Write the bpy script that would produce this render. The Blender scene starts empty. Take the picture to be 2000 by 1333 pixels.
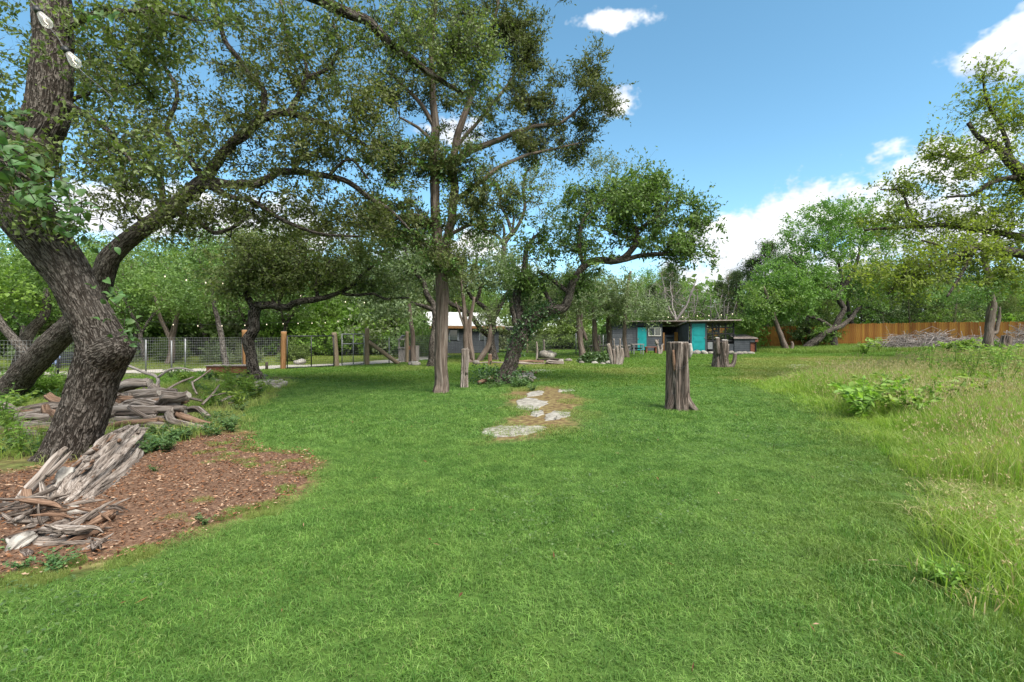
import bpy, math, random
import numpy as np
from mathutils import Vector, Matrix, Euler

# ------------------------------------------------------------------ camera, sky, sun, exposure
scene = bpy.context.scene
col = scene.collection
FPX, HY, CH = 950.0, 655.0, 1.5          # focal length in photo pixels, horizon row, camera height

cam_d = bpy.data.cameras.new('camera')
cam_d.sensor_width = 36.0
cam_d.lens = FPX / 2000.0 * 36.0
cam_d.shift_y = -(666.5 - HY) / 2000.0
cam_d.clip_start = 0.05
cam_d.clip_end = 3000
cam = bpy.data.objects.new('camera', cam_d)
cam.location = (0, 0, CH)
cam.rotation_euler = (math.radians(90), 0, 0)
col.objects.link(cam)
scene.camera = cam

SUN_EL, SUN_AZ = math.radians(55), math.radians(140)   # azimuth clockwise from +Y (right, behind the camera)
SKY_STRENGTH = 0.087
SUN_STRENGTH = 3.0
EXPOSURE = 1.66

world = bpy.data.worlds.new('World')
scene.world = world
world.use_nodes = True
def build_world():
    nt = world.node_tree; N = nt.nodes; L = nt.links
    N.clear()
    def node(t, **kw):
        n = N.new(t)
        for k, v in kw.items(): setattr(n, k, v)
        return n
    def math_(op, a, b=None, c=None, clamp=False):
        n = node('ShaderNodeMath', operation=op); n.use_clamp = clamp
        for i, v in enumerate((a, b, c)):
            if v is None: continue
            if isinstance(v, (int, float)): n.inputs[i].default_value = v
            else: L.new(v, n.inputs[i])
        return n.outputs[0]
    def vmath(op, a, b=None):
        n = node('ShaderNodeVectorMath', operation=op)
        for i, v in enumerate((a, b)):
            if v is None: continue
            if isinstance(v, (tuple, list)): n.inputs[i].default_value = v
            else: L.new(v, n.inputs[i])
        return n
    def noise(vec, scale, detail=6, rough=0.55):
        n = node('ShaderNodeTexNoise'); n.inputs['Scale'].default_value = scale
        n.inputs['Detail'].default_value = detail; n.inputs['Roughness'].default_value = rough
        L.new(vec, n.inputs['Vector']); return n.outputs['Fac']
    tc = node('ShaderNodeTexCoord')
    D = tc.outputs['Generated']
    sky = node('ShaderNodeTexSky', sky_type='NISHITA')
    sky.sun_disc = False
    sky.sun_elevation = SUN_EL; sky.sun_rotation = SUN_AZ
    sky.altitude = 200; sky.air_density = 0.8; sky.dust_density = 0.1; sky.ozone_density = 1.6
    # cumulus: lobes of cloud at fixed directions in the sky, roughened by noise
    warp = vmath('MULTIPLY', D, (1.0, 1.0, 1.35)).outputs[0]
    n1 = noise(warp, 7.0, 5, 0.58)
    up = vmath('ADD', D, (0.012, -0.01, 0.028)).outputs[0]
    n2 = noise(vmath('MULTIPLY', up, (1.0, 1.0, 1.35)).outputs[0], 7.0, 3, 0.58)
    blobs = [  # photo column, row, half width, half height
        (1600, 425, 105, 72), (1530, 440, 80, 62), (1690, 425, 120, 75), (1430, 470, 95, 72), (1560, 540, 330, 95), (1800, 450, 130, 80),
        (1840, 300, 130, 60), (2005, 105, 88, 62), (1195, 38, 84, 19), (1212, 197, 40, 26), (880, 265, 70, 26), (560, 450, 190, 60), (250, 420, 200, 70), (820, 510, 200, 80)]
    field = None
    for (px, py, hw, hh) in blobs:
        v = Vector(((px - 1000) / FPX, 1.0, (HY - py) / FPX)); k = v.length; c = v.normalized()
        d = vmath('SUBTRACT', D, tuple(c)).outputs[0]
        r = hw / FPX / k; rz = hh / FPX / k
        s = vmath('MULTIPLY', d, (1 / r, 1 / r, 1 / rz)).outputs[0]
        ln = vmath('LENGTH', s).outputs['Value']
        f = math_('SUBTRACT', 1.0, ln)
        if field is None: field = f
        else: field = math_('SMOOTH_MAX', field, f, 0.25)
    # the rest of the sky carries broken cloud too, thinning in a clear window round the view to the right
    big = noise(D, 1.9, 2, 0.5)
    clear = vmath('LENGTH', vmath('SUBTRACT', D, (0.32, 0.80, 0.48)).outputs[0]).outputs['Value']
    clear2 = vmath('LENGTH', vmath('SUBTRACT', D, (-0.40, 0.76, 0.50)).outputs[0]).outputs['Value']
    clear = math_('SUBTRACT', 1.0, math_('MULTIPLY', math_('MINIMUM', clear, clear2), 1.15), clamp=True)
    gen = math_('SUBTRACT', math_('MULTIPLY', math_('SUBTRACT', big, 0.40), 5.0), math_('MULTIPLY', clear, 4.0))
    field = math_('MAXIMUM', math_('MAXIMUM', field, -1.0), gen)
    nf = noise(warp, 26.0, 3, 0.6)
    edge = math_('ADD', math_('ADD', field, math_('MULTIPLY', math_('SUBTRACT', n1, 0.5), 2.9)), math_('MULTIPLY', math_('SUBTRACT', nf, 0.5), 1.5))
    mr = node('ShaderNodeMapRange', interpolation_type='SMOOTHSTEP')
    L.new(edge, mr.inputs[0]); mr.inputs[1].default_value = -0.05; mr.inputs[2].default_value = 0.55
    alpha = mr.outputs[0]
    sh = math_('MULTIPLY_ADD', math_('SUBTRACT', n1, n2), 3.4, 0.62, clamp=True)
    ccol = node('ShaderNodeMix', data_type='RGBA')
    L.new(sh, ccol.inputs[0]); ccol.inputs[6].default_value = (0.56, 0.63, 0.74, 1); ccol.inputs[7].default_value = (1.0, 1.0, 1.0, 1)
    hs = node('ShaderNodeHueSaturation'); hs.inputs['Saturation'].default_value = 1.08
    hs.inputs['Hue'].default_value = 0.4765
    hs.inputs['Value'].default_value = 1.0
    L.new(sky.outputs[0], hs.inputs['Color'])
    b1 = node('ShaderNodeBackground'); L.new(hs.outputs[0], b1.inputs[0]); b1.inputs[1].default_value = SKY_STRENGTH
    b2 = node('ShaderNodeBackground'); L.new(ccol.outputs[2], b2.inputs[0]); b2.inputs[1].default_value = 0.42
    mx = node('ShaderNodeMixShader'); L.new(alpha, mx.inputs[0]); L.new(b1.outputs[0], mx.inputs[1]); L.new(b2.outputs[0], mx.inputs[2])
    out = node('ShaderNodeOutputWorld'); L.new(mx.outputs[0], out.inputs[0])
build_world()

sun_d = bpy.data.lights.new('sun', 'SUN')
sun_d.energy = SUN_STRENGTH
sun_d.angle = math.radians(38)
sun_d.color = (1.0, 0.95, 0.87)
sun = bpy.data.objects.new('sun', sun_d)
sv = Vector((math.sin(SUN_AZ) * math.cos(SUN_EL), math.cos(SUN_AZ) * math.cos(SUN_EL), math.sin(SUN_EL)))
sun.rotation_euler = (-sv).to_track_quat('-Z', 'Y').to_euler()
sun.location = sv * 60
col.objects.link(sun)

scene.view_settings.view_transform = 'Standard'
scene.view_settings.look = 'None'
scene.view_settings.exposure = EXPOSURE
scene.view_settings.gamma = 1.0
scene.view_settings.use_curve_mapping = False
scene.render.engine = 'CYCLES'
scene.cycles.use_denoising = True
scene.cycles.max_bounces = 6
scene.cycles.diffuse_bounces = 3
scene.cycles.glossy_bounces = 2
scene.cycles.transmission_bounces = 4
scene.cycles.transparent_max_bounces = 8
scene.cycles.caustics_reflective = False
scene.cycles.caustics_refractive = False

# ------------------------------------------------------------------ helpers
rng = np.random.default_rng(7)
random.seed(7)
def ss(a, b, x):
    t = np.clip((np.asarray(x, float) - a) / (b - a), 0, 1); return t * t * (3 - 2 * t)
def _hash(i, j, k):
    h = (i * 374761393 + j * 668265263 + k * 2147483647 + 1013904223) & 0xffffffff
    h = ((h ^ (h >> 13)) * 1274126177) & 0xffffffff
    return ((h ^ (h >> 16)) & 0xffff) / 65535.0
def vnoise(p):
    p = np.asarray(p, float); f = np.floor(p); i = f.astype(np.int64); t = p - f; t = t * t * (3 - 2 * t)
    o = 0
    for a in (0, 1):
        wa = t[..., 0] if a else 1 - t[..., 0]
        for b in (0, 1):
            wb = t[..., 1] if b else 1 - t[..., 1]
            for c in (0, 1):
                wc = t[..., 2] if c else 1 - t[..., 2]
                o = o + wa * wb * wc * _hash(i[..., 0] + a, i[..., 1] + b, i[..., 2] + c)
    return o
def fbm(p, o=3):
    p = np.asarray(p, float); s = 0; a = 0.5
    for _ in range(o): s = s + a * vnoise(p); p = p * 2.03 + 11.7; a *= 0.5
    return s
def gz(x, y):
    x = np.asarray(x, float); y = np.asarray(y, float)
    z = 0.0095 * np.clip(y - 14, 0, 45) + 0.40 * ss(16, 34, x) * ss(18, 32, y)
    p = np.stack([x * 0.35 + 40, y * 0.35 + 40, np.zeros_like(x + y)], -1)
    return z + 0.05 * (vnoise(p) - 0.5)
def P(px, py, Y): return np.array([(px - 1000) / FPX * Y, Y, CH - (py - HY) / FPX * Y])
def G(px, py):
    Y = CH * FPX / max(py - HY, 4)
    for _ in range(40):
        X = (px - 1000) / FPX * Y; Yn = (CH - float(gz(X, Y))) * FPX / max(py - HY, 4); Y = 0.5 * Y + 0.5 * Yn
    return np.array([(px - 1000) / FPX * Y, Y, float(gz((px - 1000) / FPX * Y, Y))])
def GY(px, Y):
    X = (px - 1000) / FPX * Y
    return np.array([X, Y, float(gz(X, Y))])
def tag(o, label=None, cat=None, group=None, kind=None):
    if label: o['label'] = label
    if cat: o['category'] = cat
    if group: o['group'] = group
    if kind: o['kind'] = kind
    return o
def empty(name, loc, label, cat, group=None, rz=0.0):
    o = bpy.data.objects.new(name, None); o.empty_display_size = 0.1
    col.objects.link(o); o.location = [float(v) for v in loc]; o.rotation_euler = (0, 0, rz)
    return tag(o, label, cat, group)
def add_obj(name, me, parent=None, loc=(0, 0, 0), rot=(0, 0, 0), scl=(1, 1, 1)):
    o = bpy.data.objects.new(name, me); col.objects.link(o)
    o.location = [float(v) for v in loc]; o.rotation_euler = [float(v) for v in rot]; o.scale = [float(v) for v in scl]
    if parent is not None: o.parent = parent
    return o
class MB:
    """collects vertices and faces and links them as one mesh object"""
    def __init__(s): s.V = []; s.F = []; s.n = 0; s.A = {}
    def add(s, V, F, **attr):
        V = np.asarray(V, float).reshape(-1, 3)
        for f in (F if isinstance(F, list) else [F]):
            s.F.append(np.asarray(f, np.int64) + s.n)
        for k in ('bk', 'rnd'):
            a = attr.get(k)
            w = 3 if k == 'bk' else 1
            if a is None: a = V if k == 'bk' else np.zeros((len(V), 1))
            s.A.setdefault(k, []).append(np.asarray(a, float).reshape(-1, w))
        s.V.append(V); s.n += len(V); return s
    def mesh(s, name, mat, smooth=False, off=None):
        V = np.concatenate(s.V) if s.V else np.zeros((0, 3))
        if off is not None: V = V - np.asarray(off, float)
        me = bpy.data.meshes.new(name)
        me.vertices.add(len(V)); me.vertices.foreach_set('co', V.astype(np.float32).ravel())
        li = np.concatenate([f.ravel() for f in s.F]); tot = np.concatenate([np.full(len(f), f.shape[1]) for f in s.F])
        st = np.concatenate([[0], np.cumsum(tot)[:-1]])
        me.loops.add(len(li)); me.loops.foreach_set('vertex_index', li.astype(np.int32))
        me.polygons.add(len(tot)); me.polygons.foreach_set('loop_start', st.astype(np.int32))
        me.polygons.foreach_set('use_smooth', np.full(len(tot), smooth, dtype=bool))
        a = me.attributes.new('bk', 'FLOAT_VECTOR', 'POINT'); a.data.foreach_set('vector', np.concatenate(s.A['bk']).astype(np.float32).ravel())
        a = me.attributes.new('rnd', 'FLOAT', 'POINT'); a.data.foreach_set('value', np.concatenate(s.A['rnd']).astype(np.float32).ravel())
        me.update(calc_edges=True)
        if mat is not None: me.materials.append(M[mat] if isinstance(mat, str) else mat)
        return me
    def build(s, name, mat, parent=None, smooth=False):
        off = np.array(parent.location) if parent is not None else None
        if parent is not None and parent.parent is not None: off = off + np.array(parent.parent.location)
        return add_obj(name, s.mesh(name, mat, smooth, off), parent)
BOXF = np.array([[0, 3, 2, 1], [4, 5, 6, 7], [0, 1, 5, 4], [1, 2, 6, 5], [2, 3, 7, 6], [3, 0, 4, 7]])
def boxv(x0, x1, y0, y1, z0, z1):
    return np.array([[x0, y0, z0], [x1, y0, z0], [x1, y1, z0], [x0, y1, z0], [x0, y0, z1], [x1, y0, z1], [x1, y1, z1], [x0, y1, z1]], float)
def bx(x0, x1, y0, y1, z0, z1): return MB().add(boxv(x0, x1, y0, y1, z0, z1), BOXF)
def frame(T):
    T = T / np.linalg.norm(T, axis=-1, keepdims=True)
    n = len(T); U = np.zeros_like(T)
    r = np.array([0, 0, 1.0]) if abs(T[0][2]) < 0.9 else np.array([1.0, 0, 0])
    u = np.cross(r, T[0]); u /= np.linalg.norm(u)
    for i in range(n):
        u = u - T[i] * u.dot(T[i]); u /= max(np.linalg.norm(u), 1e-9); U[i] = u
    return T, U, np.cross(T, U)
def tube(pts, rad, sides=8, cap=True, disp=None, flare=None):
    """tube through pts; disp(bk) returns a radius factor; bk is a seamless bark coordinate"""
    pts = np.asarray(pts, float); n = len(pts); rad = np.broadcast_to(np.asarray(rad, float), (n,))
    T = np.gradient(pts, axis=0); T[np.linalg.norm(T, axis=1) < 1e-9] = (0, 0, 1)
    T, U, W = frame(T)
    a = np.linspace(0, 2 * np.pi, sides, endpoint=False)
    L = np.concatenate([[0], np.cumsum(np.linalg.norm(np.diff(pts, axis=0), axis=1))])
    ca, sa = np.cos(a), np.sin(a)
    bk = np.stack([rad[:, None] * ca, rad[:, None] * sa, np.repeat(L[:, None], sides, 1)], -1)
    R = np.repeat(rad[:, None], sides, 1)
    if disp is not None: R = R * disp(bk)
    if flare is not None: R = R * flare(a[None, :], L[:, None])
    V = pts[:, None, :] + R[..., None] * (ca[None, :, None] * U[:, None, :] + sa[None, :, None] * W[:, None, :])
    i = np.arange(n - 1)[:, None] * sides; j = np.arange(sides)[None, :]; k = (j + 1) % sides
    F = np.stack([i + j, i + k, i + sides + k, i + sides + j], -1).reshape(-1, 4)
    V = V.reshape(-1, 3); bk = bk.reshape(-1, 3); Fs = [F]
    if cap:
        for e, r0 in ((0, 0), (n - 1, (n - 1) * sides)):
            c = len(V); V = np.vstack([V, pts[e]]); bk = np.vstack([bk, [0, 0, L[e]]])
            q = np.stack([np.full(sides, c), r0 + np.arange(sides), r0 + (np.arange(sides) + 1) % sides], 1)
            if e == 0: q = q[:, ::-1]
            Fs.append(q)
    return V, Fs, bk
def spline(pts, step):
    """Catmull-Rom through rows of pts (any number of columns), resampled about every step metres"""
    p = np.asarray(pts, float)
    if len(p) == 2: p = np.vstack([p[0], (p[0] + p[1]) / 2, p[1]])
    q = np.vstack([2 * p[0] - p[1], p, 2 * p[-1] - p[-2]]); out = []
    for i in range(1, len(q) - 2):
        n = max(2, int(np.ceil(np.linalg.norm(q[i + 1][:3] - q[i][:3]) / step)))
        t = np.linspace(0, 1, n, endpoint=False)[:, None]
        a, b, c, d = q[i - 1], q[i], q[i + 1], q[i + 2]
        out.append(0.5 * (2 * b + (c - a) * t + (2 * a - 5 * b + 4 * c - d) * t ** 2 + (3 * b - a - 3 * c + d) * t ** 3))
    out.append(p[-1:]); return np.vstack(out)
def unit(v): return v / np.maximum(np.linalg.norm(v, axis=-1, keepdims=True), 1e-9)
def leafquads(mb, pos, dirs, L, W, r, up=0.5, fold=0.12, rnd=None, droop=0.0):
    """one folded diamond leaf per position"""
    n = len(pos); d = unit(dirs); d[:, 2] -= droop; d = unit(d)
    nn = unit(r.normal(size=(n, 3)) + np.array([0, 0, up * 2]))
    s = unit(np.cross(nn, d)); nn = np.cross(d, s)
    L = np.broadcast_to(L, (n,))[:, None]; W = np.broadcast_to(W, (n,))[:, None]
    V = np.stack([pos, pos + d * L * .45 + s * W * .5 + nn * W * fold, pos + d * L, pos + d * L * .45 - s * W * .5 + nn * W * fold], 1)
    F = np.arange(n * 4).reshape(n, 4)
    if rnd is None: rnd = r.random(n)
    mb.add(V.reshape(-1, 3), F, rnd=np.repeat(rnd, 4))
# ------------------------------------------------------------------ materials (all procedural)
M = {}
class NT:
    def __init__(s, name):
        s.mt = bpy.data.materials.new(name); s.mt.use_nodes = True; s.t = s.mt.node_tree; s.t.nodes.clear(); M[name] = s.mt
        s.out = s.n('ShaderNodeOutputMaterial')
    def n(s, t, **kw):
        x = s.t.nodes.new(t)
        for k, v in kw.items(): setattr(x, k, v)
        return x
    def link(s, a, b): s.t.links.new(a, b)
    def set(s, sock, v):
        if hasattr(v, 'links') or isinstance(v, bpy.types.NodeSocket): s.link(v, sock)
        elif isinstance(v, (tuple, list)) and len(v) == 3 and sock.type == 'RGBA': sock.default_value = (*v, 1)
        else: sock.default_value = v
    def attr(s, name, kind='GEOMETRY', out='Vector'):
        a = s.n('ShaderNodeAttribute', attribute_name=name); a.attribute_type = kind; return a.outputs[out]
    def geo(s, o='Position'): return s.n('ShaderNodeNewGeometry').outputs[o]
    def obj(s): return s.n('ShaderNodeTexCoord').outputs['Object']
    def scale(s, v, k):
        x = s.n('ShaderNodeVectorMath', operation='MULTIPLY'); s.link(v, x.inputs[0]); x.inputs[1].default_value = k; return x.outputs[0]
    def noise(s, v, sc, det=4, ro=.55, dist=0, o='Fac'):
        x = s.n('ShaderNodeTexNoise'); s.link(v, x.inputs['Vector']); x.inputs['Scale'].default_value = sc
        x.inputs['Detail'].default_value = det; x.inputs['Roughness'].default_value = ro; x.inputs['Distortion'].default_value = dist; return x.outputs[o]
    def vor(s, v, sc, f='F1', o='Distance'):
        x = s.n('ShaderNodeTexVoronoi', feature=f); s.link(v, x.inputs['Vector']); x.inputs['Scale'].default_value = sc; return x.outputs[o]
    def ramp(s, f, stops):
        x = s.n('ShaderNodeValToRGB'); e = x.color_ramp.elements
        while len(e) < len(stops): e.new(0.5)
        for k, (p, c) in zip(e, stops): k.position = p; k.color = (*c, 1) if len(c) == 3 else c
        s.link(f, x.inputs[0]); return x.outputs[0]
    def mix(s, f, a, b, mode='MIX'):
        x = s.n('ShaderNodeMix', data_type='RGBA', blend_type=mode); s.set(x.inputs[0], f); s.set(x.inputs[6], a); s.set(x.inputs[7], b); return x.outputs[2]
    def m(s, op, a, b=0.0, clamp=False):
        x = s.n('ShaderNodeMath', operation=op); x.use_clamp = clamp; s.set(x.inputs[0], a); s.set(x.inputs[1], b); return x.outputs[0]
    def mr(s, v, a, b, c=0., d=1.):
        x = s.n('ShaderNodeMapRange'); s.link(v, x.inputs[0]); x.inputs[1].default_value = a; x.inputs[2].default_value = b
        x.inputs[3].default_value = c; x.inputs[4].default_value = d; return x.outputs[0]
    def bump(s, h, st=.5, dist=.02):
        x = s.n('ShaderNodeBump'); s.link(h, x.inputs['Height']); x.inputs['Strength'].default_value = st; x.inputs['Distance'].default_value = dist; return x.outputs[0]
    def bsdf(s, color, rough=.8, bump=None, metal=0., spec=.3):
        b = s.n('ShaderNodeBsdfPrincipled'); s.set(b.inputs['Base Color'], color); s.set(b.inputs['Roughness'], rough)
        b.inputs['Metallic'].default_value = metal; b.inputs['Specular IOR Level'].default_value = spec
        if bump is not None: s.link(bump, b.inputs['Normal'])
        return b.outputs[0]
    def done(s, sh): s.link(sh, s.out.inputs[0]); return s.mt

def mat_bark(name, dark, mid, light, xy=30, z=9.0, st=.9, dist=.03):
    """furrowed bark: raised broken ridges running along the stem"""
    t = NT(name); c0 = t.attr('bk'); c = t.scale(c0, (xy, xy, z))
    n = t.noise(c, 1.0, 2.5, .5, 1.1); plate = t.n('ShaderNodeMapRange', interpolation_type='SMOOTHSTEP'); t.link(n, plate.inputs[0]); plate.inputs[1].default_value = .41; plate.inputs[2].default_value = .57; plate = plate.outputs[0]
    cross = t.noise(t.scale(c0, (xy * .7, xy * .7, z * 3.2)), 1.0, 3, .6); cr = t.mr(cross, .36, .5)
    fine = t.noise(t.scale(c0, (xy * 3, xy * 3, z * 3)), 1.0, 4, .7)
    h = t.m('MULTIPLY', plate, t.m('ADD', t.m('MULTIPLY', cr, .55), .45)); h = t.m('ADD', t.m('MULTIPLY', h, .8), t.m('MULTIPLY', fine, .3))
    cc = t.ramp(h, [(.12, dark), (.5, mid), (1.0, light)])
    lo = t.noise(c0, 2.3, 3); cc = t.mix(t.mr(lo, .5, .72, 0, .55), cc, t.mix(.45, cc, tuple(min(1, v * 1.35) for v in light)))
    return t.done(t.bsdf(cc, .95, t.bump(h, st, dist), spec=.08))
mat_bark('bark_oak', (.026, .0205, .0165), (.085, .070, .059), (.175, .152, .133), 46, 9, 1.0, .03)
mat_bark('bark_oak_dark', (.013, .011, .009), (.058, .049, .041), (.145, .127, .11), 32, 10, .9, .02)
mat_bark('bark_far', (.02, .017, .014), (.065, .056, .048), (.14, .125, .11), 26, 8, .6, .02)
def mat_strip(name, dark, mid, light, xy=22, z=1.2, st=.9, dist=.02):
    t = NT(name); c0 = t.attr('bk'); c = t.scale(c0, (xy, xy, z))
    a = t.noise(c, 1.0, 5, .65, .6); b = t.noise(t.scale(c0, (xy * 3, xy * 3, z * 2.5)), 1.0, 4, .6)
    h = t.m('ADD', t.m('MULTIPLY', a, .7), t.m('MULTIPLY', b, .3))
    k = t.noise(t.scale(c0, (xy * 1.3, xy * 1.3, z * .7)), 1.0, 3, .5, 1.2); k = t.mr(t.m('ABSOLUTE', t.m('SUBTRACT', k, .5)), .0, .035)
    h = t.m('SUBTRACT', h, t.m('MULTIPLY', t.m('SUBTRACT', 1.0, k), .16))
    cc = t.ramp(h, [(.30, dark), (.47, mid), (.66, light)])
    lo = t.noise(c0, 3.1, 2); cc = t.mix(t.mr(lo, .4, .75, 0, .55), cc, mid)
    return t.done(t.bsdf(cc, .92, t.bump(h, st, dist), spec=.12))
mat_strip('bark_juniper', (0.028, 0.021, 0.017), (0.120, 0.092, 0.074), (0.272, 0.232, 0.200), 20, 1.0)
mat_strip('deadwood', (.022, .017, .013), (.205, .168, .142), (.44, .40, .365), 26, 1.6, 1.0, .02)
mat_strip('logwood', (.018, .014, .011), (.15, .122, .102), (.40, .36, .325), 22, 1.2, 1.0, .022)
mat_strip('deadwood_red', (0.048, 0.027, 0.018), (0.176, 0.108, 0.072), (0.288, 0.200, 0.144), 22, 1.6)
mat_strip('stumpwood', (.016, .012, .010), (.115, .09, .075), (.31, .265, .235), 22, .8, 1.0, .025)
mat_strip('twig_grey', (.09, .08, .072), (.25, .222, .205), (.44, .40, .375), 30, 3)
mat_strip('postwood', (0.096, 0.068, 0.044), (0.192, 0.148, 0.100), (0.272, 0.224, 0.160), 30, 2, .4, .008)
mat_strip('postwood_orange', (.10, .05, .02), (.20, .105, .045), (.28, .16, .075), 30, 2, .4, .008)
mat_strip('cutwood', (0.196, 0.168, 0.140), (0.308, 0.273, 0.238), (0.406, 0.371, 0.336), 30, 30, .3, .004)

def mat_leaf(name, a, b, c, trans=.35, rough=.5, spec=.35, patch=.5):
    """leaf colour: per leaf from a to b, some leaves c; slow drift through the crown"""
    t = NT(name); r = t.attr('rnd', out='Fac'); p = t.geo()
    cc = t.ramp(r, [(0, a), (.62, b), (.9, b), (1, c)])
    lo = t.noise(p, patch, 2); cc = t.mix(t.mr(lo, .38, .62, .0, .55), cc, t.mix(.5, cc, c))
    info = t.n('ShaderNodeObjectInfo').outputs['Random']
    hs = t.n('ShaderNodeHueSaturation'); t.link(cc, hs.inputs['Color']); t.link(t.mr(info, 0, 1, .482, .515), hs.inputs['Hue']); t.link(t.mr(info, 0, 1, .85, 1.15), hs.inputs['Value'])
    cc = hs.outputs[0]
    s = t.bsdf(cc, rough, spec=spec); tr = t.n('ShaderNodeBsdfTranslucent')
    br = t.mix(1.0, cc, (1.15, 1.25, .6), 'MULTIPLY'); t.link(br, tr.inputs[0])
    mx = t.n('ShaderNodeMixShader'); mx.inputs[0].default_value = trans; t.link(s, mx.inputs[1]); t.link(tr.outputs[0], mx.inputs[2])
    return t.done(mx.outputs[0])
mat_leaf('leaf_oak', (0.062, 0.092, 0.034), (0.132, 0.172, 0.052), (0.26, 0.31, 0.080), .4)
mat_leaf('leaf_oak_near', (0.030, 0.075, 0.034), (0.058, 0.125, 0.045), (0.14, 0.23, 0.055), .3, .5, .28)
mat_leaf('leaf_oak_dark', (0.058, 0.106, 0.032), (0.112, 0.189, 0.048), (0.216, 0.304, 0.072), .35)
mat_leaf('leaf_right', (.11, .165, .034), (.215, .295, .052), (.35, .42, .085), .5)
mat_leaf('leaf_juniper', (0.050, 0.076, 0.028), (0.105, 0.14, 0.045), (0.18, 0.195, 0.070), .28, .7, .15)
mat_leaf('leaf_cedar_dark', (0.032, 0.061, 0.026), (0.065, 0.104, 0.038), (0.109, 0.145, 0.052), .2, .7, .15)
mat_leaf('leaf_wood', (0.070, 0.132, 0.036), (0.129, 0.217, 0.050), (0.238, 0.350, 0.077), .4)
mat_leaf('leaf_wood_bright', (0.101, 0.184, 0.034), (0.167, 0.282, 0.046), (0.270, 0.368, 0.069), .45)
mat_leaf('leaf_wood_grey', (0.080, 0.113, 0.058), (0.142, 0.186, 0.084), (0.225, 0.261, 0.116), .35)
mat_leaf('leaf_dry', (0.108, 0.078, 0.042), (0.156, 0.114, 0.060), (0.192, 0.180, 0.084), .3, .8, .1)
mat_leaf('leaf_ivy', (0.036, 0.086, 0.034), (0.068, 0.137, 0.047), (0.124, 0.208, 0.065), .3, .35, .5)
mat_leaf('leaf_weed', (0.106, 0.188, 0.035), (0.181, 0.294, 0.050), (0.300, 0.413, 0.088), .45)
mat_leaf('leaf_weed_cool', (0.062, 0.125, 0.050), (0.106, 0.188, 0.065), (0.175, 0.263, 0.088), .4)

def mat_grass(name, a, b, c, yel, trans=.35, sc=.55):
    t = NT(name); r = t.attr('rnd', out='Fac'); p = t.geo(); p = t.scale(p, (1, 1, 0))
    cc = t.ramp(r, [(0, a), (.55, b), (.93, c), (1, (.33, .31, .15))])
    n0 = t.noise(p, sc * 1.7, 3, .6); cc = t.mix(t.mr(n0, .42, .62, 0, .5), cc, t.mix(1.0, cc, (.78, .93, 1.0), 'MULTIPLY'))
    n1 = t.noise(p, sc, 4, .6); n2 = t.noise(p, sc * 6.5, 3, .6)
    cc = t.mix(t.mr(n1, .40, .62, 0, .75), cc, t.mix(.6, cc, c))
    cc = t.mix(t.mr(n2, .36, .60, .75, 0), cc, t.mix(.8, cc, a))
    n3 = t.noise(p, 22, 2, .5); cc = t.mix(t.mr(n3, .34, .58, .6, 0), cc, t.mix(.8, cc, a))  # dark mottles paint the shadow between blades into the colour
    tint = t.attr('tint', 'INSTANCER', 'Fac')
    cc = t.mix(tint, cc, t.mix(t.mr(r, 0, 1), yel, t.mix(.5, yel, (.36, .33, .16))))
    s = t.bsdf(cc, .5, spec=.3); tr = t.n('ShaderNodeBsdfTranslucent'); t.link(t.mix(1., cc, (1.1, 1.2, .6), 'MULTIPLY'), tr.inputs[0])
    mx = t.n('ShaderNodeMixShader'); mx.inputs[0].default_value = trans; t.link(s, mx.inputs[1]); t.link(tr.outputs[0], mx.inputs[2])
    return t.done(mx.outputs[0])
mat_grass('grass_lawn', (.052, .128, .023), (.150, .292, .048), (.275, .42, .11), (.22, .24, .05))
mat_grass('grass_wild', (.135, .25, .03), (.265, .40, .06), (.40, .49, .12), (.54, .49, .25), .5)
mat_grass('grass_seed', (.30, .25, .11), (.40, .335, .17), (.50, .44, .25), (.45, .38, .2), .3)
mat_grass('grass_far', (.085, .175, .026), (.135, .24, .035), (.21, .29, .055), (.30, .285, .075), .35)

def mat_ground():
    t = NT('ground'); p = t.geo(); r = t.attr('rnd', out='Fac')      # rnd: dryness painted per zone of the plot (bare soil, dry turf)
    n = t.noise(p, 9, 6, .65); lo = t.noise(p, .8, 4, .6)
    green = t.ramp(n, [(.25, (.022, .042, .010)), (.55, (.05, .10, .02)), (.8, (.10, .16, .04))])
    green = t.mix(t.mr(lo, .4, .7, 0, .4), green, (.11, .16, .03))
    dry = t.ramp(n, [(.25, (.045, .028, .015)), (.48, (.12, .082, .04)), (.62, (.19, .16, .065)), (.8, (.27, .24, .13))])
    f = t.m('ADD', r, t.m('MULTIPLY', t.m('SUBTRACT', t.noise(p, 3.1, 5, .65), .5), .9), True)
    cc = t.mix(t.mr(f, .25, .75), green, dry)
    return t.done(t.bsdf(cc, .95, t.bump(n, .6, .03), spec=.1))
mat_ground()
def mat_simple(name, a, b, c, sc=6, rough=.9, bst=.5, bd=.01, spec=.2, metal=0, obj=False):
    t = NT(name); p = t.obj() if obj else t.geo(); n = t.noise(p, sc, 6, .65)
    cc = t.ramp(n, [(.28, a), (.5, b), (.72, c)])
    return t.done(t.bsdf(cc, rough, t.bump(n, bst, bd), metal, spec))
mat_simple('mulch', (.040, .023, .015), (.125, .071, .044), (.24, .155, .105), 38, .95, .9, .02)
mat_simple('gravel', (.22, .20, .17), (.33, .305, .265), (.42, .395, .35), 30, .95, .6, .01)
mat_simple('limestone', (.09, .082, .068), (.235, .22, .19), (.37, .355, .32), 9, .9, .8, .02)
mat_simple('rock', (.06, .052, .045), (.16, .145, .125), (.30, .28, .25), 9, .9, .8, .02)
mat_simple('siding', (0.038, 0.042, 0.050), (0.054, 0.060, 0.069), (0.072, 0.079, 0.088), 3, .75, .15, .003)
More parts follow.
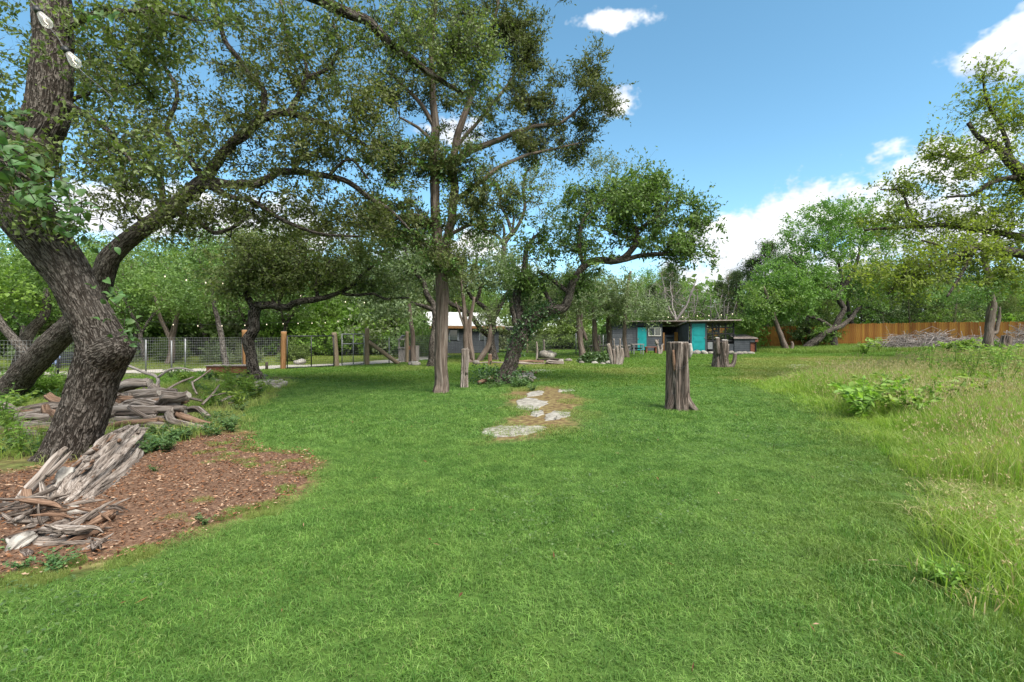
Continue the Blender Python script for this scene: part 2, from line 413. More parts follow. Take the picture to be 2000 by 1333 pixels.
mat_simple('siding_light', (0.150, 0.169, 0.195), (0.188, 0.210, 0.236), (0.225, 0.247, 0.274), 3, .75, .15, .003)
mat_simple('dark', (.012, .012, .013), (.02, .02, .022), (.032, .032, .034), 5, .85, .2, .004)
mat_simple('teal', (0.000, 0.173, 0.180), (0.001, 0.216, 0.223), (0.007, 0.259, 0.263), 2.2, .45, .05, .001, .4)
mat_simple('cream', (0.390, 0.375, 0.338), (0.465, 0.450, 0.413), (0.525, 0.510, 0.473), 8, .6, .1, .002)
mat_simple('roof_white', (0.360, 0.360, 0.349), (0.461, 0.461, 0.446), (0.533, 0.533, 0.518), 1.3, .45, .1, .002, .5)
mat_simple('roof_rust', (.16, .12, .105), (.26, .21, .19), (.36, .32, .30), 4, .6, .2, .003, .4)
mat_simple('metal_grey', (.13, .135, .14), (.19, .195, .20), (.25, .255, .26), 9, .5, .1, .001, .5, .3)
mat_simple('wire', (.13, .135, .14), (.19, .195, .20), (.25, .255, .26), 9, .5, .05, .001, .5, .2)
mat_simple('black_metal', (.010, .011, .012), (.018, .019, .02), (.03, .031, .032), 6, .5, .1, .001, .4)
mat_simple('red_wood', (.10, .034, .02), (.165, .06, .036), (.22, .09, .055), 12, .8, .3, .004)
mat_simple('terracotta', (.30, .12, .06), (.4, .17, .09), (.48, .22, .13), 6, .8, .2, .003)
mat_simple('blue_cloth', (.06, .085, .15), (.09, .12, .2), (.12, .15, .24), 10, .9, .3, .005)
mat_simple('bone', (.10, .09, .08), (.30, .28, .25), (.42, .40, .37), 14, .75, .8, .008)
mat_simple('char', (.02, .016, .014), (.045, .036, .03), (.08, .066, .056), 16, .95, .9, .015)
def mat_cedar():
    t = NT('cedar'); p = t.obj(); info = t.n('ShaderNodeObjectInfo').outputs['Random']
    n = t.noise(t.scale(p, (14, 14, 1.3)), 2.0, 6, .65)
    cc = t.ramp(n, [(.28, (.20, .078, .019)), (.5, (.35, .15, .036)), (.72, (.46, .22, .065))])
    hs = t.n('ShaderNodeHueSaturation'); t.link(cc, hs.inputs['Color']); t.link(t.mr(info, 0, 1, .66, 1.22), hs.inputs['Value']); t.link(t.mr(info, 0, 1, .492, .512), hs.inputs['Hue'])
    t.done(t.bsdf(hs.outputs[0], .8, t.bump(n, .4, .006), spec=.2))
mat_cedar()
def mat_chip():
    t = NT('chip'); r = t.attr('rnd', out='Fac'); n = t.noise(t.geo(), 60, 3)
    cc = t.ramp(r, [(0, (.04, .018, .009)), (.35, (.13, .056, .026)), (.7, (.25, .12, .058)), (1, (.42, .31, .22))])
    t.done(t.bsdf(t.mix(t.mr(n, .3, .7, 0, .4), cc, (.08, .04, .025)), .9, spec=.15))
mat_chip()
def mat_glass():
    t = NT('bulb_glass'); g = t.bsdf((.9, .88, .84), .05, spec=.9); tr = t.n('ShaderNodeBsdfTransparent'); lw = t.n('ShaderNodeLayerWeight'); lw.inputs[0].default_value = .45
    mx = t.n('ShaderNodeMixShader'); t.link(t.mr(lw.outputs['Facing'], 0, 1, .06, .6), mx.inputs[0]); t.link(tr.outputs[0], mx.inputs[1]); t.link(g, mx.inputs[2]); t.done(mx.outputs[0])
    t = NT('bulb_lit'); e = t.n('ShaderNodeEmission'); e.inputs[0].default_value = (1, .86, .62, 1); e.inputs[1].default_value = .8; t.done(e.outputs[0])
    t = NT('pane'); t.done(t.bsdf((.05, .06, .065), .06, spec=.8))
mat_glass()
# ------------------------------------------------------------------ ground, road, beds, grass
def poly_px(l): return np.array([G(px, py)[:2] for px, py in l])
def inside(poly, x, y):
    x = np.asarray(x); y = np.asarray(y); c = np.zeros(x.shape, bool); n = len(poly)
    for i in range(n):
        x0, y0 = poly[i]; x1, y1 = poly[(i + 1) % n]
        if y0 == y1: continue
        c ^= ((y0 > y) != (y1 > y)) & (x < (x1 - x0) * (y - y0) / (y1 - y0) + x0)
    return c
def sdist(poly, x, y):
    """distance to the outline, negative inside"""
    x = np.asarray(x, float); y = np.asarray(y, float); d = np.full(x.shape, 1e9); n = len(poly)
    for i in range(n):
        a = poly[i]; b = poly[(i + 1) % n] - a; q = max(b.dot(b), 1e-9)
        t = np.clip(((x - a[0]) * b[0] + (y - a[1]) * b[1]) / q, 0, 1)
        d = np.minimum(d, np.hypot(x - a[0] - t * b[0], y - a[1] - t * b[1]))
    return np.where(inside(poly, x, y), -d, d)
MULCH = poly_px([(-330, 1180), (20, 1128), (150, 1112), (270, 1085), (340, 1058), (420, 1022), (520, 992), (590, 955), (622, 908), (590, 886), (500, 880), (482, 848),
                 (400, 850), (290, 872), (200, 895), (0, 925), (-330, 960)])
WEEDS = poly_px([(-330, 960), (0, 925), (200, 895), (290, 872), (400, 850), (482, 848), (470, 800), (545, 765), (556, 735), (430, 735), (0, 800), (-330, 830)])
WILD = poly_px([(2300, 1330), (1800, 1200), (1785, 1120), (1765, 1000), (1748, 930), (1730, 870), (1650, 815), (1560, 775), (1500, 750), (1640, 735), (1800, 712), (1990, 700), (2450, 700)])
PALE = poly_px([(1440, 699), (1560, 697), (1760, 697), (1900, 703), (1800, 715), (1640, 737), (1500, 752), (1440, 735)])
PATH = poly_px([(940, 868), (935, 835), (1010, 800), (985, 765), (1060, 752), (1130, 755), (1135, 800), (1120, 835), (1060, 860)])
FENCE_L = [P(-330, 700, 12.0)[:2], P(0, 700, 13.0)[:2], P(113, 700, 14.2)[:2], P(285, 700, 18.0)[:2], P(362, 700, 19.2)[:2], P(476, 700, 20.3)[:2], P(553, 700, 20.6)[:2], P(658, 700, 22.3)[:2], P(716, 700, 23.5)[:2]]
def fence_y(x): return np.interp(x, [p[0] for p in FENCE_L], [p[1] for p in FENCE_L])
def dryness(x, y):
    n = vnoise(np.stack([x * .7 + 9, y * .7 + 3, 0 * x], -1))
    d = 0.10 + 0 * x
    d = np.maximum(d, .9 * (1 - ss(-.35, .4, sdist(PATH, x, y) + .5 * (n - .5))))
    d = np.maximum(d, .72 * (1 - ss(-1.0, 2.0, sdist(PALE, x, y))) * (.55 + .6 * n))
    d = np.maximum(d, .85 * (1 - ss(-.05, .22, sdist(MULCH, x, y))))
    d = np.maximum(d, .55 * (1 - ss(0, .5, sdist(WEEDS, x, y))))
    far = ss(14.5, 19, y) * (1 - ss(4, 8, x))
    d = np.maximum(d, far * (.05 + .5 * ss(.42, .72, vnoise(np.stack([x * .45 + 31, y * .3 + 5, 0 * x], -1)))))
    d = np.maximum(d, .5 * ss(0, 1.0, y - fence_y(x)) * (x < -6.5))
    return d
def axis(steps):
    out = [0.0]
    for end, st in steps:
        while out[-1] < end: out.append(out[-1] + st)
    while out[-1] < 900: out.append(out[-1] * 1.35)
    return np.array(out)
def build_ground():
    yp = axis([(14, .28), (40, .6), (70, 2.0)]); yn = -axis([(4, .8), (20, 4)])[1:]
    ys = np.concatenate([yn[::-1], yp]); xp = axis([(9, .3), (26, .6), (50, 1.5)]); xs = np.concatenate([-xp[1:][::-1], xp])
    X, Y = np.meshgrid(xs, ys); Z = gz(X, Y)
    V = np.stack([X, Y, Z], -1).reshape(-1, 3); nx = len(xs)
    i = np.arange(len(ys) - 1)[:, None] * nx + np.arange(nx - 1)[None]
    F = np.stack([i, i + 1, i + nx + 1, i + nx], -1).reshape(-1, 4)
    mb = MB().add(V, F, rnd=dryness(V[:, 0], V[:, 1]))
    tag(mb.build('ground', 'ground', smooth=True), kind='structure')
build_ground()
def sheet(name, mat, poly, st, lift, rough=.02, wob=.12):
    lo = poly.min(0); hi = poly.max(0)
    xs = np.arange(lo[0], hi[0] + st, st); ys = np.arange(lo[1], hi[1] + st, st); X, Y = np.meshgrid(xs, ys)
    d = sdist(poly, X, Y) + wob * (fbm(np.stack([X * 3, Y * 3, 0 * X], -1), 3) - .45) * 2
    lip = ss(0, -.15, d); Z = gz(X, Y) - .02 + (lift + .02) * lip + rough * (fbm(np.stack([X * 7, Y * 7, 0 * X + 3], -1), 3) - .4) * lip
    k = d < .03; nx = len(xs); i = np.arange(len(ys) - 1)[:, None] * nx + np.arange(nx - 1)[None]
    kk = k[:-1, :-1] & k[1:, :-1] & k[:-1, 1:] & k[1:, 1:]; i = i[kk]
    F = np.stack([i, i + 1, i + nx + 1, i + nx], -1).reshape(-1, 4); u, inv = np.unique(F, return_inverse=True)
    mb = MB().add(np.stack([X, Y, Z], -1).reshape(-1, 3)[u], inv.reshape(-1, 4))
    return tag(mb.build(name, mat, smooth=True), kind='structure')
sheet('mulch_bed', 'mulch', MULCH, .06, .02, .05)
road_c = np.array([[-34, 15.5], [-22, 17.4], [-14.5, 19.4], [-10.5, 21.6], [-7.5, 24.0], [-5.6, 27.5], [-4.5, 31.0]])
rc = spline(np.c_[road_c, np.zeros(len(road_c))], 1.0)[:, :2]; tn = unit(np.gradient(rc, axis=0)); nm = np.c_[-tn[:, 1], tn[:, 0]]
ROAD = np.vstack([rc + nm * 1.0, (rc - nm * .9)[::-1]])
sheet('gravel_road', 'gravel', ROAD, .22, .02, .02, .2)

# loose wood chips of the mulch bed
def chips():
    r = np.random.default_rng(3); lo = MULCH.min(0); hi = MULCH.max(0); lo[0] = max(lo[0], -7.0)
    q = lo + r.random((26000, 2)) * (hi - lo); q = q[sdist(MULCH, q[:, 0], q[:, 1]) < .02 + .12 * r.random(len(q)) ** 2][:11000]
    n = len(q); pos = np.c_[q, gz(q[:, 0], q[:, 1]) + .028 + .018 * r.random(n)]
    d = r.normal(size=(n, 3)); d[:, 2] *= .22; mb = MB()
    leafquads(mb, pos, d, .012 + .045 * r.random(n) ** 1.8, .008 + .016 * r.random(n), r, 1.6, .2)
    tag(mb.build('mulch_chips', 'chip'), 'loose reddish brown bark chips on the mulch bed', 'wood chips', kind='stuff')
chips()

# limestone outcrops in the lawn
def slab(poly, label, h=.010):
    c = poly.mean(0); n = 30; p = np.vstack([poly, poly[:1]]); t = np.linspace(0, len(poly), n, endpoint=False)
    q = np.stack([np.interp(t, np.arange(len(p)), p[:, k]) for k in (0, 1)], 1)
    q += .065 * (np.random.default_rng(int(abs(c[0]) * 991)).random(q.shape) - .5) * 2 * min(1, np.ptp(poly[:, 0]))
    rings = []; rr = [1.06, 1.0, .93, .7, .35]; hh = [-.05, h * .55, h, h * 1.15, h * 1.2]
    for s, z in zip(rr, hh):
        x = c + (q - c) * s
        rings.append(np.c_[x, gz(x[:, 0], x[:, 1]) + z + .03 * (fbm(np.c_[x * 6, 0 * x[:, 0]], 3) - .45)])
    V = np.vstack(rings + [np.r_[c, float(gz(*c)) + h * 1.2]]); F = []; tr = []
    j = np.arange(n); k = (j + 1) % n
    for i in range(4): F.append(np.stack([i * n + j, i * n + k, (i + 1) * n + k, (i + 1) * n + j], 1))
    F.append(np.stack([4 * n + j, 4 * n + k, np.full(n, 5 * n)], 1))
    o = MB().add(V, F); loc = [c[0], c[1], float(gz(*c))]
    me = o.mesh('limestone_slab', 'limestone', True, loc); ob = add_obj('limestone_slab', me, None, loc)
    return tag(ob, label, 'rock', 'flat limestone outcrops in the lawn')
for pl, lb in [
    ([(945, 848), (950, 836), (1000, 831), (1060, 833), (1064, 840), (1020, 850), (975, 854)], 'long pale limestone slab at the end of the bare patch, farthest from the ivy oak'),
    ([(1065, 822), (1062, 812), (1085, 803), (1112, 806), (1114, 812), (1090, 820)], 'pale limestone slab with a pointed end beside the bare brown soil'),
    ([(1035, 812), (1040, 803), (1060, 802), (1062, 810), (1048, 815)], 'small pale limestone slab in the middle of the bare patch'),
    ([(1010, 798), (1008, 782), (1030, 777), (1072, 785), (1060, 795), (1035, 803)], 'broad grey limestone slab with cracks in the bare patch'),
    ([(1028, 776), (1030, 768), (1050, 763), (1064, 765), (1056, 773)], 'grey limestone slab nearest the ivy covered oak'),
    ([(1090, 767), (1092, 761), (1122, 760), (1124, 764)], 'thin limestone slab alone at the side of the bare patch'),
    ([(1035, 728), (1038, 723), (1060, 722), (1088, 723), (1080, 727), (1058, 729)], 'flat limestone outcrop between the ivy oak and the fallen pole'),
    ([(1530, 718), (1535, 713), (1570, 712), (1590, 715), (1560, 719)], 'faint pale limestone outcrop in the dry turf towards the cedar fence'),
    ([(1640, 711), (1645, 708), (1675, 707), (1690, 709), (1670, 712)], 'pale flat outcrop in the dry turf before the leaning dark oak'),
    ([(1770, 708), (1775, 705), (1800, 704), (1815, 706), (1790, 709)], 'pale flat outcrop beside the tall weeds and brush pile')]:
    slab(poly_px(pl), lb)

# grass: blades built in small tufts, spread by geometry nodes over the plot
def tuft(name, mat, size, n, h0, h1, w, lean, seed, curl=.5, heads=0):
    r = np.random.default_rng(seed); a = r.random(n) * 2 * np.pi; rad = size * .5 * np.sqrt(r.random(n)) * 1.15
    base = np.stack([rad * np.cos(a), rad * np.sin(a), -.01 + 0 * a], 1); h = h0 + (h1 - h0) * r.random(n) ** 1.3
    d = unit(np.c_[r.normal(size=(n, 2)), np.zeros(n)]); s = np.c_[-d[:, 1], d[:, 0], np.zeros(n)]
    ph = r.random(n) * 2 * np.pi; s = np.c_[np.cos(ph), np.sin(ph), 0 * ph]
    ln = lean * (.3 + r.random(n)) * h; W = (w * (.6 + .8 * r.random(n)))[:, None] * .5
    mid = base + d * (ln * .35)[:, None] + np.c_[0 * h, 0 * h, h * .62]; tip = base + d * (ln * (1 + curl))[:, None] + np.c_[0 * h, 0 * h, h * (1 - .25 * lean)]
    V = np.stack([base - s * W, base + s * W, mid + s * W * .8, mid - s * W * .8, tip], 1); i = np.arange(n)[:, None] * 5
    F = [i + np.array([0, 1, 2, 3]), i + np.array([3, 2, 4])]
    mb = MB().add(V.reshape(-1, 3), F, rnd=np.repeat(r.random(n), 5))
    if heads:
        k = r.choice(n, heads, replace=False)
        for _ in range(7): leafquads(mb, tip[k] + r.normal(size=(heads, 3)) * .012, np.c_[r.normal(size=(heads, 2)) * .4, np.ones(heads)], .04, .01, r)
    me = mb.mesh(name, mat)
    return bpy.data.objects.new(name, me)      # only the source of the tufts, never linked
def scatter(name, src, pts, rotz, scl, tint, label, cat):
    me = bpy.data.meshes.new(name); n = len(pts); me.vertices.add(n); me.vertices.foreach_set('co', np.asarray(pts, np.float32).ravel())
    a = me.attributes.new('rot', 'FLOAT_VECTOR', 'POINT'); a.data.foreach_set('vector', np.c_[np.zeros((n, 2)), rotz].astype(np.float32).ravel())
    a = me.attributes.new('scl', 'FLOAT_VECTOR', 'POINT'); a.data.foreach_set('vector', np.asarray(scl, np.float32).ravel())
    a = me.attributes.new('tint', 'FLOAT', 'POINT'); a.data.foreach_set('value', np.asarray(tint, np.float32).ravel())
    o = add_obj(name, me); ng = bpy.data.node_groups.new(name, 'GeometryNodeTree')
    ng.interface.new_socket('Geometry', in_out='INPUT', socket_type='NodeSocketGeometry'); ng.interface.new_socket('Geometry', in_out='OUTPUT', socket_type='NodeSocketGeometry')
    N = ng.nodes; gi = N.new('NodeGroupInput'); go = N.new('NodeGroupOutput'); ip = N.new('GeometryNodeInstanceOnPoints'); oi = N.new('GeometryNodeObjectInfo')
    oi.inputs['Object'].default_value = src
    ng.links.new(gi.outputs[0], ip.inputs['Points']); ng.links.new(oi.outputs['Geometry'], ip.inputs['Instance'])
    for at, so in (('rot', 'Rotation'), ('scl', 'Scale')):
        na = N.new('GeometryNodeInputNamedAttribute'); na.data_type = 'FLOAT_VECTOR'; na.inputs['Name'].default_value = at; ng.links.new(na.outputs['Attribute'], ip.inputs[so])
    ng.links.new(ip.outputs[0], go.inputs[0]); md = o.modifiers.new('tufts', 'NODES'); md.node_group = ng
    return tag(o, label, cat, kind='stuff')
def gridpts(x0, x1, y0, y1, st, r, half=1.12):
    X, Y = np.meshgrid(np.arange(x0, x1, st), np.arange(y0, y1, st)); p = np.c_[X.ravel(), Y.ravel()]; p = p + (r.random(p.shape) - .5) * st
    return p[np.abs(p[:, 0]) < half * p[:, 1] + 1.0]
def inview(p): return p
def grass():
    r = np.random.default_rng(21)
    def lawnmask(p, m=.1):
        x, y = p[:, 0], p[:, 1]
        k = (sdist(MULCH, x, y) > m + .12 * r.normal(size=len(p))) & (sdist(WEEDS, x, y) > .1) & (sdist(WILD, x, y) > -.1 + .25 * r.normal(size=len(p)))
        k &= sdist(ROAD, x, y) > .15
        pn = fbm(np.c_[p * 1.6 + 20, np.zeros(len(p))], 3); k &= (r.random(len(p)) > (.45 + 1.1 * ss(.36, .55, pn)) * (1 - ss(-.25, .25, sdist(PATH, x, y)))) 
        return k
    def tints(p):
        x, y = p[:, 0], p[:, 1]; d = dryness(x, y)
        return np.clip((d - .12) * .95 + .1 * r.normal(size=len(p)) * (d > .15) + .28 * (1 - ss(-.2, 2.0, sdist(WILD, x, y))) * (r.random(len(p)) < .75), 0, .85)
    def lay(name, src, p, s0, s1, label, tint=None):
        p = p[lawnmask(p)]; n = len(p); t = tints(p) if tint is None else tint(p)
        big = .5 + .5 * vnoise(np.c_[p * 1.3, np.zeros(n)]) + .65 * r.random(n)
        s = (s0 + (s1 - s0) * r.random(n)); scl = np.c_[s, s, s * big * (1 - .35 * t) * (1 + 1.1 * (1 - ss(-.1, .9, sdist(WILD, p[:, 0], p[:, 1]))))]
        scatter(name, src, np.c_[p, gz(p[:, 0], p[:, 1])], r.random(n) * 6.28, scl, t, label, 'grass')
    A = tuft('lawn_tuft', 'grass_lawn', .40, 860, .012, .048, .004, .8, 1)
    lay('lawn_grass', A, gridpts(-9, 9, .9, 7.2, .21, r), .85, 1.15, 'short dense green turf grass of the lawn foreground')
    B = tuft('lawn_tuft_mid', 'grass_lawn', .8, 1200, .02, .065, .008, .85, 2)
    lay('lawn_grass', B, gridpts(-18, 18, 7.0, 15.2, .5, r), .85, 1.15, 'short green turf grass across the middle of the lawn')
    C = tuft('lawn_tuft_far', 'grass_far', 1.8, 1000, .03, .075, .022, .75, 3)
    lay('lawn_grass', C, gridpts(-30, 42, 15, 44, 1.05, r), .85, 1.15, 'short yellowish green turf at the far end of the lawn')
    # unmown grass on the right
    W = tuft('wild_tuft', 'grass_wild', .5, 260, .14, .5, .0058, .34, 4, .35); S = tuft('seed_tuft', 'grass_seed', .6, 30, .28, .62, .004, .3, 5, .5, 18)
    W2 = tuft('wild_tuft_far', 'grass_wild', .9, 260, .16, .52, .012, .34, 6, .35); L = tuft('straw_tuft', 'grass_seed', .6, 60, .05, .16, .006, 1.5, 8)
    p = gridpts(.5, 24, 1.5, 24, .24, r, 1.2); sd = sdist(WILD, p[:, 0], p[:, 1]); k = sd < .2 * r.normal(size=len(p)) - .26 * (1 - ss(4, 9, p[:, 1])); p, sd = p[k], sd[k]
    n = len(p); near = p[:, 1] < 9; grow = .26 + .74 * ss(-.1, 1.3, -sd); hv = .95 + .7 * vnoise(np.c_[p * .9 + 50, np.zeros(n)])
    low = 1 - .55 * ((p[:, 1] < 4.6) * ss(.0, 1.2, p[:, 0] - 3.0)); tn = np.clip(-.04 + .5 * (vnoise(np.c_[p * .8 + 7, np.zeros(n)]) - .35) + .18 * r.normal(size=n) + .3 * (1 - low), 0, .85)
    for nm, src, k, lb in (('wild_grass', W, near & (r.random(n) < .9), 'tall unmown yellow green grass beside the lawn edge'), ('wild_grass', W2, ~near & (r.random(n) < .55), 'tall unmown pale green grass and weeds towards the brush pile')):
        q = p[k]; s = .9 + .25 * r.random(len(q))
        scatter(nm, src, np.c_[q, gz(q[:, 0], q[:, 1])], r.random(len(q)) * 6.28, np.c_[s, s, (grow * hv * low)[k]], tn[k], lb, 'grass')
    k = (r.random(n) < .34) & (sd < -.3); q = p[k]
    scatter('seed_grass', S, np.c_[q, gz(q[:, 0], q[:, 1])], r.random(len(q)) * 6.28, np.c_[np.ones((len(q), 2)), (grow * hv * low)[k]], r.random(len(q)) * .6, 'straw coloured seed heads standing in the unmown grass', 'grass')
    k = (r.random(n) < .5) & near & ((low < .9) | (r.random(n) < .25)); q = p[k]
    scatter('straw_grass', L, np.c_[q, gz(q[:, 0], q[:, 1])], r.random(len(q)) * 6.28, np.ones((len(q), 3)), r.random(len(q)) * .6, 'flattened dry straw at the foot of the unmown grass', 'grass')
    # clover and bits of thatch in the turf
    q = gridpts(-7, 7, 1.2, 9, .16, r); q = q[lawnmask(q)]; pn = vnoise(np.c_[q * .8 + 3, np.zeros(len(q))]); k = r.random(len(q)) < .55 * ss(.5, .75, pn); q = q[k]
    mb = MB(); rr = np.random.default_rng(9); c = np.repeat(q, 9, 0) + rr.normal(size=(len(q) * 9, 2)) * .06; leafquads(mb, np.c_[c, gz(c[:, 0], c[:, 1]) + .025 + .03 * rr.random(len(c))], rr.normal(size=(len(c), 3)) * [1, 1, .2], .017 + .012 * rr.random(len(c)), .015 + .01 * rr.random(len(c)), rr, 1.6, .1)
    tag(mb.build('clover', 'leaf_weed_cool'), 'patches of small round clover leaves in the lawn', 'clover', kind='stuff')
    q = gridpts(-7, 7, 1.2, 10, .2, r); q = q[lawnmask(q)]; q = q[r.random(len(q)) < .07]; mb = MB(); leafquads(mb, np.c_[q, gz(q[:, 0], q[:, 1]) + .03 + .025 * rr.random(len(q))], rr.normal(size=(len(q), 3)) * [1, 1, .25], .03 + .05 * rr.random(len(q)), .004 + .014 * rr.random(len(q)) ** 2, rr, 1.2, .2)
    tag(mb.build('leaf_litter', 'chip'), 'scattered dry leaves and thatch lying in the lawn', 'litter', kind='stuff')
    # taller band under the far oaks on the right, and rough growth behind the logs on the left
    T = tuft('tall_far_tuft', 'grass_far', 1.2, 260, .12, .38, .026, .45, 9)
    q = gridpts(19, 36, 30, 41, .7, r, 1.2); q = q[(q[:, 1] > 33 - .12 * (q[:, 0] - 20)) ]
    scatter('tall_grass', T, np.c_[q, gz(q[:, 0], q[:, 1])], r.random(len(q)) * 6.28, np.ones((len(q), 3)), .25 * r.random(len(q)), 'band of taller green grass beneath the oaks by the cedar fence', 'grass')
    q = gridpts(-16, -4, 5, 15, .32, r, 1.3); q = q[(sdist(WEEDS, q[:, 0], q[:, 1]) < .1) & (r.random(len(q)) < .62)]
    U = tuft('rough_tuft', 'grass_wild', .5, 110, .05, .24, .008, .7, 10)
    scatter('rough_grass', U, np.c_[q, gz(q[:, 0], q[:, 1])], r.random(len(q)) * 6.28, np.ones((len(q), 3)) * (.6 + .7 * r.random((len(q), 1))), .1 + .4 * r.random(len(q)), 'rough grass growing round the log pile', 'grass')
    # a few tufts that have seeded themselves in the mulch
    q = np.array([G(px, py)[:2] for px, py in [(510, 990), (520, 1000), (425, 905), (415, 885), (440, 895), (460, 880), (500, 912), (540, 925), (530, 915), (405, 985), (340, 1020), (300, 1075), (250, 1090), (590, 930), (570, 960), (455, 1000), (60, 1130), (20, 1135), (100, 1125),
         (415, 870), (450, 868), (480, 905), (560, 905)]])
    q = np.repeat(q, 3, 0) + r.normal(size=(len(q) * 3, 2)) * .07
    scatter('mulch_grass', A, np.c_[q, gz(q[:, 0], q[:, 1]) + .015], r.random(len(q)) * 6.28, np.c_[np.full((len(q), 2), .35), .9 + .6 * r.random(len(q))], .35 + .3 * r.random(len(q)), 'sparse tufts of yellow green grass in the mulch', 'grass')
grass()
# ------------------------------------------------------------------ trees
class Tree:
    def __init__(s, seed):
        s.r = np.random.default_rng(seed); s.p = []; s.par = []; s.rad = []; s.plen = []; s.limbs = []; s.tips = []; s.nl = 0
    def _add(s, p, par, rad):
        s.p.append(np.asarray(p, float)); s.par.append(par); s.rad.append(rad)
        s.plen.append(0 if par < 0 else s.plen[par] + float(np.linalg.norm(s.p[par] - s.p[-1]))); return len(s.p) - 1
    def limb(s, pts, step=.25, wig=.3, attach=True):
        """pts: rows of x, y, z, radius"""
        q = spline(pts, step); n = len(q)
        w = (s.r.normal(size=(n, 3))); w = np.stack([np.convolve(w[:, k], np.ones(3) / 3, 'same') for k in range(3)], 1)
        amp = wig * q[:, 3:4] * np.clip(np.arange(n) / 3., 0, 1)[:, None]; q[:, :3] += w * amp
        par = -1
        if s.p and attach:
            d = np.linalg.norm(np.array(s.p) - q[0, :3], axis=1); par = int(d.argmin())
        ids = []
        for row in q: par = s._add(row[:3], par, row[3]); ids.append(par)
        s.limbs.append(ids); s.nl = len(s.p); return s
    def fill(s, T, step=.35, wig=.16, bf=.25, maxd=9.):
        T = np.asarray(T, float); used = np.zeros(len(T), bool)
        A = np.array(s.p); pl = np.array(s.plen); best = np.full(len(T), 1e9); who = np.zeros(len(T), int)
        for a in range(0, len(A), 400):
            c = np.linalg.norm(T[:, None] - A[None, a:a + 400], axis=2) + bf * pl[None, a:a + 400]; j = c.argmin(1); v = c[np.arange(len(T)), j]
            m = v < best; best[m] = v[m]; who[m] = j[m] + a
        for _ in range(len(T)):
            b = np.where(used, 1e9, best); i = int(b.argmin()); used[i] = True; k = int(who[i]); a = s.p[k]; d = T[i] - a; L = np.linalg.norm(d)
            if L > maxd: continue
            n = max(1, int(np.ceil(L / step))); par = k; new = []
            bend = s.r.normal(size=3) * wig * L * .5
            for q in range(1, n + 1):
                t = q / n; par = s._add(a + d * t + bend * math.sin(t * math.pi) + (s.r.normal(size=3) * wig * step * .8 if q < n else 0), par, 0.0); new.append(par)
            s.tips.append(par)
            Q = np.array([s.p[x] for x in new]); c = np.linalg.norm(T[:, None] - Q[None], axis=2) + bf * np.array([s.plen[x] for x in new])[None]
            j = c.argmin(1); v = c[np.arange(len(T)), j]; m = v < best; best[m] = v[m]; who[m] = np.array(new)[j][m]
        return s
    def radii(s, rt=.006, ex=.45):
        n = len(s.p); cnt = np.zeros(n); ch = [[] for _ in range(n)]
        for i in range(n):
            if s.par[i] >= 0: ch[s.par[i]].append(i)
        for i in range(n - 1, -1, -1):
            cnt[i] = max(1, cnt[i])
            if s.par[i] >= 0: cnt[s.par[i]] += cnt[i]
        R = np.zeros(n)
        for i in range(n):
            r = rt * cnt[i] ** ex
            if s.rad[i] > 0: r = s.rad[i]
            elif s.par[i] >= 0: r = min(r, R[s.par[i]] * .8)
            R[i] = r
        s.R = R; s.ch = ch
    def wood(s, root, mat, matb, sides=16, fine=.06, disp=None, flare=None, rt=.006, branch_min=.0):
        s.radii(rt); mb = MB()
        for li, ids in enumerate(s.limbs):
            p0 = s.par[ids[0]]; idx = ([p0] if p0 >= 0 else []) + ids
            q = np.array([[*s.p[i], s.R[i] if (p0 < 0 or i != p0) else s.R[ids[0]]] for i in idx])
            q = spline(q, fine)
            mb.add(*(lambda v: (v[0], v[1]))(tb := tube(q[:, :3], np.maximum(q[:, 3], .004), sides if li == 0 else max(8, int(sides * .45)) if q[:, 3].max() > .06 else max(6, sides // 4), True, disp, flare if li == 0 else None)), bk=tb[2])
        mb.build('trunk', mat, root, smooth=True)
        mb = MB(); n = len(s.p); cont = {}
        for i in range(n):
            c = [k for k in s.ch[i] if k >= s.nl]
            if i >= s.nl and c: cont[i] = max(c, key=lambda k: s.R[k])
        any_ = False
        for i in range(s.nl, n):
            pa = s.par[i]
            if pa >= s.nl and cont.get(pa) == i: continue
            chain = [pa, i]
            while chain[-1] in cont: chain.append(cont[chain[-1]])
            pts = np.array([s.p[k] for k in chain]); rr = np.array([s.R[i]] + [s.R[k] for k in chain[1:]]); rr[-1] *= .5
            if rr.max() < branch_min: continue
            mx = rr.max(); tb = tube(pts, rr, 7 if mx > .05 else (5 if mx > .02 else 3), False); mb.add(tb[0], tb[1], bk=tb[2]); any_ = True
        if any_: mb.build('branches', matb, root, smooth=True)
    def tippos(s): return np.array([s.p[i] for i in s.tips]), unit(np.array([s.p[i] - s.p[s.par[i]] for i in s.tips]))
    def leaves(s, root, mat, per, spread, L, W, up=.5, keep=None, droop=.0, name='crown', outw=.5, twig=None, m=7, clump=0):
        """sprays of about m leaves set along short twigs round each branch end; twig: bark of those twigs"""
        c, d = s.tippos()
        if keep is not None: k = keep(c); c, d = c[k], d[k]
        if clump: k = vnoise(c * clump + 17.3) > .33; c, d = c[k], d[k]; per = int(per * 1.35)
        if not len(c): return
        r = s.r; ns = max(2, int(round(per / m))); n = len(c) * ns; ci = np.repeat(np.arange(len(c)), ns)
        sz = (.55 + .9 * r.random(len(c)))[ci]
        st = c[ci] + r.normal(size=(n, 3)) * (spread * .28 * sz)[:, None]
        sd = unit(r.normal(size=(n, 3)) * np.array([1, 1, .7]) + d[ci] * outw + np.array([0, 0, .12 - droop])); ln = spread * (.7 + .75 * r.random(n)) * sz
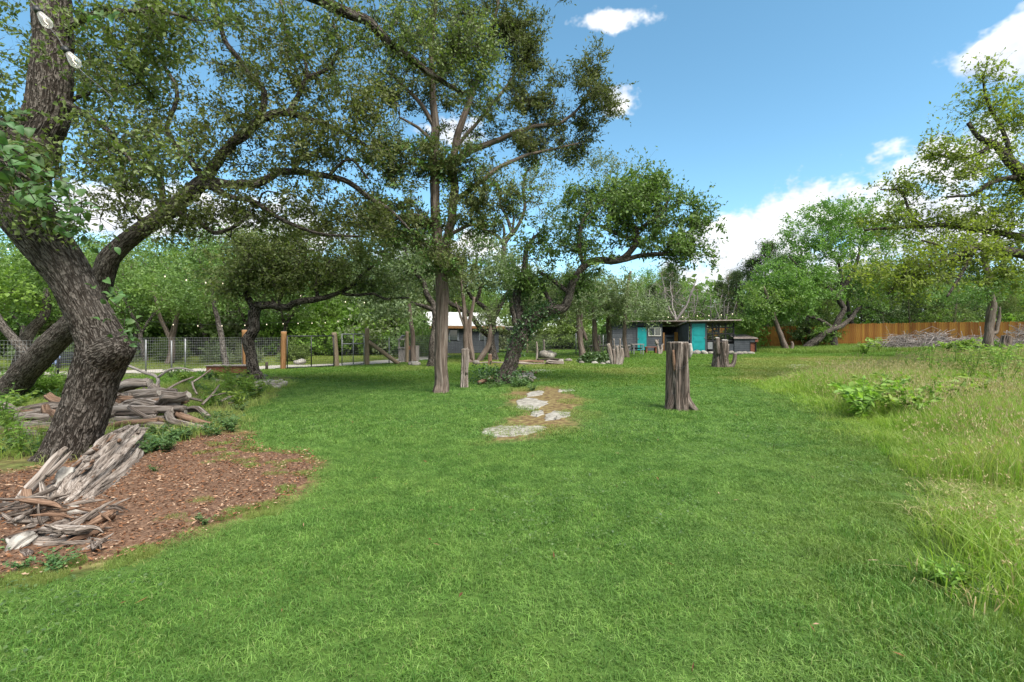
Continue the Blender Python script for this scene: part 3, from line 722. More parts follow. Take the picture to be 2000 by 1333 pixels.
        if twig:
            u = unit(np.cross(sd, np.array([.3, .2, .9]))); w = np.cross(sd, u); mb = MB(); rr = .0022 + .012 * L; a = st - sd * (ln * .5)[:, None]; b = st + sd * ln[:, None]; V = []
            for q, k in ((a, rr), (b, rr * .4)):
                for ang in (0, 2.09, 4.19): V.append(q + k * (u * math.cos(ang) + w * math.sin(ang)))
            V = np.stack(V, 1); i = np.arange(n)[:, None] * 6
            F = np.concatenate([i + np.array([0, 1, 4, 3]), i + np.array([1, 2, 5, 4]), i + np.array([2, 0, 3, 5])]); mb.add(V.reshape(-1, 3), F); mb.build('twigs', twig, root)['kind'] = 'stuff'
        si = np.repeat(np.arange(n), m); t = np.tile(np.linspace(-.25, 1.0, m), n) + .1 * r.normal(size=n * m)
        u = unit(np.cross(sd, r.normal(size=(n, 3))))[si]; side = np.tile(np.where(np.arange(m) % 2, 1, -1), n)[:, None]
        pos = st[si] + sd[si] * (ln[si] * t)[:, None]
        dirs = sd[si] * .55 + u * side * .8 + r.normal(size=(n * m, 3)) * .4
        cl = r.random(len(c)); rnd = np.clip(.42 * cl[ci][si] + .22 * r.random(n)[si] + .36 * r.random(n * m), 0, 1)
        k = .55 + .8 * r.random(n * m); mb = MB(); leafquads(mb, pos, dirs, L * k, W * k * (.8 + .4 * r.random(n * m)), r, up, rnd=rnd, droop=droop)
        return mb.build(name, mat, root)
def px_limb(l):
    """rows px, py, depth, radius in pixels -> world x, y, z, radius"""
    return np.array([[*P(a, b, Y), r / FPX * Y] for a, b, Y, r in l])
def blob(r, l, shell=.45, dens=1.0, rag=(.62, .8, 2.4)):
    """rows px, py, depth, half width px, half height px, half depth m, count -> points filling those volumes"""
    out = []
    for px, py, Y, rx, ry, rd, n in l:
        n = int(n * dens); u = unit(r.normal(size=(n, 3))) * (r.random(n) ** shell)[:, None]; u = u * (rag[0] + rag[1] * vnoise(unit(u) * rag[2] + px * .37 + py * .11))[:, None]; y = Y + rd * u[:, 1]
        X = (px + rx * u[:, 0] - 1000) / FPX * Y; Z = CH - (py + ry * u[:, 2] * -1 - HY) / FPX * Y
        out.append(np.stack([X, y, Z], 1))
    return np.vstack(out)
def knobby(a=.10, xy=9, z=3, seed=0, a2=.22):
    def f(bk):
        return 1 + a * 2 * (vnoise(bk * np.array([xy, xy, z]) + seed) - .5) + a2 * 2 * (vnoise(bk * np.array([1.6, 1.6, 1.1]) + seed + 7) - .5)
    return f
def barky(seed=0, a=.055):
    """deep plates of live oak bark"""
    def f(bk):
        q = bk * np.array([40, 40, 13.0]) + seed; w = q + 1.2 * np.stack([vnoise(q * .5 + 3), vnoise(q * .5 + 9), vnoise(q * .5 + 15)], -1)
        n = vnoise(w); n2 = vnoise(w * 2.1 + 5)
        return 1 + a * (np.clip(1.6 * np.abs(n - .5) * 2, 0, 1) - .5) + a * .4 * (n2 - .5) + .10 * (vnoise(bk * np.array([2.2, 2.2, 1.6]) + seed + 7) - .5)
    return f
def flutes(n=6, amp=.16, seed=0, fine=.06):
    """stringy fluted wood of a cedar"""
    ph = np.random.default_rng(seed).random(4) * 6.28
    def f(bk):
        a = np.arctan2(bk[..., 1], bk[..., 0]) + .25 * np.sin(bk[..., 2] * 1.3 + ph[0])
        u = np.stack([np.cos(a) * 5, np.sin(a) * 5, bk[..., 2] * .8 + seed], -1)
        v = np.stack([np.cos(a) * 14, np.sin(a) * 14, bk[..., 2] * 1.5 + seed], -1)
        w = np.stack([np.cos(a) * 3.2, np.sin(a) * 3.2, bk[..., 2] * .55 + seed * 1.7], -1); cr = np.exp(-((vnoise(w) - .5) / .05) ** 2) + .6 * np.exp(-((vnoise(v * .7 + 9) - .5) / .06) ** 2)
        return 1 - amp * 1.1 * cr + amp * (.6 * np.cos(n * a + ph[1]) + .5 * np.cos((n // 2) * a + ph[2])) + amp * 1.2 * (vnoise(u) - .5) + fine * 2 * (vnoise(v) - .5)
    return f
def rootflare(k=.7, h=.28, n=5, seed=0):
    ph = np.random.default_rng(seed).random() * 6
    return lambda a, L: 1 + k * np.exp(-L / h) * (.55 + .45 * np.cos(n * a + ph))

# 1. the big live oak with the crooked trunk, near left
def near_oak():
    t = Tree(11); Y = 6.0
    root = empty('live_oak_tree', G(140, 893), 'massive live oak with crooked furrowed trunk beside the weathered driftwood log', 'tree')
    t.limb(px_limb([(120, 916, 6.0, 47), (136, 885, 6.0, 43), (162, 810, 6.0, 40), (190, 735, 6.0, 40), (203, 690, 6.0, 43), (186, 640, 5.98, 38), (153, 570, 5.95, 36), (103, 490, 5.9, 41), (48, 415, 5.85, 44),
                    (25, 345, 5.85, 42), (55, 285, 5.85, 38), (92, 225, 5.85, 35), (104, 120, 5.9, 32.5), (100, 0, 5.9, 31), (90, -160, 5.95, 28), (120, -420, 6.0, 20)]), .18, .05)
    t.limb(px_limb([(205, 694, 5.95, 39.60), (226, 682, 5.88, 32.40), (243, 672, 5.84, 21.60), (252, 667, 5.82, 8.10)]), .06, .03)          # healed branch stub
    t.limb(px_limb([(70, 290, 5.85, 40), (20, 272, 5.7, 34), (-60, 262, 5.5, 30), (-220, 200, 5.3, 22)]), .2, .15)
    t.limb(px_limb([(96, -140, 5.95, 18.72), (240, -200, 6.2, 15.84), (420, -130, 6.6, 12.96), (600, -15, 7.0, 10.80), (690, 28, 7.3, 10.08), (745, 70, 7.6, 8.64), (800, 118, 7.9, 7.20), (850, 150, 8.2, 5.76), (905, 185, 8.5, 3.60)]), .2, .5)
    t.limb(px_limb([(110, 190, 5.9, 8), (150, 215, 5.8, 6), (210, 255, 5.7, 4.5), (260, 320, 5.6, 3)]), .15, .6)
    t.limb(px_limb([(120, 60, 5.9, 7), (190, 30, 5.7, 5.5), (290, 20, 5.6, 4), (380, 40, 5.6, 2.5)]), .15, .6)
    t.limb(px_limb([(-30, 264, 5.55, 9), (-45, 275, 4.7, 7), (-10, 305, 4.0, 5), (50, 345, 3.85, 3), (110, 395, 4.0, 1.6)]), .15, .5)
    r = t.r
    T = blob(r, [(60, 330, 5.2, 120, 75, .35, 24), (60, 170, 6.7, 110, 120, .5, 30), (240, 110, 5.9, 90, 120, .7, 44), (245, 290, 5.7, 100, 100, .6, 34), (330, 60, 5.8, 130, 90, .8, 34),
                 (130, 420, 5.5, 100, 60, .4, 22), (240, 440, 5.6, 70, 60, .35, 14), (480, -40, 6.4, 160, 80, .9, 30), (20, 60, 6.7, 80, 90, .4, 18), (-10, 190, 5.5, 36, 80, .3, 10), (880, 80, 8.2, 95, 90, .6, 46), (940, 120, 8.4, 45, 80, .4, 26), (760, 60, 7.6, 110, 90, .7, 36), (640, 60, 7.2, 100, 90, .7, 24),
                 (-120, 150, 5.6, 120, 160, 1.0, 22), (200, -180, 6.0, 250, 130, 1.2, 36), (640, -160, 7.2, 250, 90, 1.2, 26)], .5, 1.25)
    t.fill(T, .22, .2, .12, 2.6)
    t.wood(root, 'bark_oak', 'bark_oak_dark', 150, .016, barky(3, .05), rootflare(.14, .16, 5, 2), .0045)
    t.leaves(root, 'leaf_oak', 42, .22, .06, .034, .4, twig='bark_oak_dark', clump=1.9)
    # the large leaves hanging nearest to the eye: single leaves
    one = []; r2 = np.random.default_rng(5)
    for k in range(3):
        q = np.array([[0, 0, 0], [.018, .2, .004], [.03, .5, .006], [.022, .82, -.01], [0, 1, -.05], [-.022, .82, -.01], [-.03, .5, .006], [-.018, .2, .004], [0, .5, -.004]], float)
        q[:, 1] *= .09; q[:, 0] *= .82 + .22 * k; q[:, 2] = q[:, 2] * 1.0 + .004 * k * np.sin(q[:, 1] * 60)
        F = np.array([[0, 1, 8], [1, 2, 8], [2, 3, 8], [3, 4, 8], [4, 5, 8], [5, 6, 8], [6, 7, 8], [7, 0, 8]])
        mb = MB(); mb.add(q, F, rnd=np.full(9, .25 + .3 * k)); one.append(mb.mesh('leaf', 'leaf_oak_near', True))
    spots = [(25, 325, 3.75, 55, 45, 70), (75, 375, 3.9, 60, 42, 64), (130, 430, 4.6, 60, 45, 36), (200, 455, 5.45, 50, 45, 22), (230, 640, 5.5, 45, 40, 34), (200, 570, 5.6, 40, 16, 10), (40, 240, 5.2, 70, 60, 30), (170, 40, 5.2, 50, 50, 24), (410, 20, 5.6, 60, 40, 20)]
    rl = np.array(root.location); stems = MB()
    for (px, py, Y, rx, ry, n) in spots:
        for i in range(max(3, n // 5)):
            a = P(px + rx * .7 * r2.normal() * .6, py + ry * .7 * r2.normal() * .6, Y + .2 * r2.normal()); d = unit(r2.normal(size=3) + np.array([0, -.3, .1])); ln = .12 + .14 * r2.random()
            q = spline(np.array([a - d * ln, a, a + d * ln * .8 + [0, 0, -.03]]), .05); tb = tube(q, np.linspace(.004, .0015, len(q)), 4, False); stems.add(tb[0], tb[1], bk=tb[2])
            for j in range(5):
                b = q[min(len(q) - 1, int((j + 1) / 5 * len(q)))]; dd = unit(d * .6 + r2.normal(size=3) * .7)
                up = unit(r2.normal(size=3) * .5 + np.array([0, -.45, .8])); x = unit(np.cross(dd, up)); z = np.cross(x, dd); s = .7 + .5 * r2.random()
                mt = Matrix(((x[0], dd[0], z[0], 0), (x[1], dd[1], z[1], 0), (x[2], dd[2], z[2], 0), (0, 0, 0, 1)))
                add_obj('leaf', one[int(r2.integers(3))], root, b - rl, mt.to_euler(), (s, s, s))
    stems.build('leaf_stems', 'bark_oak_dark', root)['kind'] = 'stuff'
near_oak()

# 2. the leaning oak behind it, whose limbs spread over the lawn
def leaning_oak():
    t = Tree(12)
    root = empty('leaning_oak_tree', G(5, 792), 'leaning live oak with dark spreading limbs crossing behind the massive oak trunk', 'tree')
    t.limb(px_limb([(-12, 808, 10.9, 27.28), (8, 775, 10.8, 24.64), (60, 716, 10.6, 22.88), (120, 652, 10.3, 21.56), (170, 602, 10.1, 20.24), (200, 545, 10.0, 19.36), (215, 505, 9.9, 18.48), (252, 468, 9.9, 16.28), (312, 424, 9.9, 14.96), (370, 378, 9.9, 14.96), (402, 352, 9.9, 13.20)]), .25, .1)
    L = lambda *a: t.limb(px_limb(a), .2, .6)
    L((402, 352, 9.9, 11.44), (432, 296, 9.9, 9.68), (470, 265, 9.9, 9.24), (510, 238, 9.9, 8.36), (560, 222, 10, 6.60), (620, 236, 10.1, 5.28), (680, 266, 10.2, 3.96), (730, 292, 10.3, 2.64))
    L((508, 238, 9.9, 7.04), (514, 185, 9.9, 6.16), (482, 132, 9.8, 5.28), (442, 86, 9.7, 4.40), (424, 30, 9.6, 3.52), (398, -30, 9.5, 2.64))
    L((563, 222, 10, 5.72), (590, 172, 10, 4.84), (602, 150, 10, 4.40), (640, 132, 10, 3.52), (662, 92, 10, 2.82), (650, 40, 10, 2.20))
    L((600, 152, 10, 3.52), (592, 110, 10, 2.99), (560, 70, 10, 2.64), (552, 20, 10, 2.11), (530, -40, 10, 1.76))
    L((404, 352, 9.9, 9.68), (470, 362, 9.9, 8.36), (512, 354, 9.9, 7.92), (562, 332, 10, 6.60), (622, 344, 10.2, 5.72), (672, 352, 10.4, 5.28), (722, 386, 10.6, 4.40), (762, 410, 10.8, 3.52), (800, 450, 11, 2.29))
    L((640, 346, 10.2, 3.52), (665, 320, 10.2, 2.99), (690, 315, 10.2, 2.64), (720, 350, 10.3, 2.11))
    L((398, 358, 9.9, 7.92), (440, 378, 9.7, 5.72), (492, 392, 9.6, 4.84), (552, 430, 9.6, 3.87), (622, 456, 9.7, 2.99), (702, 462, 9.8, 1.94))
    L((330, 410, 9.9, 6.16), (380, 430, 9.6, 4.84), (420, 455, 9.5, 3.96), (465, 440, 9.4, 3.08), (490, 410, 9.4, 2.11))
    L((320, 415, 9.9, 7.04), (318, 370, 9.9, 5.72), (290, 330, 9.8, 4.40), (250, 310, 9.7, 3.52), (190, 318, 9.6, 2.64))
    L((402, 352, 9.9, 7.04), (360, 300, 9.9, 5.28), (330, 250, 9.8, 4.40), (345, 180, 9.7, 3.52), (310, 110, 9.6, 2.64))
    T = blob(t.r, [(300, 230, 9.7, 170, 120, 1.3, 100), (430, 120, 9.7, 160, 130, 1.3, 110), (600, 130, 10, 150, 120, 1.2, 84), (620, 280, 10.1, 160, 70, 1.1, 84), (480, 300, 9.8, 140, 60, 1.0, 66), (560, 400, 9.9, 170, 55, 1.1, 70),
                   (680, 430, 10.2, 130, 60, .9, 50), (400, 430, 9.6, 130, 55, .9, 56), (240, 370, 9.7, 130, 70, .9, 50), (200, 130, 9.7, 130, 110, 1.2, 44), (720, 230, 10.2, 70, 80, .8, 30), (420, -40, 9.6, 260, 60, 1.2, 40)], .55, 1.5)
    t.fill(T, .25, .22, .10, 3)
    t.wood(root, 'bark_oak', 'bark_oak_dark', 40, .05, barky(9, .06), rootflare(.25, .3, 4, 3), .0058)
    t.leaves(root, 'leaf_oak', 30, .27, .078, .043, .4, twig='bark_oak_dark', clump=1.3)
leaning_oak()

# 3. the small dark oak among the rocks
def small_oak():
    t = Tree(13)
    root = empty('twisted_oak_tree', G(500, 752), 'small dark twisted oak with one long low limb growing from the ring of rocks', 'tree')
    t.limb(px_limb([(504, 762, 14.6, 13.26), (498, 735, 14.6, 11.70), (487, 695, 14.6, 10.14), (484, 664, 14.6, 10.92), (497, 642, 14.6, 9.36), (494, 612, 14.6, 10.92), (502, 598, 14.6, 9.36)]), .18, .25)
    L = lambda *a: t.limb(px_limb(a), .2, .5)
    L((500, 598, 14.6, 8.58), (535, 596, 14.5, 7.41), (562, 600, 14.5, 6.63), (595, 588, 14.5, 6.24), (635, 584, 14.6, 5.46), (660, 572, 14.7, 4.29), (685, 560, 14.8, 3.90), (700, 545, 14.8, 3.12), (730, 520, 14.9, 2.34))
    L((662, 571, 14.7, 3.51), (690, 578, 14.7, 3.12), (730, 575, 14.8, 2.65), (752, 584, 14.9, 2.34), (800, 582, 15, 1.56))
    L((497, 608, 14.6, 7.80), (480, 570, 14.6, 5.46), (495, 530, 14.6, 3.90), (480, 490, 14.6, 2.73)); L((540, 597, 14.5, 4.68), (560, 550, 14.6, 3.51), (590, 510, 14.6, 2.65), (600, 470, 14.6, 1.56)); L((620, 586, 14.6, 3.90), (622, 540, 14.6, 3.12), (650, 505, 14.6, 2.34))
    T = blob(t.r, [(510, 535, 14.6, 95, 55, 1.1, 130), (560, 510, 14.7, 90, 70, 1.2, 110), (480, 480, 14.6, 60, 50, .9, 50), (650, 530, 14.8, 90, 50, 1.1, 90), (700, 480, 15, 80, 55, 1.1, 60), (730, 560, 15, 70, 30, .8, 36), (600, 450, 14.9, 90, 40, 1.0, 50), (450, 560, 14.4, 40, 35, .7, 30)], .55)
    t.fill(T, .3, .2, .12, 3)
    t.wood(root, 'bark_oak_dark', 'bark_oak_dark', 28, .06, barky(5, .07), rootflare(.4, .2, 4, 5), .006)
    t.leaves(root, 'leaf_oak', 42, .33, .09, .052, .45, twig='bark_oak_dark')
small_oak()

# 4. the tall cedar in the middle of the lawn
def tall_cedar():
    t = Tree(14); Y = 12.5
    root = empty('cedar_tree', G(862, 769), 'tall two stemmed cedar with shaggy grey brown trunk in the middle lawn', 'tree')
    t.limb(px_limb([(862, 780, Y, 16), (862, 766, Y, 14), (862, 700, Y, 12.5), (863, 600, Y, 12), (862, 540, Y, 12), (856, 480, Y, 11), (850, 420, Y, 9.5), (848, 330, Y, 8.5), (850, 250, Y, 8), (846, 190, Y, 6.5), (842, 110, Y, 5), (850, 20, Y, 4), (858, -80, Y, 3)]), .25, .12)
    L = lambda *a: t.limb(px_limb(a), .22, .35)
    L((862, 520, Y, 10), (874, 470, 12.6, 9), (884, 400, 12.7, 8.5), (886, 310, 12.8, 8), (900, 245, 12.8, 6.5), (925, 180, 12.9, 5), (950, 100, 13, 4), (970, 20, 13, 3), (980, -80, 13, 2))
    L((886, 318, 12.8, 6.5), (935, 288, 12.9, 6), (990, 268, 13, 5.2), (1040, 250, 13, 4.2), (1095, 240, 13.1, 3.2), (1140, 200, 13.1, 2.2), (1165, 140, 13.1, 1.4))
    L((900, 385, 12.7, 5), (945, 350, 12.8, 4.6), (980, 325, 12.8, 4), (1035, 302, 12.9, 3.2), (1090, 290, 13, 2.2), (1130, 280, 13, 1.4))
    L((849, 250, Y, 5), (822, 205, 12.4, 4.2), (790, 170, 12.3, 3.2), (755, 140, 12.2, 2.2)); L((849, 280, Y, 4), (815, 250, 12.4, 3), (780, 230, 12.3, 2)); L((848, 330, Y, 4), (800, 320, 12.3, 3), (750, 340, 12.2, 2)); L((890, 290, 12.8, 4), (935, 235, 12.7, 3.2), (985, 175, 12.8, 2.4), (1030, 110, 12.8, 1.6)); L((852, 440, Y, 4), (810, 420, 12.3, 3), (770, 430, 12.2, 2)); L((875, 460, 12.6, 4), (920, 440, 12.5, 3), (950, 450, 12.4, 2))
    T = blob(t.r, [(1000, 60, 12.9, 60, 70, 1.0, 70), (1030, 110, 12.9, 28, 60, .6, 34), (1000, 180, 12.9, 80, 60, .9, 80), (1140, 165, 13.1, 40, 50, .6, 34), (1165, 130, 13.1, 24, 40, .4, 18), (1130, 230, 13.1, 75, 45, .8, 66), (1180, 205, 13.1, 30, 25, .5, 14), (1080, 200, 13, 55, 45, .7, 36), (1110, 285, 13, 70, 26, .7, 46), (1030, 280, 13, 70, 40, .8, 44),
                   (940, 170, 12.8, 80, 110, 1.1, 80), (900, 40, 12.7, 90, 90, 1.1, 60), (850, 170, 12.4, 110, 110, 1.1, 66), (770, 180, 12.2, 70, 80, .9, 50), (760, 320, 12.2, 75, 70, .9, 56), (850, 330, 12.4, 110, 80, 1.0, 76), (930, 400, 12.5, 90, 70, .9, 60), (820, 440, 12.2, 90, 65, .9, 66), (740, 420, 12.2, 60, 55, .8, 36), (870, 520, 12.2, 80, 36, .8, 30), (800, 80, 12.3, 80, 70, .9, 36), (1010, 390, 12.7, 40, 40, .6, 12), (950, -40, 12.9, 130, 60, 1.1, 40)], .55, 1.0, (.3, 1.35, 3.6))
    t.fill(T, .28, .16, .12, 3.2)
    t.wood(root, 'bark_juniper', 'bark_oak_dark', 32, .05, flutes(7, .10, 4), rootflare(.5, .25, 5, 1), .0058)
    t.leaves(root, 'leaf_juniper', 63, .26, .10, .034, .15, outw=.9, twig='bark_oak_dark', m=9, clump=1.1)
    t2 = Tree(99); t2.tips = t.tips; t2.p = t.p; t2.par = t.par
    t2.leaves(root, 'leaf_oak_dark', 20, .28, .09, .048, .4, keep=lambda c: (c[:, 2] < 1.5 + (HY - 290) / FPX * 12.5) & (np.random.default_rng(4).random(len(c)) < .75), name='low_foliage')
tall_cedar()

# 5. the oak wrapped in ivy
def ivy_oak():
    t = Tree(15); Y = 15.0
    root = empty('ivy_oak_tree', G(985, 749), 'leaning live oak wrapped in ivy with broad dense crown beside the limestone slabs', 'tree')
    t.limb(px_limb([(978, 757, Y, 18), (986, 735, Y, 16), (998, 700, Y, 14), (1016, 658, Y, 13), (1034, 628, Y, 12), (1060, 612, Y, 11), (1086, 607, Y, 10), (1104, 600, Y, 9), (1112, 572, Y, 8), (1122, 545, Y, 7.5), (1140, 520, Y, 7), (1165, 508, Y, 7), (1205, 510, Y, 7), (1232, 492, Y, 6), (1245, 470, Y, 5), (1240, 440, Y, 3.5)]), .22, .22)
    L = lambda *a: t.limb(px_limb(a), .22, .5)
    L((1022, 645, Y, 10), (1014, 600, 15.2, 8), (1012, 570, 15.3, 7.5), (1024, 540, 15.3, 6.5), (1026, 500, 15.3, 5), (1045, 460, 15.3, 3.5))
    L((1205, 510, Y, 5.5), (1260, 500, 15, 4.5), (1310, 495, 15, 3.5), (1350, 490, 15, 2.4)); L((1142, 520, Y, 5), (1130, 480, 15, 4), (1140, 430, 15, 3.2), (1180, 390, 15, 2.2)); L((1242, 470, Y, 4), (1200, 455, 15, 3.5), (1170, 440, 15, 2.6)); L((1243, 450, Y, 4), (1290, 420, 15, 3), (1310, 380, 15, 2))
    L((1112, 572, Y, 5), (1075, 545, 15.1, 4), (1050, 530, 15.2, 3)); L((1085, 606, 15, 6), (1070, 580, 15.2, 4.5), (1062, 555, 15.3, 4))
    T = blob(t.r, [(1210, 430, 15, 125, 75, 1.7, 170), (1310, 450, 15, 85, 70, 1.4, 120), (1150, 470, 15.1, 100, 55, 1.4, 90), (1260, 375, 15, 60, 45, .9, 60), (1290, 355, 15, 20, 22, .4, 12), (1340, 490, 15, 55, 45, .9, 50), (1180, 380, 15.2, 70, 45, 1.0, 46), (1050, 500, 15.3, 55, 70, 1.1, 80), (1030, 560, 15.3, 45, 40, .8, 36), (1130, 560, 15.2, 50, 30, .8, 30), (1365, 430, 15, 22, 40, .5, 20), (1120, 380, 15.3, 45, 55, .8, 26)], .5, 1.05, (.35, 1.25, 3.2))
    t.fill(T, .3, .2, .12, 3)
    t.wood(root, 'bark_oak', 'bark_oak_dark', 28, .06, barky(8, .07), rootflare(.25, .25, 4, 8), .0065)
    t.leaves(root, 'leaf_oak_dark', 42, .30, .10, .057, .45, twig='bark_oak_dark', clump=1.0)
    r = t.r; mb = MB(); q = spline(px_limb([(1000, 695, Y, 15), (1016, 658, Y, 15), (1034, 628, Y, 17), (1060, 610, Y, 17), (1080, 606, Y, 13)]), .05)
    w = np.interp(np.arange(len(q)), [0, len(q) * .25, len(q) * .6, len(q)], [.15, .7, 1, .6]); k = r.choice(len(q), 1500, p=w / w.sum()); pos = q[k, :3] + unit(r.normal(size=(1500, 3))) * (q[k, 3] * (.85 + .6 * r.random(1500)))[:, None]
    b = G(985, 748); pos = np.vstack([pos, b + r.normal(size=(1300, 3)) * np.array([.42, .35, .16]) + np.array([-.15, -.15, .2])]); pos[:, 2] = np.maximum(pos[:, 2], .03)
    leafquads(mb, pos, r.normal(size=pos.shape) + np.array([0, -.3, -.5]), .085, .07, r, .3); mb.build('ivy', 'leaf_ivy', root)
ivy_oak()

# 6. the live oak whose trunk stands outside on the right
def right_oak():
    t = Tree(16); Y = 15.
    root = empty('spreading_oak_tree', GY(2130, 15.0), 'yellow green live oak with long horizontal limbs reaching over the unmown grass', 'tree')
    t.limb(px_limb([(2130, 760, 15, 26), (2130, 700, 15, 22), (2110, 620, 15, 21), (2080, 560, 15, 20), (2060, 500, 15, 18), (2040, 430, 15, 15), (2010, 370, 15, 12), (1975, 320, 15, 9), (1945, 285, 15, 6.5), (1915, 270, 15, 4.5), (1890, 240, 15, 3)]), .25, .2)
    L = lambda *a: t.limb(px_limb(a), .25, .5)
    L((2075, 550, 15, 11), (2010, 508, 14.7, 8.5), (1960, 487, 14.5, 7.5), (1905, 486, 14.4, 6.5), (1850, 506, 14.3, 5), (1800, 528, 14.2, 4), (1760, 545, 14.2, 3), (1735, 575, 14.2, 2)); L((2055, 490, 15, 9), (2000, 470, 15.2, 7), (1950, 455, 15.3, 6), (1900, 448, 15.4, 5), (1830, 440, 15.5, 4.4), (1760, 443, 15.6, 3.4), (1690, 450, 15.6, 2))
    L((1800, 440, 15.5, 3), (1775, 415, 15.5, 2.6), (1760, 375, 15.5, 2), (1720, 370, 15.5, 1.4)); L((1990, 345, 15, 6), (1940, 355, 15, 4.5), (1900, 380, 14.9, 3.4), (1850, 385, 14.9, 2)); L((1975, 320, 15, 5), (1960, 260, 15, 3.6), (1930, 200, 15, 2.6), (1920, 150, 15, 1.6)); L((2010, 370, 15, 6), (2030, 300, 15, 4.5), (2020, 220, 15, 3)); L((1940, 285, 15, 4), (1880, 310, 15, 3), (1820, 300, 15, 2)); L((1905, 486, 14.4, 4), (1880, 530, 14.3, 3), (1850, 580, 14.2, 2))
    L((1850, 506, 14.3, 3.4), (1835, 480, 14.3, 2.8), (1800, 470, 14.3, 2))
    T = blob(t.r, [(1930, 210, 15, 60, 70, 1.2, 56), (1990, 240, 15.2, 60, 80, 1.3, 60), (1900, 330, 15, 90, 45, 1.2, 64), (1980, 370, 15.2, 60, 60, 1.2, 60), (1830, 300, 15, 55, 30, .7, 26), (1760, 370, 15.5, 65, 30, .7, 34), (1760, 430, 15.5, 100, 32, 1.0, 60), (1900, 430, 15.3, 100, 40, 1.2, 76), (1880, 500, 14.5, 110, 40, 1.1, 90), (1780, 520, 14.3, 80, 35, 1.0, 66), (1980, 470, 15, 70, 55, 1.2, 70), (1760, 560, 14.2, 60, 28, .8, 34), (1700, 540, 14.2, 30, 26, .5, 14), (1960, 540, 14.5, 70, 28, .8, 36), (1925, 150, 15, 20, 25, .4, 12), (2120, 350, 15.5, 90, 180, 1.5, 60)], .55, 1.0, (.4, 1.15, 3.2))
    t.fill(T, .3, .2, .1, 3.2)
    t.wood(root, 'bark_oak', 'bark_oak', 28, .07, barky(2, .07), rootflare(.4, .3, 5, 4), .0065)
    t.leaves(root, 'leaf_right', 38, .34, .10, .055, .55, twig='bark_oak_dark')
right_oak()

# 7. oaks standing about the far end of the lawn
def mid_tree(seed, name, label, base, limbs, blobs, bark, leaf, per=30, spread=.42, L=.13, W=.07, rt=.012, step=.5, up=.5, group=None, sides=12, grown=4.5):
    t = Tree(seed); root = empty(name, base, label, 'tree', group)
    for l in limbs: t.limb(px_limb(l), .4, .35)
    t.fill(blob(t.r, blobs, .5), step, .2, .12, grown)
    t.wood(root, bark, bark, sides, .15, knobby(.06, 6, 2, seed, .1), rootflare(.35, .4, 4, seed), rt)
    if leaf: t.leaves(root, leaf, int(per * 1.4), spread, L * 1.25, W * 1.25, up)
    return root
Yo = 39.0
mid_tree(21, 'dark_oak_tree', 'broad rounded oak with forked dark trunk before the cedar fence', GY(1630, Yo),
    [[(1630, 690, Yo, 7.41), (1630, 682, Yo, 6.63), (1630, 650, Yo, 5.85), (1637, 622, Yo, 5.30), (1648, 602, Yo, 4.99), (1641, 590, Yo, 4.68), (1642, 566, Yo, 4.29), (1665, 535, Yo, 3.90), (1680, 490, Yo, 2.34)], [(1624, 640, Yo, 4.68), (1600, 624, Yo, 3.12), (1578, 617, Yo, 2.34), (1560, 600, Yo, 1.56)], [(1640, 585, Yo, 3.90), (1610, 555, Yo, 3.12), (1570, 530, Yo, 2.34), (1540, 500, Yo, 1.56)], [(1642, 566, Yo, 3.90), (1640, 520, Yo, 2.73), (1610, 470, Yo, 1.56)]],
    [(1560, 560, 38, 95, 50, 3.2, 160), (1530, 600, 37.5, 70, 30, 2.5, 80), (1600, 480, 39, 90, 60, 3.4, 170), (1690, 460, 39.5, 90, 60, 3.2, 130), (1640, 420, 39.5, 80, 35, 2.8, 90), (1480, 620, 37, 35, 28, 1.4, 40), (1700, 540, 39.5, 60, 45, 2.2, 70), (1500, 560, 38, 50, 45, 2.2, 70)], 'bark_oak_dark', 'leaf_wood', 34, .5, .16, .08)
mid_tree(22, 'slanting_oak_tree', 'slanting leafy trunk lying low against the broad forked oak', GY(1578, 38.6),
    [[(1570, 692, 38.6, 9), (1576, 682, 38.6, 8), (1596, 664, 38.6, 7), (1625, 645, 38.7, 5.5), (1655, 630, 39.4, 4), (1680, 600, 40.4, 3)]], [(1700, 590, 41, 50, 30, 2, 40), (1610, 652, 38.7, 24, 10, .5, 20)], 'bark_oak_dark', 'leaf_wood', 26, .4, .15, .075)
mid_tree(23, 'leaning_cedar_tree', 'bare leaning cedar trunk by the grey nest box', GY(1537, 36.5),
    [[(1540, 700, 36.5, 8), (1536, 688, 36.5, 6.5), (1528, 662, 36.5, 5), (1518, 636, 36.5, 4.5), (1505, 600, 36.5, 3.5), (1490, 560, 36.5, 2.5)], [(1543, 690, 36.4, 3.5), (1548, 676, 36.4, 3), (1546, 668, 36.4, 2)]], [(1490, 590, 36.5, 55, 35, 1.8, 70), (1460, 630, 36.2, 26, 22, 1.2, 36)], 'bark_juniper', 'leaf_wood', 28, .45, .15, .075)
mid_tree(24, 'forked_oak_tree', 'forked oak with two dark stems standing behind the cedar fence', GY(1727, 46),
    [[(1728, 700, 46, 8), (1728, 650, 46, 7.5), (1732, 625, 46, 7), (1742, 595, 46, 6), (1760, 570, 46, 4)], [(1727, 630, 46, 6), (1712, 605, 46, 5), (1702, 585, 46, 4), (1690, 560, 46, 3)]], [(1730, 545, 46, 80, 40, 3, 90), (1800, 570, 46, 60, 40, 3, 60)], 'bark_oak_dark', 'leaf_wood', 30, .5, .17, .085)
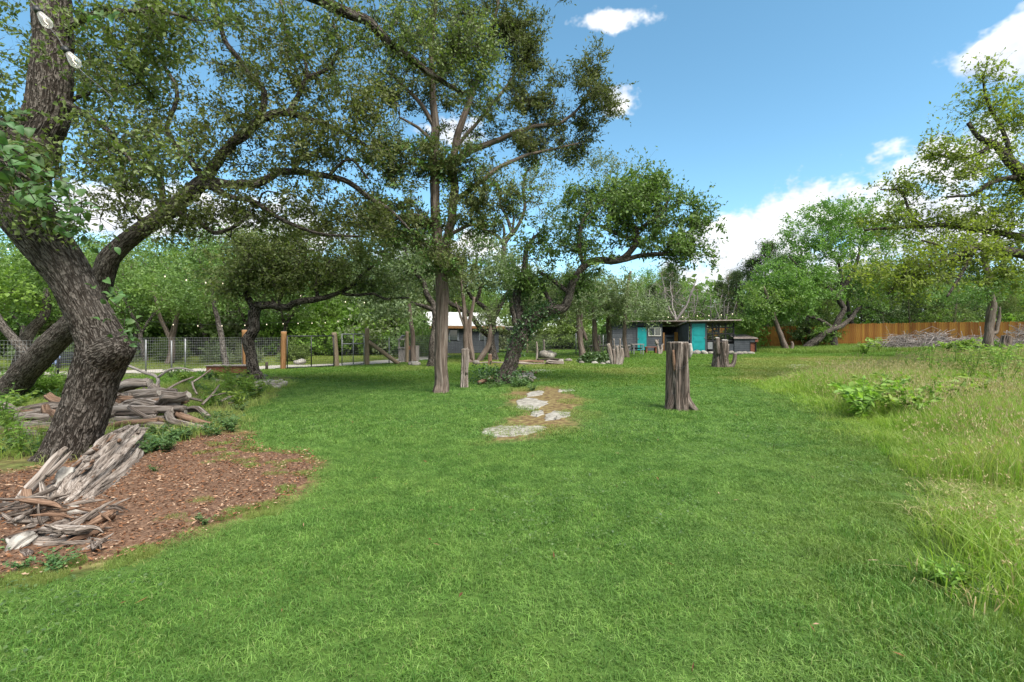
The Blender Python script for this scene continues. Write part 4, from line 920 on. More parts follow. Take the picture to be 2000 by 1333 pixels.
mid_tree(25, 'thin_oak_tree', 'thin dark trunk leaning between the forked oak and the fence', GY(1672, 41.5), [[(1676, 692, 41.5, 6), (1670, 660, 41.5, 5), (1662, 625, 41.5, 4), (1655, 590, 41.5, 3)]], [(1655, 560, 41.5, 50, 30, 2, 36)], 'bark_oak_dark', 'leaf_wood', 26, .5, .16, .08)
mid_tree(30, 'thin_oak_tree', 'thin upright dark trunk between the leaning bare cedar and the slanting oak', GY(1588, 41.5), [[(1590, 692, 41.5, 5), (1584, 665, 41.5, 4.5), (1578, 640, 41.5, 4.2), (1572, 600, 41.5, 3)]], [(1570, 575, 41.5, 40, 26, 2, 30)], 'bark_oak_dark', 'leaf_wood', 26, .5, .16, .08)
# grey trunk with spreading roots on the right
t = mid_tree(26, 'dead_cedar_tree', 'tall grey cedar trunk with flared base and spreading roots near the brush pile', GY(1932, 26.0),
    [[(1928, 715, 26, 11.70), (1928, 700, 26, 10.14), (1930, 670, 26, 8.58), (1934, 640, 26, 7.41), (1935, 600, 26, 7.02), (1931, 560, 26, 6.24), (1928, 530, 26, 5.46), (1925, 480, 26, 4.68), (1920, 430, 26, 3.12)], [(1933, 545, 26, 3.12), (1915, 560, 26, 2.34), (1905, 545, 26, 1.56)], [(1945, 650, 26, 3.90), (1951, 620, 26, 3.12), (1953, 600, 26, 1.56)], [(1938, 700, 25.8, 7.02), (1960, 704, 25.5, 6.24), (1985, 708, 25.3, 3.90)], [(1922, 705, 25.8, 6.24), (1900, 712, 25.4, 4.68)]],
    [(1880, 575, 26, 60, 22, 1.6, 50), (1960, 560, 26, 50, 22, 1.6, 36)], 'bark_juniper', 'leaf_oak_dark', 34, .4, .11, .045, .007, .4, .3, None, 20)
# oaks behind the cedar in the centre
mid_tree(27, 'forked_lawn_oak_tree', 'many limbed oak with curving dark boughs in front of the metal roofed shed', GY(962, 27.0),
    [[(968, 712, 27, 10), (967, 700, 27, 8), (962, 660, 27, 7.5), (962, 640, 27, 7), (963, 622, 27, 6.5), (975, 600, 27, 5), (985, 580, 27, 4), (1000, 558, 27, 3)], [(960, 660, 27, 5.5), (940, 645, 26.8, 5), (925, 625, 26.6, 5), (915, 610, 26.5, 5), (895, 602, 26.4, 4.5), (876, 590, 26.3, 4), (850, 565, 26.3, 2.5)], [(962, 625, 27, 5), (945, 600, 27, 4.5), (925, 585, 27, 4), (910, 560, 27, 3), (900, 530, 27, 2)], [(930, 588, 27, 3.4), (938, 565, 27, 3), (930, 530, 27, 2)]],
    [(930, 540, 27, 90, 45, 2.4, 80), (990, 530, 27, 70, 45, 2.2, 70), (860, 545, 26.5, 60, 35, 2, 44), (940, 470, 27, 60, 40, 2, 40)], 'bark_oak_dark', 'leaf_wood_grey', 30, .42, .13, .07)
mid_tree(28, 'sparse_oak_tree', 'sparse tall oak with wavy grey bare boughs against the sky', GY(1000, 29.0),
    [[(1010, 705, 29, 8), (1008, 640, 29, 7), (995, 560, 29, 6), (985, 500, 29, 5.5), (988, 470, 29, 5), (1002, 455, 29, 4.5), (1015, 435, 29, 3.5), (1025, 405, 29, 3), (1022, 365, 29, 2.4), (1030, 335, 29, 2), (1060, 320, 29, 1.4)], [(985, 480, 29, 4), (970, 460, 29, 3), (945, 452, 29, 2.2)], [(1000, 456, 29, 3.4), (990, 425, 29, 3), (978, 400, 29, 2.4), (975, 375, 29, 2), (965, 350, 29, 1.4)], [(985, 470, 29, 3), (982, 440, 29, 2.4), (965, 420, 29, 2)], [(1000, 455, 29, 2.6), (1003, 420, 29, 2), (990, 385, 29, 1.5), (1000, 350, 29, 1.2)]],
    [(1050, 330, 29, 60, 35, 2, 50), (970, 350, 29, 40, 35, 1.6, 26), (1040, 390, 29, 50, 40, 2, 36), (940, 440, 29, 40, 30, 1.5, 26), (1200, 330, 30, 50, 40, 2, 44), (1160, 320, 30, 40, 30, 1.6, 30), (1090, 440, 29.5, 50, 60, 2, 60), (1000, 520, 29, 60, 40, 2, 60)], 'bark_far', 'leaf_wood_grey', 22, .38, .11, .05, .009)
mid_tree(29, 'curved_oak_tree', 'oak with forked low limbs growing just behind the tall cedar trunk', GY(846, 22.0),
    [[(842, 720, 22, 9), (845, 700, 22, 7.5), (848, 660, 22, 7), (848, 620, 22, 6.5), (845, 595, 22, 6), (832, 572, 22, 5), (828, 550, 22, 4), (800, 520, 22, 3), (790, 480, 22, 2)], [(846, 605, 22, 5), (826, 598, 22, 4), (800, 590, 22, 2.5), (750, 570, 22, 1.6)]],
    [(790, 530, 22, 70, 45, 2, 90), (730, 540, 22, 60, 50, 2, 70), (760, 600, 21.5, 55, 30, 1.6, 56), (770, 470, 22, 60, 40, 1.8, 60), (840, 490, 22, 45, 40, 1.6, 40)], 'bark_oak_dark', 'leaf_wood_grey', 30, .36, .11, .055, .009)
for (px, Y, l, lb) in [(908, 24.5, [[(912, 712, 24.5, 7), (911, 700, 24.5, 6), (910, 660, 24.5, 5.5), (908, 625, 24.5, 5), (905, 590, 24.5, 3.5), (900, 540, 24.5, 2)], [(922, 706, 24.6, 6), (921, 690, 24.6, 5.5), (917, 650, 24.6, 5), (920, 620, 24.6, 4), (926, 580, 24.6, 2.5)], [(908, 640, 24.5, 3), (900, 620, 24.5, 2.5), (890, 590, 24.5, 1.6)]], 'double stemmed reddish cedar behind the pale stump post in the lawn'),
                       (942, 26.0, [[(934, 710, 26, 6), (940, 698, 26, 5.5), (952, 680, 26, 5), (957, 655, 26, 4.5), (955, 620, 26.2, 3)]], 'slanting grey trunk leaning on the curving boughs before the shed'),
                       (808, 25.5, [[(808, 708, 25.5, 6), (808, 690, 25.5, 5), (806, 650, 25.5, 4.5), (800, 600, 25.5, 3.5), (795, 550, 25.5, 2)]], 'slim reddish cedar beside the cabinet and shed door')]:
    mid_tree(int(px), 'cedar_tree', lb, GY(px, Y), l, [(l[0][-1][0], l[0][-1][1], Y, 40, 35, 1.2, 30)], 'bark_juniper', 'leaf_wood_grey', 28, .34, .11, .05, .008)
# grove of pale cedars by the benches
for i, (px, Y, l, bl, lb) in enumerate([
    (1135, 28.0, [[(1140, 703, 28, 8), (1138, 690, 28, 6.5), (1133, 660, 28, 5.5), (1130, 638, 28, 5), (1128, 600, 28, 3)], [(1134, 668, 28, 3.5), (1138, 645, 28, 3), (1145, 665, 28, 2.5), (1136, 640, 28, 3), (1137, 610, 28, 2)]], [(1130, 590, 28, 60, 40, 1.8, 80), (1090, 560, 28, 40, 40, 1.5, 40)], 'pale split cedar trunk behind the vine covered mound'),
    (1162, 30.5, [[(1168, 694, 30.5, 6), (1163, 670, 30.5, 5), (1160, 640, 30.5, 4.5), (1158, 600, 30.5, 3)]], [(1160, 570, 30.5, 60, 45, 2, 90)], 'pale cedar trunk behind the dark green shrub'),
    (1221, 29.5, [[(1224, 700, 29.5, 6), (1222, 680, 29.5, 4.5), (1220, 650, 29.5, 4), (1222, 600, 29.5, 3.5), (1226, 560, 29.5, 3), (1232, 530, 29.5, 2)]], [(1225, 600, 29.5, 70, 35, 2, 90), (1270, 610, 29.5, 40, 22, 1.4, 40), (1200, 560, 29.5, 60, 35, 2, 60)], 'slender pale cedar in front of the picnic table'),
    (1190, 31.5, [[(1192, 694, 31.5, 6), (1190, 660, 31.5, 5), (1188, 620, 31.5, 4)]], [(1190, 610, 31.5, 50, 30, 1.8, 60)], 'pale cedar among the grove left of the coop with the window')]):
    mid_tree(40 + i, 'grove_cedar_tree', lb, GY(px, Y), l, bl, 'bark_juniper', 'leaf_wood_grey', 34, .36, .11, .05, .008, .4, .5, 'pale cedars in the small grove')
# ------------------------------------------------------------------ the woods behind, and shrubs
def gen_tree(seed, h, w, bark, leaf, per, L, W, kind='oak', n=150):
    """a woodland tree about h metres tall and 2w wide, as meshes standing at the origin"""
    t = Tree(seed); r = t.r; lean = r.normal(size=2) * .12 * h
    if kind == 'juniper':
        t.limb(np.array([[0, 0, -.2, .16], [0, 0, 0, .14], [lean[0] * .3, lean[1] * .3, h * .4, .1], [lean[0] * .5, lean[1] * .5, h * .95, .03]]), .5, .3)
        k = r.random(n) ** .8; z = h * (.16 + .84 * k); a = r.random(n) * 6.28; rr = w * (1.05 - k) ** .7 * (.45 + .55 * r.random(n)); T = np.c_[rr * np.cos(a), rr * np.sin(a), z]
    else:
        fk = h * (.22 + .16 * r.random())
        t.limb(np.array([[0, 0, -.2, .2], [0, 0, 0, .17], [lean[0] * .2, lean[1] * .2, fk * .6, .14], [lean[0] * .4, lean[1] * .4, fk, .12]]), .4, .4)
        for k in range(4):
            a = 6.28 * k / 4 + r.normal() * .4; q = np.array([np.cos(a), np.sin(a)]) * w
            t.limb(np.array([[*(lean * .4), fk, .09], [*(lean * .5 + q * .3), h * .5, .07], [*(lean * .7 + q * .5), h * .68, .05], [*(lean + q * .62), h * .82, .025]]), .45, 1.2)
        u = unit(r.normal(size=(n, 3))) * (r.random(n) ** .5)[:, None]; T = np.c_[u[:, 0] * w + lean[0] * .7, u[:, 1] * w + lean[1] * .7, h * .62 + u[:, 2] * h * .36]
    t.fill(T, .6, .2, .15, 5)
    root = bpy.data.objects.new('tmp', None); root.location = (0, 0, 0)
    t.wood(root, bark, bark, 8, .35, None, rootflare(.3, .4, 4, seed), .011)
    if per: t.leaves(root, leaf, per, .12 * w + .22, L, W, .5)
    parts = [(c.name.split('.')[0], c.data) for c in list(bpy.data.objects) if c.parent == root]
    for c in [c for c in bpy.data.objects if c.parent == root]: bpy.data.objects.remove(c)
    bpy.data.objects.remove(root); return parts
def plant(parts, name, loc, s, rz, label, cat, group=None, sz=None):
    o = empty(name, loc, label, cat, group, rz); o.scale = (s, s, sz or s)
    for nm, me in parts: add_obj(nm, me, o)
    return o
OAK = [gen_tree(101 + i, 8.0, 2.6 + .3 * i, 'bark_far', ['leaf_wood', 'leaf_wood_bright', 'leaf_wood_grey', 'leaf_wood', 'leaf_oak_dark'][i], 63, .14, .078, 'oak', 170) for i in range(5)]
JUN = [gen_tree(121 + i, 8.0, 2.1, 'bark_juniper', ['leaf_cedar_dark', 'leaf_juniper', 'leaf_dry'][i], 63, .15, .05, 'juniper', [190, 190, 70][i]) for i in range(3)]
BARE = [gen_tree(131 + i, 8.0, 2.4, 'twig_grey', None, 0, 0, 0, 'oak', 330) for i in range(2)]
def gen_shrub(seed, leaf, n=1500, L=.095, W=.055):
    r = np.random.default_rng(seed); T = Tree(seed); T.limb(np.array([[0, 0, -.1, .03], [0, 0, .3, .02]]), .15, .3)
    u = unit(r.normal(size=(60, 3))) * (r.random(60) ** .5)[:, None]; u[:, 2] = np.abs(u[:, 2]); T.fill(u * np.array([1, 1, 1.25]) + [0, 0, .15], .3, .2, .1, 3)
    root = bpy.data.objects.new('tmp', None); T.wood(root, 'bark_far', 'bark_far', 5, .2, None, None, .005); T.leaves(root, leaf, n // 60, .26, L, W, .5, name='foliage')
    parts = [({'trunk': 'stem'}.get(c.name.split('.')[0], c.name.split('.')[0]), c.data) for c in list(bpy.data.objects) if c.parent == root]
    for c in [c for c in bpy.data.objects if c.parent == root]: bpy.data.objects.remove(c)
    bpy.data.objects.remove(root); return parts
SHR = [gen_shrub(141 + i, ['leaf_wood_bright', 'leaf_wood', 'leaf_wood_grey', 'leaf_oak_dark'][i], 5000) for i in range(4)]
def woods():
    r = np.random.default_rng(77)
    def put(lst, px, Y, h, label, group, name='woodland_tree', cat='tree', base=8.0):
        s = h / base; plant(lst, name, GY(px, Y) - [0, 0, .05], s * (.95 + .15 * r.random()), r.random() * 6.28, label, cat, group, s)
    lab = {'o': 'leafy green oak in the woods beyond the gravel road', 'b': 'bright green young oak in the woods beyond the gravel road', 'j': 'dark evergreen cedar in the woods beyond the gravel road', 'd': 'browning half dead cedar in the woods beyond the gravel road'}
    for px in range(-140, 840, 62):                 # left: three ranks beyond the road
        for rank, (Y, h) in enumerate(((29, 7.4), (38, 9.2), (50, 11.5))):
            q = r.random(); x = px + r.normal() * 16 + rank * 20; y = Y + r.normal() * 1.6
            if rank == 0 and q > .86: continue
            if px > 620 and rank == 0: y += 8
            if q < .5: put(OAK[[0, 3, 4][int(r.integers(3))]], x, y, h * (.8 + .35 * r.random()), lab['o'], 'leafy oaks beyond the road')
            elif q < .78: put(OAK[1], x, y, h * (.75 + .3 * r.random()), lab['b'], 'bright oaks beyond the road')
            elif q < .95: put(JUN[int(r.integers(2))], x, y, h * (.75 + .3 * r.random()), lab['j'], 'cedars beyond the road')
            else: put(JUN[2], x, y, h * .8, lab['d'], 'browning cedars beyond the road')
    for px in range(-120, 830, 34):
        for Y in (25.0, 33.0, 43.0):
            k = int(r.integers(4)); h = (1.3 + 1.5 * r.random()) * (1 if Y < 30 else 1.5)
            if Y < 30:
                if r.random() < .5: continue
                h *= .6
            yy = Y + r.normal() * 1.2 + (8 if px > 560 and Y < 30 else 0)
            plant(SHR[k], 'understory_shrub', GY(px + r.normal() * 10, yy), h * .8, r.random() * 6.28, 'leafy green shrub at the edge of the woods beyond the road', 'shrub', 'shrubs at the edge of the woods')
    # centre: behind the shed and the grove
    for px in range(830, 1370, 44):
        for Y, h in ((45, 7.2), (56, 8.6)):
            q = r.random(); g = 'trees behind the sheds'
            if q < .55: put(OAK[[2, 0, 1][int(r.integers(3))]], px + r.normal() * 12, Y + r.normal() * 2, h * (.8 + .3 * r.random()), 'leafy oak in the woods behind the shed and coops', g + ', oaks')
            else: put(JUN[int(r.integers(2))], px + r.normal() * 12, Y + r.normal() * 2, h * (.75 + .3 * r.random()), 'dark cedar in the woods behind the shed and coops', g + ', cedars')
    for px in range(820, 1480, 40):
        plant(SHR[int(r.integers(4))], 'understory_shrub', GY(px + r.normal() * 8, 44 + r.normal() * 1.5), 1.6 + .8 * r.random(), r.random() * 6.28, 'leafy shrub behind the shed and coops', 'shrub', 'shrubs behind the coops')
    for px, Y, h, k in ((1275, 43, 6.6, 0), (1318, 41.5, 7.4, 1), (1352, 45, 6.2, 0), (1390, 46, 6.0, 1), (1415, 44, 5.2, 0), (1232, 45, 6.4, 1)):
        put(BARE[k], px, Y, h, 'bare grey leafless tree behind the teal doored coops', 'bare trees behind the coops', 'bare_tree')
    # right: cedars over the coop roof, then woods beyond the cedar fence
    for px, Y, h in ((1405, 52, 6.8), (1440, 50, 7.6), (1468, 47, 8.4), (1500, 46, 9.8), (1530, 49, 9.0), (1430, 58, 8.2), (1560, 52, 9.2)):
        put(JUN[int(r.integers(2))], px, Y, h, 'dark cedar rising behind the coop with the mesh run', 'cedars behind the mesh run')
    for px in range(1580, 2250, 52):
        for Y, h in ((47, 7.0), (57, 9.0)):
            q = r.random()
            if q < .62: put(OAK[[0, 2, 1, 3][int(r.integers(4))]], px + r.normal() * 14, Y + r.normal() * 2, h * (.8 + .3 * r.random()), 'leafy oak in the woods beyond the cedar fence', 'oaks beyond the cedar fence')
            else: put(JUN[int(r.integers(2))], px + r.normal() * 14, Y + r.normal() * 2, h * (.7 + .3 * r.random()), 'dark cedar in the woods beyond the cedar fence', 'cedars beyond the cedar fence')
    for px in range(1500, 2200, 40):
        plant(SHR[int(r.integers(4))], 'understory_shrub', GY(px + r.normal() * 8, 45.5 + r.normal() * 1.2), 1.7 + .8 * r.random(), r.random() * 6.28, 'leafy shrub showing over the cedar fence', 'shrub', 'shrubs beyond the cedar fence')
    # the far wood that closes the horizon
    n = 26000; a = np.linspace(-1.15, 1.15, n); d = 66 + 26 * r.random(n); X = np.sin(a) * d * 1.25; Y = np.cos(a) * d
    top = 5.5 + 3.2 * vnoise(np.c_[a * 40, 0 * a, 0 * a]) + 1.2 * vnoise(np.c_[a * 160, 0 * a, 0 * a + 4]); Z = gz(X, Y) + top * r.random(n) ** .7
    mb = MB(); leafquads(mb, np.c_[X, Y, Z], r.normal(size=(n, 3)), .9, .6, r, .5)
    tag(mb.build('distant_woods', 'leaf_wood'), 'far green wood closing the view all round', 'woods', kind='stuff')
    # single trunks that show between the fence and the road
    mid_tree(61, 'roadside_cedar_tree', 'forked reddish cedar trunk standing by the gravel road', GY(332, 24.0), [[(325, 735, 24, 10), (326, 720, 24, 8), (332, 690, 24, 6.5), (336, 660, 24, 6), (345, 630, 24, 5), (350, 600, 24, 3)], [(334, 664, 24, 5), (322, 640, 24, 4), (310, 610, 24, 3.4), (300, 570, 24, 2.4)]], [(310, 560, 24, 50, 40, 1.8, 50), (370, 580, 24, 60, 45, 1.8, 70)], 'bark_juniper', 'leaf_wood', 28, .36, .11, .055, .008)
    mid_tree(62, 'grey_oak_tree', 'slim grey trunk rising behind the red planter box', GY(440, 21.8), [[(446, 725, 21.8, 6.5), (440, 700, 21.8, 5.5), (432, 660, 21.8, 5), (424, 620, 21.8, 4.5), (415, 580, 21.8, 3.5), (412, 530, 21.8, 2.5)]], [(410, 560, 21.8, 60, 50, 1.8, 80), (390, 500, 21.8, 50, 40, 1.5, 40)], 'bark_far', 'leaf_oak_dark', 28, .34, .1, .05, .008)
    for i, (px, Y, l, lb) in enumerate([(70, 19.5, [[(40, 720, 19.5, 12), (44, 690, 19.5, 10), (66, 640, 19.5, 9), (85, 610, 19.5, 8), (92, 560, 19.5, 5)]], 'thick shaded trunk behind the leaning oak and the dark bench'), (12, 17.5, [[(70, 720, 17.5, 9), (50, 690, 17.5, 9), (25, 660, 17.5, 8), (0, 630, 17.5, 8), (-30, 590, 17.5, 6)]], 'slanting grey trunk behind the wire fence beyond the leaning oak'), (110, 21, [[(105, 720, 21, 8), (110, 680, 21, 7), (116, 640, 21, 6), (125, 600, 21, 4)]], 'upright brown trunk in the shade beyond the dark bench')]):
        mid_tree(70 + i, 'shade_oak_tree', lb, GY(l[0][0][0], Y), l, [(l[0][-1][0] - 20, l[0][-1][1] - 20, Y, 90, 60, 2, 90)], 'bark_far', ['leaf_wood', 'leaf_wood_bright', 'leaf_wood'][i], 28, .4, .12, .065, .008)
woods()
# ------------------------------------------------------------------ sheds, coops, fences
def lb(parent, name, mat, x0, x1, y0, y1, z0, z1, label=None):
    """a box part in the coordinates of its thing"""
    o = add_obj(name, bx(x0, x1, y0, y1, z0, z1).mesh(name, mat), parent)
    if label: o['label'] = label
    return o
def lt(parent, name, mat, pts, r, sides=8, smooth=True, disp=None, cap=True):
    tb = tube(pts, r, sides, cap, disp); return add_obj(name, MB().add(tb[0], tb[1], bk=tb[2]).mesh(name, mat, smooth), parent)
def siding(parent, mat, x0, x1, yf, z0, z1, step=.145, holes=()):
    """overlapping boards on a wall facing the camera, cut round the openings"""
    n = int(round((z1 - z0) / step)); st = (z1 - z0) / n
    for i in range(n):
        a, b = z0 + i * st, z0 + (i + 1) * st; spans = [(x0, x1)]
        for (hx0, hx1, hz0, hz1) in holes:
            if b > hz0 + .02 and a < hz1 - .02:
                spans = [s for (p, q) in spans for s in ((p, min(q, hx0)), (max(p, hx1), q)) if s[1] - s[0] > .02]
        for p, q in spans:
            V = np.array([[p, yf - .028, a], [q, yf - .028, a], [q, yf, a], [p, yf, a], [p, yf - .008, b + .012], [q, yf - .008, b + .012], [q, yf + .002, b + .012], [p, yf + .002, b + .012]])
            add_obj('siding_board', MB().add(V, BOXF).mesh('siding_board', mat), parent)
def X_(px, Y): return (px - 1000) / FPX * Y
def Z_(py, Y): return CH - (py - HY) / FPX * Y

def coop_run():
    Y = 36.0; base = GY(1400, Y); r = empty('chicken_coop', base, 'dark grey chicken coop with teal door and open mesh run beside nest box', 'chicken coop')
    x = lambda p: X_(p, Y) - base[0]; z = lambda p: Z_(p, Y) - base[2]
    lb(r, 'floor_sill', 'dark', x(1346), x(1434), -.02, 2.3, -.02, .10)
    lb(r, 'back_wall', 'dark', x(1346), x(1434), 2.2, 2.26, .1, .95); lb(r, 'side_wall', 'siding', x(1346) - .06, x(1346), 0, 2.26, .1, 2.2); lb(r, 'side_wall', 'siding', x(1378), x(1379.5), 0.05, 2.26, .1, 2.2)
    d = lb(r, 'door', 'teal', x(1351), x(1377), -.03, .02, z(686), z(632.5), 'teal painted door')
    for a, b in ((636, 655), (658, 668), (671, 683)): lb(d, 'panel_moulding', 'teal', x(1354), x(1374), -.045, -.03, z(b), z(a))
    lb(d, 'handle', 'metal_grey', x(1375), x(1376.3), -.08, -.03, z(661), z(659.3))
    lb(r, 'door_frame', 'siding', x(1348), x(1351), -.05, .04, .1, z(630)); lb(r, 'door_frame', 'siding', x(1377), x(1380), -.05, .04, .1, z(630)); lb(r, 'door_frame', 'siding', x(1351), x(1377), -.04, .04, z(632.3), z(630.2))
    for p in (1392, 1404, 1417, 1433): lb(r, 'post', 'dark', x(p) - .05, x(p) + .05, -.02, .07, .1, 2.2)
    for q in (640, 652, 666): lb(r, 'rail', 'dark', x(1380), x(1434), -.045, -.02, z(q) - .05, z(q) + .05)
    lb(r, 'lower_board', 'metal_grey', x(1381.5), x(1391), -.06, -.045, .25, z(668.5)); lb(r, 'lower_board', 'siding', x(1406), x(1416), -.06, -.046, .12, z(676)); lb(r, 'lower_board', 'siding', x(1419), x(1433), -.06, -.046, .12, z(672))
    m = MB()
    for i in range(54):
        xx = x(1380) + i * (x(1433) - x(1380)) / 53; tb = tube([[xx, -.01, .12], [xx, -.01, 2.2]], .003, 3, False); m.add(tb[0], tb[1])
    for i in range(40): tb = tube([[x(1380), -.012, .12 + i * .053], [x(1433), -.012, .12 + i * .053]], .003, 3, False); m.add(tb[0], tb[1])
    tag(add_obj('wire_mesh', m.mesh('wire_mesh', 'black_metal'), r), kind='stuff')
    V = np.array([[x(1340), -.45, 2.30], [x(1443), -.45, 2.36], [x(1443), 2.6, 2.02], [x(1340), 2.6, 1.96]]); V = np.vstack([V, V + [0, 0, .07]])
    rf = add_obj('roof', MB().add(V, BOXF).mesh('roof', 'roof_rust'), r)
    for i in range(8): q = x(1343) + i * .52; lb(rf, 'seam', 'roof_rust', q, q + .05, -.44, -.40, 2.37, 2.44)
    lb(r, 'hanging_feeder', 'metal_grey', x(1403) - .05, x(1403) + .05, .3, .4, z(645), 2.1); lb(r, 'hanging_feeder', 'metal_grey', x(1400) - .05, x(1406) + .05, .22, .5, z(649), z(645))
    return r
coop_run()
def nest_box():
    Y = 35.9; base = GY(1452, Y); r = empty('nest_box', base, 'low grey lapped board nest box with hinged roof beside the mesh run', 'nest box')
    x = lambda p: X_(p, Y) - base[0]; h = Z_(662, Y) - base[2]
    lb(r, 'carcass', 'dark', x(1434.5), x(1464), .0, .95, .02, h); siding(r, 'siding', x(1434), x(1464.5), 0, .03, h, .15)
    lb(r, 'side_panel', 'red_wood', x(1465), x(1476), .05, .12, .02, h - .25); lb(r, 'corner_post', 'dark', x(1464.2), x(1465.6), -.04, .06, .0, h); lb(r, 'corner_post', 'dark', x(1475.6), x(1477), -.03, .06, .0, h)
    lb(r, 'hatch', 'siding', x(1464.5), x(1478), -.05, .5, h - .26, h - .02); lb(r, 'hatch_end', 'red_wood', x(1474), x(1480), -.08, -.05, h - .24, h - .03)
    V = np.array([[x(1432), -.14, h], [x(1479), -.14, h], [x(1470), 1.05, h + .28], [x(1434), 1.05, h + .28]]); V = np.vstack([V, V + [0, 0, .045]])
    rf = add_obj('roof', MB().add(V, BOXF).mesh('roof', 'roof_rust'), r)
nest_box()
def coop_window():
    Y = 38.0; base = GY(1262, Y); r = empty('garden_coop', base, 'dark grey lapped board coop with teal door and white two pane window', 'chicken coop')
    x = lambda p: X_(p, Y) - base[0]; z = lambda p: Z_(p, Y) - base[2]; top = z(629)
    lb(r, 'carcass', 'dark', x(1196), x(1294), .03, 2.6, 0, top - .02)
    holes = [(x(1243), x(1264), .0, z(638)), (x(1266), x(1291), z(657), z(640))]
    siding(r, 'siding', x(1196), x(1294), 0, .02, top, .15, holes)
    d = lb(r, 'door', 'teal', x(1245), x(1262.5), -.05, -.01, z(684), z(640), 'teal painted door'); lb(d, 'handle', 'metal_grey', x(1246), x(1247), -.09, -.05, z(663), z(661))
    lb(r, 'door_frame', 'siding', x(1243), x(1245), -.06, .0, .0, z(638)); lb(r, 'door_frame', 'siding', x(1262.5), x(1264), -.06, .0, .0, z(638))
    w = lb(r, 'window', 'pane', x(1267.5), x(1289.5), -.02, .0, z(655.5), z(641.5))
    for a, b, c, e in ((1266, 1267.6, 657, 640), (1289.4, 1291, 657, 640), (1277.8, 1279.2, 655.4, 641.6)): lb(w, 'window_frame', 'cream', x(a), x(b), -.06, .002, z(c), z(e))
    for c, e in ((657, 655.4), (641.6, 640)): lb(w, 'window_frame', 'cream', x(1267.6), x(1289.4), -.058, .001, z(c), z(e))
    siding(r, 'siding', x(1298), x(1347), .5, .02, z(655), .15, [(x(1305), x(1319), z(671), z(662))]); lb(r, 'small_window', 'pane', x(1305), x(1319), .5, .53, z(671), z(662)); lb(r, 'wing_carcass', 'dark', x(1298), x(1322), .535, 2.3, 0, z(655)); lb(r, 'porch_shade_wall', 'dark', x(1297), x(1349), 2.32, 2.38, 0, top - .3); lb(r, 'cedar_panel', 'cedar', x(1321), x(1347), .42, .46, z(672), z(649))  # dark sheet at the back stands in for the shadow under the porch roof
    lb(r, 'post', 'postwood_orange', x(1294.2), x(1297.4), -.08, .06, 0, z(650))
    V = np.array([[x(1190), -.5, top], [x(1350), -.5, top + .04], [x(1350), 2.9, top - .25], [x(1190), 2.9, top - .3]]); V = np.vstack([V, V + [0, 0, .05]])
    add_obj('roof', MB().add(V, BOXF).mesh('roof', 'roof_rust'), r)
coop_window()
def shed():
    base = GY(843, 33.5); t = math.radians(21); r = empty('shed', base, 'dark board shed with white metal gable roof behind the curving oak', 'shed', rz=t)
    Lx, D, E, R = 4.9, 3.4, 2.0, 2.95
    lb(r, 'carcass', 'dark', .03, Lx, .03, D, 0, E - .02)
    siding(r, 'siding', 0, Lx, 0, .05, E, .16, [(1.2, 1.9, .9, 1.7), (3.4, 4.0, .9, 1.7)])
    for a in (1.2, 3.4): w = lb(r, 'window', 'pane', a + .06, a + .62, -.01, .02, .95, 1.65); lb(w, 'window_frame', 'siding_light', a, a + .06, -.05, .02, .9, 1.7); lb(w, 'window_frame', 'siding_light', a + .62, a + .7, -.05, .02, .9, 1.7)
    V = np.array([[-.02, 0, E], [-.02, D, E], [-.02, D / 2, R - .06], [-.0, 0, E], [-.0, D, E], [-.0, D / 2, R - .06]]); add_obj('gable', MB().add(V, [np.array([[0, 2, 1], [3, 4, 5]]), np.array([[0, 1, 4, 3], [1, 2, 5, 4], [2, 0, 3, 5]])]).mesh('gable', 'siding'), r)
    for i in range(3):
        a = .35 + i * .95; d = lb(r, 'door', 'siding_light', -.06, -.02, a, a + .88, .15, E - .08, 'pale grey blue door leaf'); lb(d, 'brace', 'dark', -.075, -.06, a, a + .88, 1.0, 1.07); lb(d, 'brace', 'dark', -.075, -.06, a + .86, a + .93, .15, E - .08)
    for s in (0, 1):
        y0, y1 = (-.35, D / 2) if s == 0 else (D + .35, D / 2); ze = E - .1
        V = np.array([[-.3, y0, ze], [Lx + .3, y0, ze], [Lx + .3, y1, R], [-.3, y1, R]]); V = np.vstack([V, V + [0, 0, .03]]); rf = add_obj('roof', MB().add(V, BOXF if s == 0 else BOXF[:, ::-1]).mesh('roof', 'roof_white'), r)
        if s == 0:
            for i in range(12):
                q = -.28 + i * .5; V = np.array([[q, y0, ze + .03], [q + .04, y0, ze + .03], [q + .04, y1, R + .03], [q, y1, R + .03]]); V = np.vstack([V, V + [0, 0, .025]]); add_obj('seam', MB().add(V, BOXF).mesh('seam', 'roof_white'), rf)
    lb(r, 'fascia', 'postwood_orange', -.3, Lx + .3, -.39, -.35, E - .24, E - .06)
    pr = lb(r, 'porch_roof', 'roof_white', Lx + .32, Lx + 2.2, -.6, 2.2, E - .16, E - .08); lb(pr, 'fascia', 'dark', Lx + .32, Lx + 2.2, -.63, -.6, E - .36, E - .12)
    for q in (Lx + 2.0,): lb(r, 'post', 'postwood', q, q + .1, -.5, -.4, 0, E - .16)
    lb(r, 'lean_to_roof', 'dark', -3.4, -.34, .2, 2.6, 1.72, 1.8)
    for q in (-3.3, -1.6): lb(r, 'post', 'postwood', q, q + .1, .3, .4, 0, 1.72)
shed()
